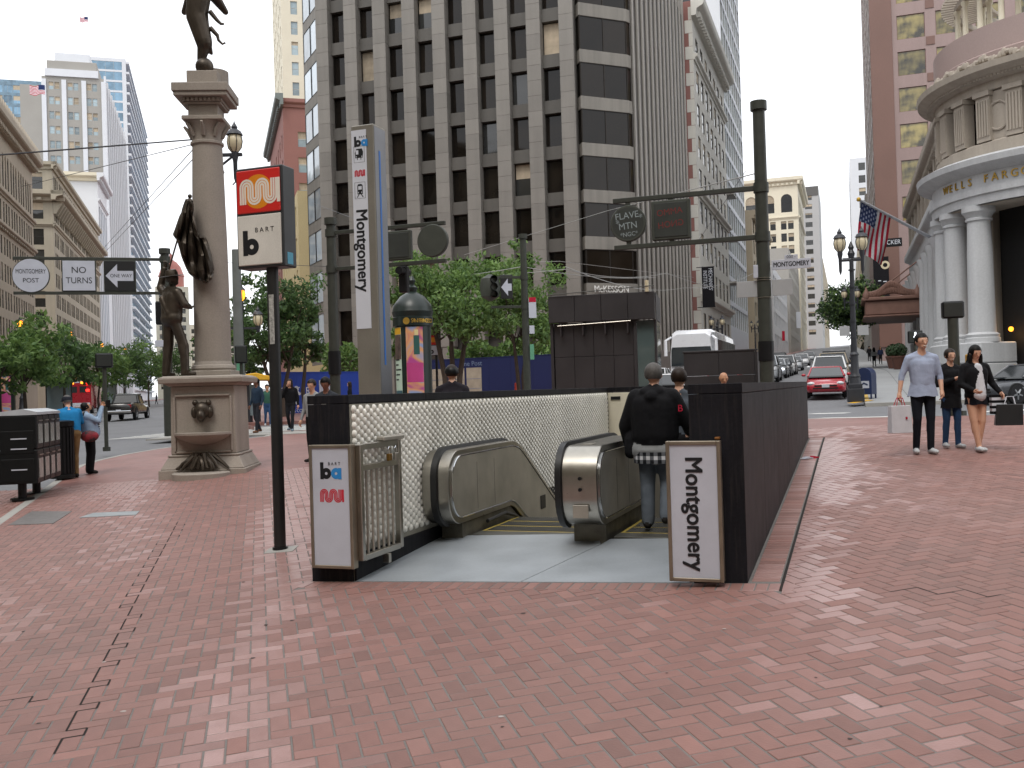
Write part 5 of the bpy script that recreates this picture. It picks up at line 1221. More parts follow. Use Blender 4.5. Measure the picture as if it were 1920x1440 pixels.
# traffic signal across the side street
B3 = on(988, 38.5); g4 = gantry('traffic_signal', 'grey pole with red traffic signal and one way arrow before the trees', B3, -TH + R(30), at(972, 447, 38.5).z, (at(980, 520, 38.5).z, at(985, 575, 38.5).z), -1.35, .13)
zc_ = at(930, 540, 38.5).z - B3.z
MB().lathe([(.08, -.52), (.36, -.35), (.42, 0), (.36, .35), (.08, .52)], 16, (-1.35, .1, zc_)).build('signal_hood', BACKM, g4, smooth=True)
for i in range(3):
    z = zc_ + .3 - i * .3; MB().cyl((-1.28, -.42, z), (-1.28, 0, z), .14, .14, 14, cap=False).build('signal_visor', BLACK, g4, smooth=True)
    q = MB(); disc(q, -1.28, -.06, z, .12, .02, n=16); q.build('signal_lens', mat('red_lens_dim', 'a0302f', .3, emit=.6) if i == 0 else BLACK, g4)
plate_sign(g4, -.72, zc_ + .02, .5, .95, True, MATS['sign_black_face'], .06); q = MB(); x = -.72; q.add([(x - .22, -.05, zc_), (x + .05, -.05, zc_ + .34), (x + .05, -.05, zc_ + .14), (x + .2, -.05, zc_ + .14), (x + .2, -.05, zc_ - .14), (x + .05, -.05, zc_ - .14), (x + .05, -.05, zc_ - .34)], [tuple(range(7))]); q.build('white_arrow', SIGNW, g4)
for px, py, w_, h_, m_, nm in ((996, 578, .3, .75, SIGNW, 'parking_sign'), (990, 618, .2, .32, SIGNW, 'route_plate'), (990, 660, .16, .6, mat('info_green', '5f9b7c', .5), 'green_notice')):
    p = at(px, py, 38.3); x = (p.x - B3.x); MB().box(.12, .12 + w_, -.17, -.14, p.z - B3.z - h_ / 2, p.z - B3.z + h_ / 2).build(nm, m_, g4, bevel=.004)
MB().box(.13, .41, -.175, -.171, at(996, 566, 38.3).z - B3.z, at(996, 558, 38.3).z - B3.z + .02).build('red_header', FR, g4)
# pedestrian signals
def ped(name, label, base, rz, zc_, w_=.42, h_=.4, lit=False, pr=.055):
    g = thing(name, label, 'pedestrian signal', base, rz); z = zc_ - base[2]
    MB().cyl((0, 0, 0), (0, 0, z - h_ / 2), pr, n=12).build('pole', POLE if not lit else DARKG, g, smooth=True); MB().cyl((0, 0, 0), (0, 0, .12), pr * 1.9, n=12).build('base', POLE, g)
    MB().box(-w_ / 2, w_ / 2, -.13, .13, z - h_ / 2, z + h_ / 2).build('housing', BLACK, g, bevel=.035); MB().box(-w_ / 2 + .04, w_ / 2 - .04, -.138, -.131, z - h_ / 2 + .04, z + h_ / 2 - .04).build('housing_door', DARKG, g, bevel=.008)
    return g, z
pa = place(200, 846); ped('pedestrian_signal', 'back of a black pedestrian signal beside the photographing woman', pa, TM, at(190, 676, pa.y).z, 30 * pa.y / FPX, 27 * pa.y / FPX)
g, z = ped('pedestrian_signal', 'back of a black pedestrian signal behind the walking trio', on(1790, 24), -R(15), at(1789, 581, 24).z, .5, .42, pr=.13)
MB().box(.26, .4, -.15, .1, 1.0, 1.5).build('push_button_box', YEL, g, bevel=.02)
pw_ = on(1718, 43); g, z = ped('pedestrian_signal', 'lit walk signal showing a white walking figure', pw_, -R(15), at(1712, 632, 43).z, .6, .55)
q = MB(); y = -.14; q.ball((.0, y, z + .17), (.04, .01, .045), 8); ribbon(q, [(-.0, z + .12), (.01, z - .03)], .085, y); ribbon(q, [(.0, z - .02), (.03, z - .1), (.07, z - .2)], .04, y - .001); ribbon(q, [(.0, z - .02), (-.03, z - .1), (-.06, z - .2)], .04, y - .001); ribbon(q, [(0, z + .1), (.06, z + .02), (.1, z + .0)], .03, y - .001); ribbon(q, [(0, z + .1), (-.05, z + .03), (-.07, z - .03)], .03, y - .001); q.build('walk_figure', WALKL, g)
pk = on(453, 33); g, z = ped('pedestrian_signal', 'small black pedestrian signal behind the monument column', pk, TM, at(440, 665, 33).z, .4, .6)
# lamp standards
LAMPM = mat('lamp_iron', '2b2d33', .45, var=.15, scale=6)
def lantern(par, x, z, k=1., lit=False, tail=True):
    MB().lathe([(.09 * k, z), (.2 * k, z + .14 * k), (.235 * k, z + .34 * k), (.2 * k, z + .52 * k), (.15 * k, z + .56 * k)], 14, (x, 0, 0)).build('globe', AMBER if lit else OPAL, par, smooth=True)
    MB().lathe([(.26 * k, z + .55 * k), (.2 * k, z + .66 * k), (.09 * k, z + .74 * k), (.1 * k, z + .8 * k), (.03 * k, z + .92 * k), (.005, z + 1.0 * k)], 14, (x, 0, 0)).build('lamp_cap', LAMPM, par, smooth=30)
    q = MB()
    for i in range(6):
        a = i * PI / 3; q.tube([(x + r * k * math.cos(a), r * k * math.sin(a), z + h * k) for r, h in ((.1, 0), (.21, .14), (.245, .34), (.21, .53))], .012 * k, 4)
    q.build('globe_ribs', LAMPM, par)
    MB().lathe([(.02 * k, z - .95 * k if tail else z - .3 * k), (.06 * k, z - .8 * k if tail else z - .25 * k), (.07 * k, z - .3 * k), (.11 * k, z - .1 * k), (.1 * k, z + .02 * k)], 10, (x, 0, 0)).build('lamp_holder', LAMPM, par, smooth=30)
def double_lamp(label, base, rz, zt, k=1., dx=.42):
    g = thing('street_lamp', label, 'street lamp', base, rz, 'twin lantern street lamps'); H = zt - base[2] - 1.0 * k
    MB().box(-.32 * k, .32 * k, -.32 * k, .32 * k, 0, .55 * k).box(-.26 * k, .26 * k, -.26 * k, .26 * k, .551 * k, .75 * k).build('pedestal', LAMPM, g, bevel=.02)
    MB().lathe([(.24, .75), (.2, 1.0), (.22, 1.05), (.16, 1.2), (.15, 1.9), (.19, 1.95), (.12, 2.05)], 16).build('shaft_base', LAMPM, g, smooth=30)
    MB().tube([(0, 0, 2.0), (0, 0, H - .35)], [.12, .085], 14).build('shaft', LAMPM, g, smooth=True)
    for z in np.linspace(2.6, H - .8, 5): MB().cyl((0, 0, z), (0, 0, z + .05), .14, n=12).build('collar', LAMPM, g)
    MB().box(-dx, dx, -.05, .05, H - .42, H - .32).box(-dx * .8, dx * .8, -.03, .03, H - .31, H - .27).build('crossarm', LAMPM, g, bevel=.01)
    MB().lathe([(.1, H - .3), (.15, H - .1), (.08, H + .05), (.12, H + .15), (.02, H + .4)], 10).build('finial', LAMPM, g, smooth=30)
    for x in (-dx, dx): lantern(g, x, H, k)
    return g
L1 = place(1605, 756); L1 = on(1603, 40); dl = double_lamp('twin lantern street lamp nearest the red car', L1, R(-15), at(1600, 425, 40).z, 1., .43)
zz = at(1600, 620, 40).z - L1.z
for x0, x1 in ((-.55, -.15), (.15, .58)): MB().box(x0, x1, -.01, .01, zz - .2, zz + .2).build('blank_sign_back', MATS['aluminium_back'], dl, bevel=.004)
for i, (px, d, py, lab) in enumerate(((1347, 92, 590, 'twin lantern street lamp just left of the tall dark pole'), (1116, 70, 568, 'twin lantern street lamp rising behind the dark kiosk'), (1418, 150, 600, 'small twin lantern lamp right of the tall dark pole far down the street'), (1600, 78, 535, 'twin lantern lamp in front of the round dark tree'))):
    b = on(px, d); double_lamp(lab, b, R(-10), at(px, py, d).z, 1., .5)
def amber_lamp(label, b, zt, k=1.3, lit=True, arms=True):
    g = thing('street_lamp', label, 'street lamp', b, TM, 'avenue lamps lit amber'); H = zt - b[2] - k
    MB().lathe([(.4, 0), (.4, .5), (.28, .8), (.22, 1.6), (.26, 1.7), (.12, 2.), (.1, H - .5), (.14, H - .4), (.12, H)], 12).build('post', LAMPM, g, smooth=30)
    lantern(g, 0, H, k, lit, False)
    if arms:
        MB().box(-.75, .75, -.05, .05, H - 1.3, H - 1.2).build('crossarm', LAMPM, g)
        for x in (-.75, .75): lantern(g, x, H - 1.15, .95, False, False)
    return g
for px, py, d, lab, li in ((40, 592, 95, 'amber lit avenue lamp above the nearest left tree', True), (133, 615, 120, 'amber lit avenue lamp between the left trees', True), (192, 638, 150, 'amber lit avenue lamp farther along the row of trees', True), (235, 648, 180, 'amber lit avenue lamp farthest down the left side', True), (455, 528, 45, 'avenue lamp with one amber globe right of the monument', True), (466, 590, 75, 'small amber lit lamp deep in the trees right of the monument', True)):
    amber_lamp(lab, on(px, d), at(px, py, d).z, 1.1 if px < 300 else .9, li, px != 466)
lb_ = on(422, 30); g = thing('street_lamp', 'ornate lantern lamp bracketed out behind the monument column', 'street lamp', lb_, 0); zt = at(443, 225, 30).z - lb_.z; kx = at(441, 300, 30).x - lb_.x
MB().tube([(0, 0, 0), (0, 0, zt - .3)], [.16, .09], 12).build('post', LAMPM, g, smooth=True); lantern(g, kx, zt - 1., .98, False, True)
MB().box(0, kx + .22, -.05, .05, zt - 1.12, zt - 1.02).build('bracket_arm', LAMPM, g, bevel=.01); MB().tube([(0, 0, zt - 1.9), (.12, 0, zt - 1.6), (.05, 0, zt - 1.4), (kx - .05, 0, zt - 1.1)], .04, 8).build('scroll', LAMPM, g, smooth=True)
MB().tube([(kx, 0, zt - 1.9), (kx - .1, 0, zt - 2.0)], .02, 6).build('hook', LAMPM, g)
gp = on(449, 34); g = thing('utility_pole', 'plain grey pole right of the monument column', 'pole', gp); MB().tube([(0, 0, 0), (0, 0, at(449, 468, 34).z - gp.z)], [.2, .15], 12).build('shaft', mat('grey_pole', '6b6f6c', .5, var=.15), g, smooth=True)
MB().box(-.02, .2, -.26, -.22, at(452, 695, 34).z - gp.z, at(452, 670, 34).z - gp.z).build('green_notice', MATS['info_green'], g)
# advertising column
kb = on(777, 34.); ks = thing('advertising_column', 'dark green advertising column with domed roof and posters', 'kiosk', kb, R(10)); H = at(772, 545, 34).z - kb.z; z1 = at(777, 612, 34).z - kb.z; rk = 37 * 34 / FPX
KG = mat('kiosk_green', '16231f', .35, var=.15, scale=3)
MB().lathe([(rk * .98, 0), (rk * .98, .5), (rk * .9, .55), (rk * .9, z1), (rk * 1.02, z1), (rk * 1.02, z1 + .3), (rk * .98, z1 + .32), (rk * 1.05, z1 + .5), (rk * 1.0, z1 + .62), (rk * .95, z1 + .75), (rk * .6, z1 + 1.05), (rk * .22, z1 + 1.2), (.16, z1 + 1.25)], 24).build('drum', KG, ks, smooth=25)
MB().lathe([(.16, z1 + 1.2), (.2, z1 + 1.35), (.08, z1 + 1.45), (.13, z1 + 1.6), (.05, z1 + 1.75), (.01, H)], 12).build('finial', KG, ks, smooth=True)
def poster_mat(name, c1, c2, c3, sc_):
    M = mat(name, c1, .4, var=.0, grain=.02); t = M.node_tree; b = t.nodes['Principled BSDF']
    g = t.nodes.new('ShaderNodeTexCoord'); n = t.nodes.new('ShaderNodeTexNoise'); n.inputs['Scale'].default_value = sc_; n.inputs['Detail'].default_value = 1.5; n.inputs['Distortion'].default_value = 1.2
    cr = t.nodes.new('ShaderNodeValToRGB'); e = cr.color_ramp.elements; e[0].position = .40; e[0].color = (*lin(c1), 1); e[1].position = .62; e[1].color = (*lin(c3), 1); x = cr.color_ramp.elements.new(.5); x.color = (*lin(c2), 1)
    t.links.new(g.outputs['Object'], n.inputs[0]); t.links.new(n.outputs[0], cr.inputs[0]); t.links.new(cr.outputs[0], b.inputs['Base Color']); return M
def curved(name, a0, a1, z0_, z1_, m_, r=rk * .935): return MB().lathe([(r, z0_), (r, z1_)], 8, (0, 0, 0), 0, R(a0), R(a1)).build(name, m_, ks)
curved('poster', -118, -64, .7, z1 - .05, poster_mat('poster_swirl', 'b04a8c', 'd9a06a', '8f9fc4', 1.3))
pz0 = .75 + (z1 - .8) * .26; pz1 = pz0 + (z1 - .8) * .26
curved('poster_pink_band', -117, -65, pz0, pz1, mat('poster_pink', 'b8437f', .4, var=.12, scale=2), rk * .94)
curved('poster_bottle_shape', -94, -76, z1 - 1.0, z1 - .35, mat('poster_bottle', '2e5a55', .4), rk * .94); curved('poster_bottle_top', -91, -79, z1 - .34, z1 - .15, mat('poster_cream', 'd5c58f', .4), rk * .94)
curved('poster', -175, -135, .7, z1 - .05, mat('poster_mint', 'b5c9b8', .4, var=.05)); curved('poster_photo', -174, -136, z1 - 1.15, z1 - .3, mat('poster_photo_print', '5a4a44', .4, var=.7, scale=4), rk * .94); curved('poster_yellow_top', -174, -136, z1 - .29, z1 - .06, YEL, rk * .94); curved('poster_foot', -174, -136, .72, 1.15, mat('poster_teal', '3a5a62', .4), rk * .94)
for i in range(5): curved('poster_text_line', -168, -150 + (i % 3) * 6, 1.5 + i * .17, 1.55 + i * .17, INK, rk * .942)
for i, ch in enumerate('SAN FRANCISCO'):
    a = R(-96 + i * 5.2); o = put_text(ch, .2, GOLD, ks, (rk * 1.025 * math.cos(a), rk * 1.025 * math.sin(a), z1 + .15), ex=.004, name='gold_letter'); o.rotation_euler = (PI / 2, 0, a + PI / 2)
a = R(-113); q = MB(); disc(q, 0, 0, 0, .12, .01, n=20); o = q.build('gold_medallion', GOLD, ks); o.location = (rk * 1.03 * math.cos(a), rk * 1.03 * math.sin(a), z1 + .15); o.rotation_euler[2] = a + PI / 2
# dark lift housing
hb = on(1136, 24.5); hs = thing('lift_housing', 'dark bronze metal lift housing with glazed right side', 'lift housing', hb, -R(12)); zt_ = at(1140, 552, 24.5).z - hb.z; zm_ = at(1140, 602, 24.5).z - hb.z
DBR = mat('dark_bronze_panel', '3c3a3c', .45, metal=.3, var=.2, scale=1.5, grain=.06)
W2 = 1.38
for i in range(4): MB().box(-W2 + i * .665, -W2 + .66 + i * .665, -.2, 0, zm_, zt_).build('fascia_panel', DBR, hs, bevel=.008)
for i in range(3): MB().box(1.28, 1.3, .01 + i * .6, .6 + i * .6, zm_, zt_).build('fascia_panel', DBR, hs, bevel=.004)
MB().box(-W2, 1.27, .01, 1.8, zt_ - .06, zt_ - .01).build('roof', DBR, hs)
for i in range(4):
    for k in range(3):
        MB().box(-1.28 + i * .5, -.785 + i * .5, .0, .04, .1 + k * (zm_ - .1) / 3, .1 + (k + 1) * (zm_ - .1) / 3 - .01).build('wall_panel', DBR, hs, bevel=.006)
for a_ in ((-W2, -1.3, -.05, 1.8), (.72, .80, -.05, .04), (1.24, 1.3, -.05, .04)): MB().box(*a_, 0, zm_ - .01).build('corner_post', DBR, hs, bevel=.01)
MB().box(.81, 1.235, .0, .012, 0, zm_ - .02).build('glass_pane', glassmat('lift_glass', '5a6a6a', .04, .03), hs); 
for i in range(3): MB().box(1.27, 1.282, .05 + i * .58, .6 + i * .58, 0, zm_ - .02).build('glass_pane', MATS['lift_glass'], hs)
MB().box(-1.2, .74, .3, 1.7, 0, zm_ - .03).build('shaft_core', DBR, hs)
zr = at(1120, 605, 24.5).z - hb.z; MB().cyl((-1.15, -.26, zr - .06), (.68, -.26, zr), .014, n=8).build('handrail', STEEL, hs, smooth=True)
for i in range(4): MB().taper(-1.1 + i * .56, -1.06 + i * .56, -.22, 0, zr - .3, -1.1 + i * .56, -1.06 + i * .56, -.25, 0, zr).build('fin', DBR, hs)
MB().tube([(-W2, -.25, zt_ + .03), (1.28, -.25, zt_ + .14)], .012, 6).build('roof_rail', POLE, hs); MB().cyl((1.1, -.2, zt_), (1.1, -.2, zt_ + .28), .05, n=10).build('roof_post', OPAL, hs)
# low dark stair wall behind the right wall
sb = on(1348, 20.8); ss = thing('stair_wall', 'low dark metal stair enclosure beyond the right entrance wall', 'wall', sb, -EA); zt_ = at(1350, 660, 20.8).z - sb.z
for i in range(2): MB().box(-.74 + i * .745, 0 + i * .745, 0, .06, -.3, zt_ - .5).box(-.74 + i * .745, 0 + i * .745, 0, .06, zt_ - .495, zt_).build('panel', DBR, ss, bevel=.006)
MB().box(.75, .81, 0, 2.6, -.3, zt_ - .02).build('side_panel', DBR, ss, bevel=.006); MB().box(-.76, .82, -.015, .075, zt_, zt_ + .04).build('top_rail', DBR, ss, bevel=.006)
# blue hoardings
def hoard(name, label, pa, pb, h, m_, n):
    a, b = Vector((pa.x, pa.y)), Vector((pb.x, pb.y)); d = b - a; L_ = d.length; z = min(zg(*a), zg(*b))
    g = thing(name, label, 'hoarding', (a.x, a.y, z), math.atan2(d.y, d.x))
    for i in range(n): MB().box(L_ * i / n + .004, L_ * (i + 1) / n - .004, 0, .06, -.4, h).build('board', m_, g)
    MB().box(0, L_, -.02, .08, h + .002, h + .06).build('top_rail', m_, g); return g, L_
hd, L_ = hoard('hoarding', 'bright blue hoarding with white lettering behind the crossing woman', on(512, 57), on(676, 62), 2.45, BLUE, 4)
put_text('YOU   ARE', .62, WHITE, hd, (1.5, -.012, 1.35), ex=.003); put_text('WALK   OPEN', .62, WHITE, hd, (2.0, -.012, .62), ex=.003); put_text('DURING CONSTRUCTION', .27, WHITE, hd, (2.1, -.012, .18), ex=.003)
q = MB(); xx = 1.62; q.cyl((xx, -.012, 1.5), (xx, -.004, 1.5), .17, n=16); q.box(xx - .24, xx + .24, -.012, -.004, 1.55, 1.6); q.prism(arc(xx, 1.12, .28, 0, PI, 10), -.012, -.004); q.build('worker_pictogram', WHITE, hd)
xn = L_ * .50; MB().box(xn, xn + 1.4, -.03, -.002, .75, 2.0).build('white_notice', SIGNW, hd); put_text('Specials', .34, mat('notice_red', 'b0262c', .5), hd, (xn + .65, -.032, 1.15), ex=.002); MB().box(xn + .85, xn + 1.15, -.032, -.031, 1.5, 1.85).build('notice_crest', mat('crest_grey', '8fa0b8', .6), hd); MB().box(xn + 1.1, xn + 1.45, -.03, -.002, .2, .74).build('red_notice', FR, hd)
hd2, L2 = hoard('hoarding', 'navy hoarding with pale printed panels behind the trees', on(800, 62), on(1042, 58), 2.75, NAVY, 6)
put_text('One Post', .42, mat('dim_letters', '6f7f9c', .6), hd2, (3.2, -.012, 2.45), ex=.002)
for x in (.4, 1.7, 2.9): MB().box(x, x + 1.05, -.02, -.002, .3, 2.2).build('printed_panel', mat('printed_facade', 'a59c8c', .6, var=.2, scale=2), hd2)
for x in (.9, 2.2, 3.4):
    for z in (.9, 1.5): MB().box(x - .5, x + .5, -.026, -.021, z, z + .025).build('printed_line', MATS['dim_letters'], hd2)
# small second transit sign
b2_ = on(814, 47); g = thing('pole_sign', 'small far red and white transit sign beside the advertising column', 'pole sign', b2_, -EA); zt = at(813, 628, 47).z - b2_.z; MB().cyl((.1, .1, 0), (.1, .1, zt), .06, n=10).build('pole', BLACK, g)
MB().box(-.3, .3, -.1, .1, zt - 1.0, zt).build('cabinet', MATS['cabinet_charcoal'], g, bevel=.01); MB().box(-.27, .27, -.112, -.1, zt - .48, zt - .03).build('red_panel', SRED, g); MB().box(-.2, .2, -.116, -.112, zt - .36, zt - .12).build('orange_band', SOR, g); MB().box(-.27, .27, -.112, -.1, zt - .97, zt - .52).build('white_panel', SIGNW, g); ba_logo(g, -.12, -.115, zt - .9, .28, False)
# newspaper racks and bin
nb = place(45, 938); nr = thing('newspaper_rack', 'black newspaper rack on two pedestal feet at the left edge', 'newspaper rack', nb, R(104))
h0, h1 = at(50, 905, nb.y).z - nb.z, at(50, 778, nb.y).z - nb.z
for i, x in enumerate((-.4, .1, .6, 1.1)):
    for k in range(2):
        zb0 = h0 + (h1 - h0) * .5 * k; MB().box(x, x + .485, -.33, .33, zb0 + .004, zb0 + (h1 - h0) * .5 - .004).build('rack_box', mat('rack_black', '0d0f10', .4, var=.15, spec=.3), nr, bevel=.02)
        MB().box(x + .08, x + .4, -.342, -.332, zb0 + .1, zb0 + .45).build('rack_window', mat('rack_window_pale', '8a8d88', .15, var=.3, scale=4), nr); MB().box(x + .1, x + .38, -.355, -.332, zb0 + .5, zb0 + .52).build('handle', STEEL, nr)
    MB().prism([(-.34, h1), (-.34, h1 + .05), (-.1, h1 + .11), (.34, h1 + .06), (.34, h1)], x, x + .483, ax='x').build('rack_top', mat('rack_top_grey', 'b4b9bd', .4), nr)
for z0_, z1_ in ((.05, .45), (.55, .95)): MB().box(-.409, -.401, -.27, .27, h0 + z0_, h0 + z1_).build('side_panel', MATS['rack_black'], nr, bevel=.01)
for z in (.25, .62, .8): MB().box(-.417, -.411, -.16, .1, h0 + z, h0 + z + .022).build('side_slot', SIGNW, nr)
for x in (-.1, 1.0): MB().cyl((x, 0, 0), (x, 0, h0), .075, n=12).build('foot', BLACK, nr, smooth=True); MB().cyl((x, 0, .01), (x, 0, .045), .2, n=16).build('foot_plate', BLACK, nr)
tb = place(118, 900); tc = thing('litter_bin', 'black slatted litter bin beside the newspaper rack', 'bin', tb); H = at(118, 788, tb.y).z - tb.z
MB().lathe([(.25, .03), (.25, .1), (.22, .12), (.22, H - .15), (.25, H - .13), (.25, H - .02), (.15, H)], 20).build('drum', MATS['rack_black'], tc, smooth=30)
sl_ = MB().box(.222, .243, -.024, .024, .13, H - .16).mesh('slat', BLACK, bevel=.006)
for i in range(20):
    o = obj('slat', sl_, tc); o.rotation_euler[2] = i * PI / 10
# left kiosk, shelter, mailbox, planters
kb2 = on(10, 70); c2 = clone(ks, kb2, R(30), 'domed advertising column at the far left edge under a tree')
def shelter(label, px, py, d, wpx):
    b = on(px, d); zt = at(px, py, d).z - b.z; w_ = wpx * d / FPX; g = thing('transit_shelter', label, 'shelter', b, TM, 'yellow roofed transit shelters')
    MB().prism([(-w_ / 2, zt - .3), (w_ / 2 + .5, zt - .35), (w_ / 2 + .5, zt - .2), (w_ * .1, zt), (-w_ / 2, zt - .05)], -.9, 1.4).build('roof', YEL, g, bevel=.03)
    for x in (-w_ / 2 + .15, w_ / 2 - .1): MB().cyl((x, .8, 0), (x, .8, zt - .3), .05, n=8).build('post', LAMPM, g)
    MB().box(-w_ / 2 + .2, w_ / 2 - .15, .8, .83, .3, zt - .5).build('glass_panel', GL[3], g)
shelter('yellow roofed transit shelter behind the blue shirted man', 106, 703, 78, 50); shelter('far yellow roofed shelter down the avenue', 207, 712, 120, 20); shelter('yellow shelter roof right of the monument pedestal', 475, 700, 44, 30)
mb_ = on(1624, 41.5); g = thing('mailbox', 'dark blue mailbox behind the street lamp base', 'mailbox', mb_, R(-40)); MBL = mat('mailbox_blue', '1d2b4f', .4, var=.08)
MB().prism([(-.32, .18), (.32, .18), (.32, 1.0)] + arc(0, 1.0, .32, 0, PI, 10) + [(-.32, 1.0)], -.3, .3).build('body', MBL, g, bevel=.01)
for x in (-.28, .28):
    for y in (-.26, .26): MB().box(x - .03, x + .03, y - .03, y + .03, 0, .178).build('leg', MBL, g)
MB().box(-.2, .22, -.306, -.301, .45, .75).build('emblem_plate', SIGNW, g); q = MB(); ribbon(q, [(-.14, .55), (.0, .66), (.16, .58)], .07, -.309); q.build('eagle_mark', MBL, g)
for i, (px, d) in enumerate(((1687, 66), (1676, 71))):
    b = on(px, d); g = thing('planter', ('clipped round bush in a brown pot by the bank', 'second brown potted bush just behind the first')[i], 'planter', b); MB().lathe([(.35, 0), (.5, .75), (.55, .8), (.55, .9), (.4, .9), (0, .88)], 14).build('pot', mat('brown_pot', '5a3a30', .6), g, smooth=30); leafball = (g, b)
    q = MB(); pts = rng.normal(0, 1, (500, 3)); pts /= np.linalg.norm(pts, axis=1)[:, None]
    for p in pts:
        p = p * .5 * rng.uniform(.85, 1.05); t1 = np.cross(p, rng.normal(0, 1, 3)); t1 = t1 / np.linalg.norm(t1) * .09; t2 = np.cross(t1, p + rng.normal(0, .3, 3)); t2 = t2 / np.linalg.norm(t2) * .06; c_ = p + [0, 0, 1.25]
        q.add([c_ - t1, c_ + t2, c_ + t1, c_ - t2], [(0, 1, 2, 3)])
    q.build('foliage', mat('box_leaf', '2e4326', .7, var=.3, scale=6), g)
cn = on(966, 52); g = thing('traffic_cone', 'thin orange marker post before the navy hoarding', 'marker', cn); MB().lathe([(.2, 0), (.2, .04), (.07, .06), (.05, 1.1), (.01, 1.12)], 12).build('post', mat('cone_orange', 'c0402c', .5), g, smooth=30); MB().lathe([(.068, .5), (.063, .7)], 12).build('white_band', SIGNW, g)
lt = gnd(1516, 862); g = thing('litter', 'scrap of white and red litter by the wall foot', 'litter', (lt.x, lt.y, lt.z + .006), .4); MB().prism([(-.12, 0), (-.02, .03), (.05, .012), (.05, 0)], -.05, .05).build('white_scrap', SIGNW, g); MB().prism([(.055, 0), (.08, .035), (.16, .02), (.17, 0)], -.04, .05).build('red_scrap', FR, g)
# flags on the left skyline
def flagpole(label, px, py, d, k):
    p = at(px, py, d); g = thing('flag', label, 'flag', p); MB().cyl((0, 0, -12 * k), (0, 0, .8 * k), .15 * k, n=8).build('pole', WHITE, g); VV = []; fs = []; ms = []
    for i in range(14):
        for j in range(15): VV.append((-j * .36 * k, .2 * math.sin(j * .8), -i * .23 * k + .25 * k * math.sin(j * .5)))
    for i in range(13):
        for j in range(14): fs.append((i * 15 + j, i * 15 + j + 1, (i + 1) * 15 + j + 1, (i + 1) * 15 + j)); ms.append(2 if (i < 7 and j < 6) else i % 2)
    me = bpy.data.meshes.new('flag_cloth'); me.from_pydata(VV, [], fs); [me.materials.append(x) for x in (FR, FWh, FB)]; me.polygons.foreach_set('material_index', ms); obj('flag_cloth', me, g)
flagpole('striped flag flying on a rooftop pole at far left', 85, 160, 260, .82); flagpole('tiny pale flag high in the sky at upper left', 165, 32, 420, .7)
# overhead wires
WIRE = mat('wire', '2a2b2e', .5); WIREL = mat('painted_glint_tram_wire', 'a9a9a6', .45, metal=.3, var=.1)  # pale tram wire copy carries a bright glint in its colour
def wire(label, pts, r=.012, sag=0.):
    P = [at(*p) for p in pts]; o = P[0]; path = []
    for a, b in zip(P[:-1], P[1:]):
        for i in range(9): t_ = i / 8; q = a.lerp(b, t_); q.z -= sag * 4 * t_ * (1 - t_); path.append(tuple(q - o))
    g = MB().tube(path, r, 5).build('overhead_wire', WIREL if 'tram' in label else WIRE, None, o); return tag(g, label, 'wire', 'overhead tram wires')
wire('thick span wire from the left edge to the column', [(-20, 292, 22), (360, 262, 26)], .02)
wire('upper thin span wire crossing the left buildings', [(40, 350, 60), (365, 270, 28)], .014)
wire('steep guy wire in front of the pale tower', [(190, 470, 90), (362, 280, 28)], .014)
wire('steepest guy wire ending at the column', [(195, 475, 95), (362, 298, 28)], .014)
wire('long tram wire passing behind the scribbled round sign', [(870, 478, 60), (1140, 395, 45), (1430, 322, 20)], .014)
wire('low tram wire crossing in front of the trees', [(740, 520, 60), (980, 500, 40), (1230, 520, 50)], .016, .2)
wire('second low tram wire crossing the tower base', [(740, 505, 60), (1060, 505, 42), (1250, 512, 55), (1400, 545, 90)], .016, .3)
wire('tram wire looping past the library banner', [(1060, 500, 42), (1280, 540, 70), (1420, 508, 110)], .016, .5)
wire('thin tram wire at the level of the signal arm', [(860, 495, 70), (1050, 490, 50), (1300, 520, 90)], .014)
wire('thin wire from the pole sign towards the grey tower', [(585, 380, 60), (690, 420, 30)], .01)
wire('thin wire high across the left avenue', [(300, 487, 70), (620, 500, 45)], .012)
wire('slack wire slanting in front of the library facade', [(1290, 480, 80), (1400, 318, 40)], .012)
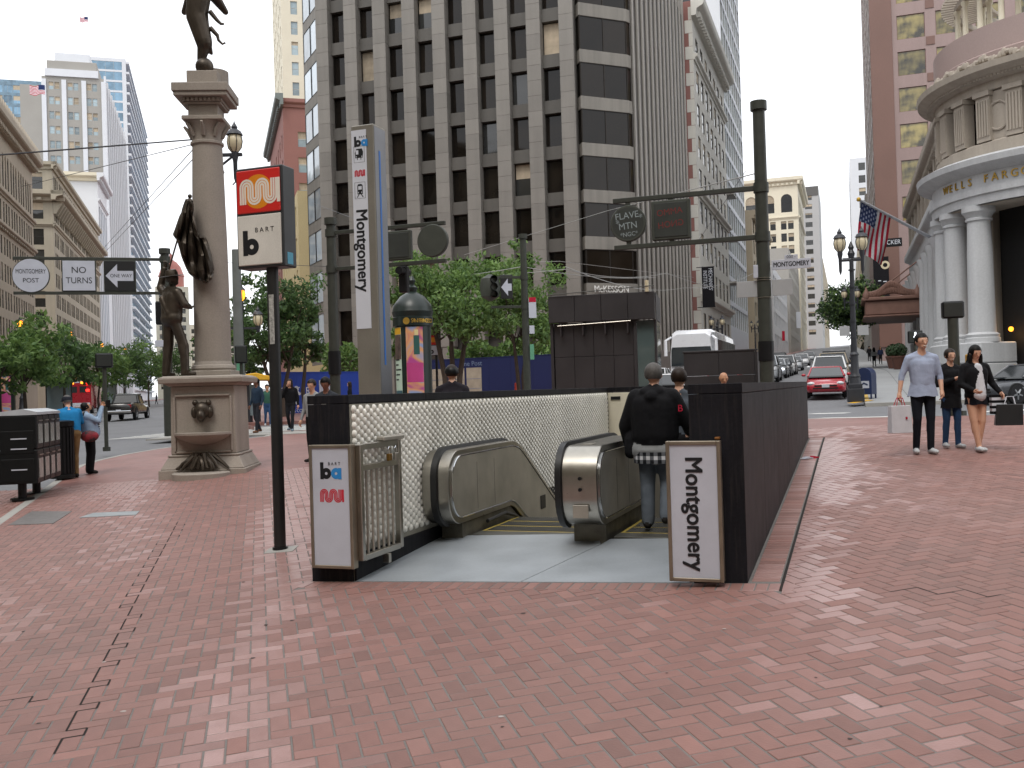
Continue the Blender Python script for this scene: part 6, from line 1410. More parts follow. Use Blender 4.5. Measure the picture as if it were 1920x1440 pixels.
# ------------------------------------------------------------------ trees
BARK = mat('bark', '4a4038', .9, var=.25, scale=4, grain=.1, bump=.4)
def leafmat(name, col):
    M = mat(name, col, .6, var=.35, scale=1.2, grain=.1); t = M.node_tree; b = t.nodes['Principled BSDF']; tr = t.nodes.new('ShaderNodeBsdfTranslucent'); mx = t.nodes.new('ShaderNodeMixShader'); mx.inputs[0].default_value = .38
    out = [n for n in t.nodes if n.type == 'OUTPUT_MATERIAL'][0]; t.links.new(b.inputs['Base Color'].links[0].from_socket, tr.inputs[0]); t.links.new(b.outputs[0], mx.inputs[1]); t.links.new(tr.outputs[0], mx.inputs[2]); t.links.new(mx.outputs[0], out.inputs[0]); return M
LEAF = [leafmat('leaf_bright', '6c8848'), leafmat('leaf_mid', '587543'), leafmat('leaf_dark', '43593a')]
def tree(label, base, H, crown, trunk_h, seed, mi=0, n=4200, leaf=.2, lean=0., squash=.75, multi=1, group=None, name='street_tree', density=14, trunk_r=.12):
    r_ = np.random.default_rng(seed); g = thing(name, label, 'tree', base, 0, group); q = MB(); cl = []
    ch = H - trunk_h; cc = np.array([lean, 0, trunk_h + ch * .5])
    for m_ in range(multi):
        ox = (m_ - (multi - 1) / 2) * .25; top = np.array([ox * 4 + lean * .5, r_.normal(0, .2), trunk_h + ch * .35])
        P = [(ox, 0, -.2), (ox * 1.2 + r_.normal(0, .05), 0, trunk_h * .5), (ox * 2.5 + lean * .2, 0, trunk_h), tuple(top)]
        q.tube(P, [trunk_r * 1.25, trunk_r, trunk_r * .8, trunk_r * .45], 8)
        nb = max(4, density // multi)
        for k in range(nb):
            a = 2 * PI * (k + r_.random()) / nb; z = r_.uniform(-.42, .5) * ch; rr = crown * math.sqrt(max(.08, 1 - (z / (ch * .55)) ** 2)) * r_.uniform(.45, .98)
            e = cc + np.array([math.cos(a) * rr, math.sin(a) * rr, z]); s0 = np.array(P[2]) + (np.array(P[3]) - np.array(P[2])) * r_.uniform(0, .9)
            mid = (s0 + e) / 2 + np.array([0, 0, .12 * ch * r_.uniform(-.3, 1)])
            q.tube([tuple(s0), tuple(mid), tuple(e)], [trunk_r * .42, trunk_r * .25, trunk_r * .08], 6); cl.append((e, r_.uniform(.55, 1.05))); cl.append(((mid + e) / 2, r_.uniform(.5, .9)))
    for k in range(density): cl.append((cc + np.array([r_.normal(0, .42) * crown, r_.normal(0, .42) * crown, r_.normal(.05, .26) * ch]), r_.uniform(.5, 1.)))
    q.build('trunk', BARK, g, smooth=True)
    cs = crown * .36; V, F_, M_ = [], [], []
    per = max(20, n // len(cl))
    for e, s_ in cl:
        m = int(per * s_); p = r_.normal(0, 1, (m, 3)); p /= np.linalg.norm(p, axis=1)[:, None]; rad = r_.random((m, 1)) ** .45
        c_ = e + p * rad * cs * s_ * np.array([1, 1, squash]); a = r_.normal(0, 1, (m, 3)) + np.array([0, 0, -.4]); a /= np.linalg.norm(a, axis=1)[:, None]; b = np.cross(a, p + r_.normal(0, .6, (m, 3))); b /= np.linalg.norm(b, axis=1)[:, None] + 1e-6
        l = leaf * r_.uniform(.45, 1.25, (m, 1)); nn = np.cross(a, b) * l * .15
        V.append(np.stack([c_ - a * l, c_ + b * l * .45 + nn, c_ + a * l, c_ - b * l * .45 + nn], 1).reshape(-1, 3)); M_ += r_.choice([mi, (mi + 1) % 3], m, p=[.72, .28]).repeat(2).tolist()
    V = np.concatenate(V); ix = np.arange(0, len(V), 4); F_ = np.stack([ix, ix + 1, ix + 2, ix, ix + 2, ix + 3], 1).reshape(-1, 3).tolist(); V = V.tolist()
    me = bpy.data.meshes.new('crown'); me.from_pydata(V, [], F_); [me.materials.append(x) for x in LEAF]; me.polygons.foreach_set('material_index', M_); obj('crown', me, g); return g
GL_ = 'trees lining the far side of the avenue'
for i, (px, py, d, cr, sd, mi, lab) in enumerate(((45, 592, 62, 3.3, 1, 0, 'nearest green tree at the left edge above the newspaper rack'), (120, 622, 76, 3.2, 2, 1, 'leafy street tree behind the red emergency vehicle'), (-10, 610, 58, 2.4, 31, 0, 'small tree cut by the left edge of the picture'), (185, 642, 98, 3.5, 3, 0, 'street tree behind the black pickup truck'), (232, 650, 118, 3.6, 4, 1, 'street tree just past the pickup truck'), (278, 645, 135, 3.9, 5, 0, 'tree left of the signed pole'), (322, 655, 150, 3.6, 6, 1, 'farthest tree of the left row beside the monument'))):
    b = on(px, d); tree(lab, b, at(px, py, d).z - b.z, cr, 2.2, sd, mi, 3600, .24, group=GL_)
b = on(520, 52); tree('tall dark green tree right of the monument', b, at(525, 530, 52).z - b.z, 2.5, 2.6, 11, 1, 8500, .15, multi=3, density=20)
b = on(452, 62); tree('dark-leaved tree just right of the monument column', b, at(450, 560, 62).z - b.z, 2.2, 2.4, 12, 2, 2600, .24)  # mostly the darkest leaf tone
b = on(572, 56); tree('bushy tree between the pole sign and the grey pylon', b, at(570, 562, 56).z - b.z, 1.5, 2.6, 13, 1, 2200, .2)
b = on(848, 46); tree('bright green tree with forked trunk behind the advertising column', b, at(850, 470, 46).z - b.z, 3.0, 3.2, 14, 0, 11000, .145, multi=3, density=26, trunk_r=.13)
b = on(978, 50); tree('bright green tree behind the traffic signal', b, at(970, 490, 50).z - b.z, 2.4, 2.9, 15, 0, 8000, .145, multi=2, density=20, trunk_r=.1)
b = on(770, 54); tree('small green tree half hidden by the grey pylon', b, at(770, 500, 54).z - b.z, 1.6, 2.8, 16, 0, 2600, .2)
b = on(1600, 82); tree('round dense dark tree behind the twin lantern lamp', b, at(1595, 542, 82).z - b.z, 2.6, 3.4, 17, 2, 11000, .2, squash=1, density=44)
def hedge(label, pa, pb, d0, d1, ytop, mi, seed):
    r_ = np.random.default_rng(seed); a, b = on(pa, d0), on(pb, d1); zt = at((pa + pb) / 2, ytop, (d0 + d1) / 2).z; g = thing('shrub', label, 'shrub', a, 0, 'shrubs growing above the hoardings'); L_ = b - a; q = MB()
    n = max(3, int(L_.length / .9))
    for i in range(n): p = L_ * ((i + .5) / n); q.tube([(p.x, p.y, 0), (p.x + .1, p.y, zt - a.z - .8)], [.05, .03], 5)
    q.build('stem', BARK, g); V, F_, M_ = [], [], []
    for k in range(int(L_.length * 420)):
        u = r_.random(); h = (zt - a.z) * (1 - .45 * r_.random() ** 1.6) + .35 * math.sin(u * 17 + seed); c_ = np.array([L_.x * u, L_.y * u, 0]) + np.array([r_.normal(0, .15), r_.normal(0, .5), h - .2])
        aa = r_.normal(0, 1, 3); aa /= np.linalg.norm(aa); bb = np.cross(aa, r_.normal(0, 1, 3)); bb /= np.linalg.norm(bb); l = r_.uniform(.1, .22); o = len(V)
        V += [c_ - aa * l, c_ + bb * l * .5, c_ + aa * l, c_ - bb * l * .5]; F_.append((o, o + 1, o + 2, o + 3)); M_.append(mi if r_.random() < .75 else (mi + 1) % 3)
    me = bpy.data.meshes.new('foliage'); me.from_pydata([tuple(v) for v in V], [], F_); [me.materials.append(x) for x in LEAF]; me.polygons.foreach_set('material_index', M_); obj('foliage', me, g)
hedge('bright shrub row above the navy hoarding', 845, 1035, 64, 60, 640, 0, 3); hedge('green shrub above the blue hoarding left of the pylon', 606, 690, 64, 64, 648, 0, 4); hedge('low shrubs behind the dark pole', 755, 800, 66, 66, 655, 1, 5)
# ------------------------------------------------------------------ people and bronze figures
def V3(p): return np.array(p, float)
def capsule(mb, p0, p1, r0, r1):
    p0, p1 = Vector(p0), Vector(p1); d = p1 - p0
    if d.length < 1e-4: mb.ball(tuple(p0), r0, 12, hn=8); return
    d.normalize(); path, rs = [], []
    for a in (-.97, -.8, -.45, 0): path.append(tuple(p0 + d * r0 * a)); rs.append(r0 * math.sqrt(1 - a * a))
    for a in (0, .45, .8, .97): path.append(tuple(p1 + d * r1 * a)); rs.append(r1 * math.sqrt(1 - a * a))
    mb.tube(path, rs, 12)
def fuse(caps, vox, smooth=3):
    mb = MB()
    for p0, p1, r0, r1, tg in caps: capsule(mb, p0, p1, r0, r1)
    me = mb.mesh('tmp', []); o = bpy.data.objects.new('tmp', me)
    md = o.modifiers.new('r', 'REMESH'); md.mode = 'VOXEL'; md.voxel_size = vox
    m2 = o.modifiers.new('s', 'SMOOTH'); m2.iterations = smooth; m2.factor = .5
    out = evaluated_mesh(o); bpy.data.objects.remove(o); bpy.data.meshes.remove(me); return out
def assign(me, caps, tags, matlist):
    n = len(me.polygons); c = np.empty(n * 3); me.polygons.foreach_get('center', c); c = c.reshape(-1, 3); best = np.full(n, 1e9); bi = np.zeros(n, int)
    for p0, p1, r0, r1, tg in caps:
        a, b = V3(p0), V3(p1); d = b - a; L2 = max(1e-9, d @ d); t = np.clip(((c - a) @ d) / L2, 0, 1); q = np.linalg.norm(c - a - t[:, None] * d, axis=1) - (r0 + (r1 - r0) * t)
        m_ = q < best; best[m_] = q[m_]; bi[m_] = tags[tg]
    for x in matlist: me.materials.append(x)
    me.polygons.foreach_set('material_index', bi.astype(np.int32)); me.polygons.foreach_set('use_smooth', [True] * n)
def hand_geo(q, w_, d, side, curl, mi, k=1.):
    """palm, four unequal fingers and a thumb"""
    d = Vector(d).normalized(); a = Vector((0, 1, 0)); s = d.cross(a)
    s = s.normalized() if s.length > .1 else Vector((1, 0, 0)); f = s.cross(d).normalized(); w_ = Vector(w_)   # f: across palm, s: palm normal
    n = -s * side
    q.tube([tuple(w_ - d * .02), tuple(w_ + d * .03 * k), tuple(w_ + d * .085 * k)], [.024 * k, .033 * k, .03 * k], 8, mi)
    for i, L_ in enumerate((.062, .072, .068, .052)):
        o = w_ + d * .08 * k + f * (.03 - i * .02) * k; p1 = o + (d * (1 - curl * .3) + n * curl * .6).normalized() * L_ * .55 * k; p2 = p1 + (d * (1 - curl * 1.2) + n * curl * 1.2).normalized() * L_ * .55 * k
        q.tube([tuple(o - d * .02 * k), tuple(p1), tuple(p2)], [.0095 * k, .009 * k, .007 * k], 6, mi)
    o = w_ + d * .03 * k + f * .03 * k; q.tube([tuple(o - f * .012), tuple(o + f * .022 * k + d * .025 * k + n * .01), tuple(o + f * .026 * k + d * .055 * k + n * .02)], [.011 * k, .0105 * k, .008 * k], 6, mi)
DEF = dict(knee=((-.10, .02, .50), (.10, .02, .50)), ank=((-.10, -.02, .09), (.10, -.02, .09)), elb=((-.25, -.03, 1.13), (.25, -.03, 1.13)), wri=((-.27, .07, .89), (.27, .07, .89)), lean=0., head=0., nod=0., toe=((-.03, .15), (.03, .15)))
def person(label, loc, rz, H=1.72, cl=None, vox=.018, hair='short', hairm=None, skin=None, fat=0., jacket=0., skirt=0., sleeve=2, leg=2, face=True, hands=True, cat='person', name='person', group=None, metal=None, extra=(), shoes=None, **pose):
    """cl: materials for top, trousers, shoes; sleeve 0 bare .. 2 long; leg 0 bare"""
    P = {**DEF, **pose}; k = H / 1.75; skin = skin or SKIN_B; hairm = hairm or HAIRK; cl = cl or {}
    if metal: skin = hairm = metal; cl = dict(top=metal, leg=metal, shoe=metal)
    top, lg, sh = cl.get('top'), cl.get('leg'), cl.get('shoe')
    le, nod = P['lean'], P['nod']
    dr = P.get('drop', 0.)
    def up(p): x, y, z = p; return (x, y + le * max(0, z - .95), z - abs(le) * .12 * max(0, z - .95) - dr)
    caps = []
    def cp(a, b, r0, r1, t, u=True): caps.append((up(a) if u else a, up(b) if u else b, r0, r1, t))
    j = jacket
    pt = 'top' if (j > .015 or skirt) else 'leg'
    cp((-.065, 0, .93), (.065, 0, .93), .112 + fat * .5 + j * .4, .112 + fat * .5 + j * .4, pt)
    for s in (-1, 1): cp((s * .055, .005 + fat * .3, 1.0), (s * .085, 0, 1.31), .104 + fat * .9 + j, .105 + fat * .5 + j, 'top')
    cp((0, .02 + fat * .5, 1.02), (0, .012, 1.30), .108 + fat + j, .112 + fat * .5 + j, 'top'); cp((-.135, -.005, 1.395), (.135, -.005, 1.395), .066 + j * .7, .066 + j * .7, 'top')
    cp((0, -.01, 1.42), (0, .01, 1.53), .058, .054, 'skin')
    for s in (-1, 1): cp((s * .035, -.025, 1.475), (s * .15, -.015, 1.415), .04 + j * .5, .05 + j * .5, 'top')
    hy, hz = .02 + nod * .06, 1.0
    hc = Vector((0, hy, 1.63)); RM = Matrix.Rotation(P['head'], 3, 'Z') @ Matrix.Rotation(nod, 3, 'X')
    def hd(p): v = RM @ (Vector(p) - Vector((0, .0, 1.55))); return up((v.x, v.y + hy, v.z + 1.55))
    for a, b, r0, r1 in (((0, -.015, 1.645), (0, .02, 1.645), .088, .082), ((0, -.01, 1.68), (0, .01, 1.68), .08, .075), ((0, .035, 1.575), (0, .05, 1.565), .058, .042)): caps.append((hd(a), hd(b), r0, r1, 'skin'))
    if face: caps.append((hd((0, .098, 1.625)), hd((0, .112, 1.60)), .012, .014, 'skin'))
    for s in (-1, 1): caps.append((hd((s * .083, .0, 1.64)), hd((s * .087, -.005, 1.615)), .016, .013, 'skin'))
    for i in (0, 1):
        s = -1 if i == 0 else 1; e, w_ = up(P['elb'][i]), up(P['wri'][i]); shd = up((s * .185, -.005, 1.395))
        caps.append((shd, e, .056 + j * .7 + fat * .3, .046 + j * .6, 'top' if sleeve > 0 else 'skin'))
        if sleeve == 1: m_ = tuple((V3(e) * .8 + V3(w_) * .2)); caps.append((e, m_, .046, .044, 'top')); caps.append((m_, w_, .04, .028, 'skin'))
        else: caps.append((e, w_, .046 + j * .6, .032 + j * .5, 'top' if sleeve == 2 else 'skin'))
        caps.append((w_, w_, .027, .027, 'skin'))
        kn, an = P['knee'][i], P['ank'][i]
        hp = (s * .09, 0, .91 - dr); bg_l = P.get('baggy', 0.); caps.append((hp, kn, .092 + fat * .4, .063 + bg_l, 'leg' if leg > 0 else 'skin')); caps.append((kn, (an[0] * .4 + kn[0] * .6, an[1] * .4 + kn[1] * .6 - .015, an[2] * .4 + kn[2] * .6), .06, .058, 'leg' if leg == 2 else 'skin'))
        caps.append((kn, an, .06 + bg_l, .043 if leg < 2 else .05 + bg_l, 'leg' if leg == 2 else 'skin'))
        tx, ty = P['toe'][i]; hl = (an[0], an[1] - .035, an[2] - .045); tp = (an[0] + tx, an[1] + ty, max(.035, an[2] - .05) if not shoes else an[2] + shoes[i]); caps.append((an, hl, .04, .043, 'shoe')); caps.append((hl, tp, .045, .038, 'shoe'))
    for e in extra: caps.append(e)
    tags = dict(top=0, leg=1, shoe=2, skin=3, skirt=4, x0=5, x1=6); ml = [top or skin, lg or skin, sh or RUBBER, skin, cl.get('skirt', lg or skin), cl.get('x0', skin), cl.get('x1', skin)]
    caps = [(tuple(v * k for v in a), tuple(v * k for v in b), r0 * k, r1 * k, t) for a, b, r0, r1, t in caps]
    me = fuse(caps, vox); assign(me, caps, tags, ml)
    if hands:
        q = MB()
        for i in (0, 1):
            w_, e = V3(up(P['wri'][i])) * k, V3(up(P['elb'][i])) * k; hand_geo(q, w_, w_ - e, -1 if i == 0 else 1, P.get('curl', .5), 0, k)
        hm = q.mesh('h', [skin], smooth=True); bm = bmesh.new(); bm.from_mesh(me); n0 = len(bm.faces); bm.from_mesh(hm); bm.faces.ensure_lookup_table()
        for f in bm.faces[n0:]: f.material_index = 3; f.smooth = True
        bm.to_mesh(me); bm.free()
    t = thing(name, label, cat, loc, rz, group); me.name = 'body'; obj('body', me, t)
    for zt_, zb__, rt, rb_, ry, hm_2 in ([(.99, .99 - skirt - .06, .148 + fat + j, .185 + fat, .75, cl.get('skirt', lg))] if skirt else []) + list(P.get('hem', ())):
        q = MB(); rings = []
        for i in range(7):
            f = i / 6; r = rt + (rb_ - rt) * f; rings.append([((r + .012 * f * math.sin(7 * a + 1.3) + .006 * f * math.sin(13 * a)) * math.cos(a) * k, (r * ry + .012 * f * math.sin(6 * a)) * math.sin(a) * k + le * .0, (zt_ + (zb__ - zt_) * f + .008 * f * math.sin(5 * a)) * k) for a in np.linspace(0, 2 * PI, 33)[:-1]])
        rings += [[(x * .95, y * .95, z + .02) for x, y, z in rings[-1]]]; q.loft(rings, 0, False).build('garment_hem', hm_2, t, smooth=60)
    if hair != 'none':
        q = MB()
        def ball(c, r, cut=None, n=16):
            b = MB().ball((0, 0, 0), r, n, hn=10); vs = [Vector(v) + Vector(c) for v in b.v]; keep = [f for f in b.f if cut is None or not all(cut(vs[i]) for i in f)]
            q.add([tuple(Vector(hd(v)) * k) for v in vs], keep)
        fc = ((lambda v: (v.y > .035 and v.z < 1.71) or (v.z < 1.645 and v.y > -.03)) if hair in ('short', 'cap') else (lambda v: v.y > .045 and v.z < 1.70)) if hair != 'bald' else (lambda v: v.z > 1.64 or v.y > -.02)
        ball((0, -.012, 1.662), (.098, .106, .112), lambda v: fc(v) or v.z < 1.60, 22)
        if hair == 'long': ball((0, -.045, 1.56), (.10, .085, .16), lambda v: v.y > .03); ball((0, -.07, 1.40), (.115, .05, .17)); ball((-.09, .03, 1.47), (.035, .035, .16)); ball((.09, .03, 1.47), (.035, .035, .16))
        if hair == 'bun': ball((0, -.11, 1.64), (.045, .04, .045))
        if hair == 'cap':
            q.m = [0] * len(q.f); q2 = MB(); b = MB().ball((0, 0, 0), (.106, .116, .1), 18, hn=10); vs = [Vector(v) + Vector((0, -.005, 1.665)) for v in b.v]; q2.add([tuple(Vector(hd(v)) * k) for v in vs], [f for f in b.f if not all(vs[i].z < 1.66 for i in f)])
            pk = [(x, .1 + .07 * math.sqrt(max(0, 1 - (x / .085) ** 2)), 1.672 - .4 * x * x) for x in np.linspace(-.085, .085, 9)]; pb = [(x, .07, 1.675) for x in np.linspace(-.085, .085, 9)]
            q2.add([tuple(Vector(hd(v)) * k) for v in pk + pb], [(i, i + 1, 10 + i, 9 + i) for i in range(8)]); q2.build('cap', cl.get('cap', BLACK), t, smooth=True)
        if hair == 'hat':
            q2 = MB(); q2.tube([tuple(Vector(hd((0, -.01, z))) * k) for z in (1.685, 1.69)], [.2 * k, .19 * k], 18); q2.tube([tuple(Vector(hd((0, -.01, z))) * k) for z in (1.69, 1.74, 1.79, 1.8)], [.11 * k, .105 * k, .085 * k, .04 * k], 16); q2.build('hat', metal or BLACK, t, smooth=True)
        q.build('hair', hairm, t, smooth=True)
    if face and not metal:
        for s in (-1, 1):
            c_ = Vector(hd((s * .032, .093, 1.64))) * k; MB().ball(tuple(c_), (.010 * k, .006 * k, .004 * k), 8).build('eye', HAIRB, t)
            c_ = Vector(hd((s * .033, .095, 1.66))) * k; MB().ball(tuple(c_), (.015 * k, .004 * k, .0025 * k), 6).build('eyebrow', hairm, t)
        c_ = Vector(hd((0, .092, 1.572))) * k; MB().ball(tuple(c_), (.024 * k, .01 * k, .006 * k), 8).build('mouth', mat('lips', '8a4a44', .5) if not P.get('smile') else mat('teeth', 'd9d2c8', .4), t)
    return t
SHW = cloth('pale_shoe', 'b9bcbe'); SHD = cloth('dark_shoe', '24211f'); JEAN = cloth('jeans_blue', '2c4668'); NVY = cloth('navy', '10131c'); BLK = cloth('black', '0d0d11'); 
WALK = dict(knee=((-.09, .10, .50), (.09, .02, .49)), ank=((-.085, .13, .09), (.09, -.16, .12)))
# --- three friends on the right
pA = gnd(1734, 853); fc = R(180)
person('young man in light blue shirt and dark trousers with rolled sleeves', pA, fc - R(6), 1.76, dict(top=cloth('oxford_blue', '9aa4ba'), leg=NVY, shoe=SHW), .013, sleeve=1, fat=.008, head=R(12), skin=SKIN_A, smile=True, hem=((1.07, .84, .162, .212, .74, MATS['cloth_oxford_blue']),),
       knee=((-.085, .05, .50), (.10, .04, .50)), ank=((-.07, .06, .09), (.105, -.04, .09)), elb=((-.25, .0, 1.13), (.285, -.02, 1.14)), wri=((-.235, .1, .91), (.335, .03, .90)))
pB = gnd(1786, 842); person('smiling woman in a long black top and jeans between her friends', pB, fc + R(4), at(1783, 655, pB.y).z - pB.z, dict(top=BLK, leg=JEAN, shoe=SHW, skirt=BLK), .013, hair='bun', hairm=HAIRB, jacket=.012, skirt=.22, skin=SKIN_A, smile=True,
       knee=((-.085, .05, .50), (.09, .0, .5)), ank=((-.07, .07, .09), (.09, -.07, .10)), elb=((-.26, .02, 1.14), (.25, .03, 1.13)), wri=((-.24, .16, .92), (.04, .22, 1.22)))
pC = gnd(1833, 850); person('woman with long black hair in black jacket, white top and bare legs', pC, fc + R(6), at(1838, 648, pC.y).z - pC.z, dict(top=BLK, leg=NVY, shoe=SHW, skirt=NVY, x0=cloth('white_tee', 'c9cbd0')),   .013, hair='long', jacket=.02, skirt=.15, leg=0, skin=SKIN_A, nod=-.25,
       knee=((-.07, .04, .50), (.08, .06, .51)), ank=((-.03, -.02, .09), (.03, .1, .10)), elb=((-.3, -.02, 1.13), (.27, .02, 1.12)), wri=((-.36, .1, .98), (.16, .2, 1.02)), extra=(((-.01, .075, 1.40), (-.01, .085, 1.0), .06, .1, 'x0'), ((-.01, .075, 1.0), (-.01, .07, .93), .11, .115, 'x0'),))
def paper_bag(label, loc, rz, w_, d, h, m_, hm, slump=.0):
    g = thing('shopping_bag', label, 'bag', loc, rz); MB().taper(-w_ / 2, w_ / 2, -d / 2, d / 2, 0, -w_ / 2 * .94 + slump, w_ / 2 * .94 + slump, -d * .32, d * .32, h).build('bag_body', m_, g, bevel=.006)
    for y in (-d * .28, d * .28): MB().tube([(-w_ * .2 + slump, y, h), (-w_ * .14 + slump, y * .3, h + .11), (w_ * .1 + slump, y * .3, h + .11), (w_ * .2 + slump, y, h)], .006, 5).build('handle', hm, g)
    return g
bp = at(1688, 812, pA.y - .15); g = paper_bag('white paper shopping bag with a small red mark held by the young man', bp, R(190), .33, .14, .40, mat('white_bag_paper', 'c3c3c8', .45, var=.1, scale=6), FR); MB().box(-.08, -.055, .062, .072, .2, .235).build('red_mark', FR, g)
bp = at(1891, 797, pC.y - .1); paper_bag('black shopping bag with white cord handles on the woman\'s arm', bp, R(160), .36, .2, .3, mat('black_bag', '1b1b1e', .35), WHITE, -.02)
bp = at(1872, 776, pC.y); g = thing('shopping_bag', 'black and white striped bag on the woman\'s arm', 'bag', bp, R(170)); 
for i in range(7): MB().taper(-.1, .1, -.06, .06, i * .04, -.1, .1, -.06, .06, i * .04 + .04).build('stripe', WHITE if i % 2 else BLK, g)
# --- going down
pD = Vector((1.50, 10.35, zl(2.3, -1.2) + .0)); 
hm_ = person('man in black hooded jacket and grey jeans seen from behind on the escalator', pD, -EA - R(2), 1.74, dict(top=BLK, leg=cloth('grey_jeans', '5d646c'), shoe=SHD, x0=BLK, x1=cloth('grey_hem', '8d8f90')), .014, hairm=HAIRG, fat=.05, jacket=.05, face=False, skin=SKIN_A, baggy=.022,
       knee=((-.10, .02, .50), (.11, .05, .50)), ank=((-.10, -.01, .09), (.12, -.12, .16)), elb=((-.33, .03, 1.10), (.33, .1, 1.12)), wri=((-.32, .14, .86), (.30, .32, 1.02)), toe=((-.03, .15), (.03, .13)), extra=(((-.09, -.075, 1.455), (.09, -.075, 1.455), .055, .055, 'x0'), ((0, -.105, 1.40), (0, -.1, 1.33), .085, .05, 'x0'), ((-.09, 0, .84), (.09, 0, .84), .16, .16, 'x1'), ((-.27, -.0, .82), (-.25, .02, .95), .075, .09, 'top')))
q = MB()
for i in range(16):
    for j_ in range(3):
        a = R(-165 + i * 10); x, y = .235 * math.cos(a), .18 * math.sin(a)
        x2, y2 = .235 * math.cos(a + R(10)), .18 * math.sin(a + R(10)); z = .70 + j_ * .04; q.add([(x, y, z), (x2, y2, z), (x2, y2, z + .04), (x, y, z + .04)], [(0, 1, 2, 3)], 0 if (i % 2 and j_ % 2 == 0) else (1 if (i + j_) % 2 else 2))
q.build('checked_shirt_hem', [cloth('check_black', '17181c'), cloth('check_white', 'cfcfd2'), cloth('check_grey', '66686c')], hm_)
MB().cyl((-.07, -.055, 1.47), (.07, -.055, 1.47), .03, n=10).build('white_collar', cloth('collar_white', 'c9c9cc'), hm_)
put_text('B', .1, FR, hm_, (.30, -.11, 1.27), ex=.004, name='sleeve_letter')
pE = Vector((*enc(3.55, -1.12), zl(2, -1.1) - .02)); person('man in grey shirt ahead of the black jacket on the escalator', pE, -EA, 1.74, dict(top=cloth('slate_grey', '4c525a'), leg=BLK, shoe=SHD), .02, hairm=HAIRB, fat=.03, face=False, skin=SKIN_A)
pF = on(1356, 19.0); pF.z = at(1356, 700, 19).z - 1.27; person('bald man in a grey hood seen just above the right wall', pF, fc, 1.74, dict(top=cloth('hood_grey', '3c4046'), leg=BLK, shoe=SHD), .022, hair='bald', hairm=HAIRG, jacket=.02, skin=SKIN_B, nod=-.2, drop=.46,
       knee=((-.12, .42, .5), (.12, .42, .5)), ank=((-.12, .40, .09), (.12, .40, .09)))
# --- behind the left wall
pG = on(847, 15.2); person('man in black cap and dark backpack straps seen from behind over the tiled wall', pG, R(4), at(845, 686, 15.2).z - pG.z, dict(top=cloth('dark_purple_jacket', '231f26'), leg=BLK, shoe=SHD, cap=BLACK), .02, hair='cap', hairm=HAIRB, jacket=.02, face=False, skin=SKIN_A)
pH = on(611, 18.5); person('young man with thick black hair and dark cardigan looking down', pH, fc - R(15), at(600, 708, 18.5).z - pH.z, dict(top=cloth('charcoal_cardigan', '2d3036'), leg=BLK, shoe=SHD, x0=cloth('pale_shirt', 'a6a49e')), .02, skin=SKIN_C, nod=-.4, jacket=.01, extra=(((0, .1, 1.33), (0, .09, 1.05), .05, .06, 'x0'),))
pI = on(585, 20.5); person('man in pale grey shirt half hidden beside the black haired one', pI, fc - R(25), at(585, 712, 20.5).z - pI.z, dict(top=cloth('pale_grey_shirt', '8d9092'), leg=BLK, shoe=SHD), .022, hairm=HAIRB, skin=SKIN_A, nod=-.2)
pJ = on(655, 42); person('distant woman in black by the end of the blue hoarding', pJ, R(100), at(655, 716, 42).z - pJ.z, dict(top=BLK, leg=BLK, shoe=SHD), .03, hair='long', hairm=HAIRB, skin=SKIN_A, face=False, hands=False)
# --- crossing on the left
pK = gnd(484, 812); person('man in dark blue sweater and charcoal trousers at the crossing', pK, fc - R(35), at(482, 710, pK.y).z - pK.z, dict(top=cloth('sweater_blue', '26374a'), leg=cloth('charcoal', '2b2c33'), shoe=cloth('tan_shoe', '6b4a36')), .022, skin=SKIN_C, head=R(-20), jacket=.012, **WALK)
pL = gnd(546, 809); person('woman in black with hand to her face at the crossing', pL, fc - R(5), at(545, 711, pL.y).z - pL.z, dict(top=BLK, leg=cloth('black_leggings', '1c1d22'), shoe=cloth('grey_blue_shoe', '6f7d88')), .022, hair='long', hairm=HAIRB, skin=SKIN_A, jacket=.015, elb=((-.25, -.02, 1.13), (.26, .06, 1.16)), wri=((-.27, .03, .88), (.05, .17, 1.5)), **WALK)
pM = gnd(470, 806) + Vector((0, 2.5, 0)); pM.z = zg(pM.x, pM.y); person('walker in green and blue mostly hidden behind the sweatered man', pM, fc + R(20), 1.6, dict(top=cloth('green_top', '33584a'), leg=JEAN, shoe=SHW), .028, hairm=HAIRK, face=False, hands=False, **WALK)
# --- by the kerb
pN = gnd(134, 897); person('man in bright blue polo shirt and black cap leaning forward', pN, R(35), 1.80, dict(top=cloth('polo_blue', '1e77ad'), leg=cloth('khaki', '7d6342'), shoe=SHD, cap=cloth('cap_dark', '1a1c26')), .018, hair='cap', hairm=HAIRG, sleeve=1, fat=.075, lean=.26, nod=-.25, skin=SKIN_A, head=R(20), face=False, elb=((-.27, .12, 1.16), (.27, .12, 1.16)), wri=((-.2, .34, 1.12), (.2, .34, 1.12)))
pO = gnd(170, 889); ph = person('woman in pale denim jacket leaning back to photograph the monument', pO, R(-62), 1.60, dict(top=cloth('pale_denim', '8ea2b8'), leg=BLK, shoe=SHD, x0=cloth('stripe_white', 'c6c8ca')), .018, hair='bun', hairm=HAIRK, fat=.07, jacket=.03, baggy=.04, lean=-.10, nod=.55, skin=SKIN_B, elb=((-.22, .22, 1.27), (.22, .22, 1.27)), wri=((-.05, .36, 1.62), (.06, .36, 1.62)), curl=.8, extra=(((0, .11, 1.3), (0, .13, 1.0), .06, .08, 'x0'),))
for i in range(7): MB().box(-.09, .09, .16, .205, .98 + i * .05, 1.0 + i * .05).build('shirt_stripe', NVY, ph)
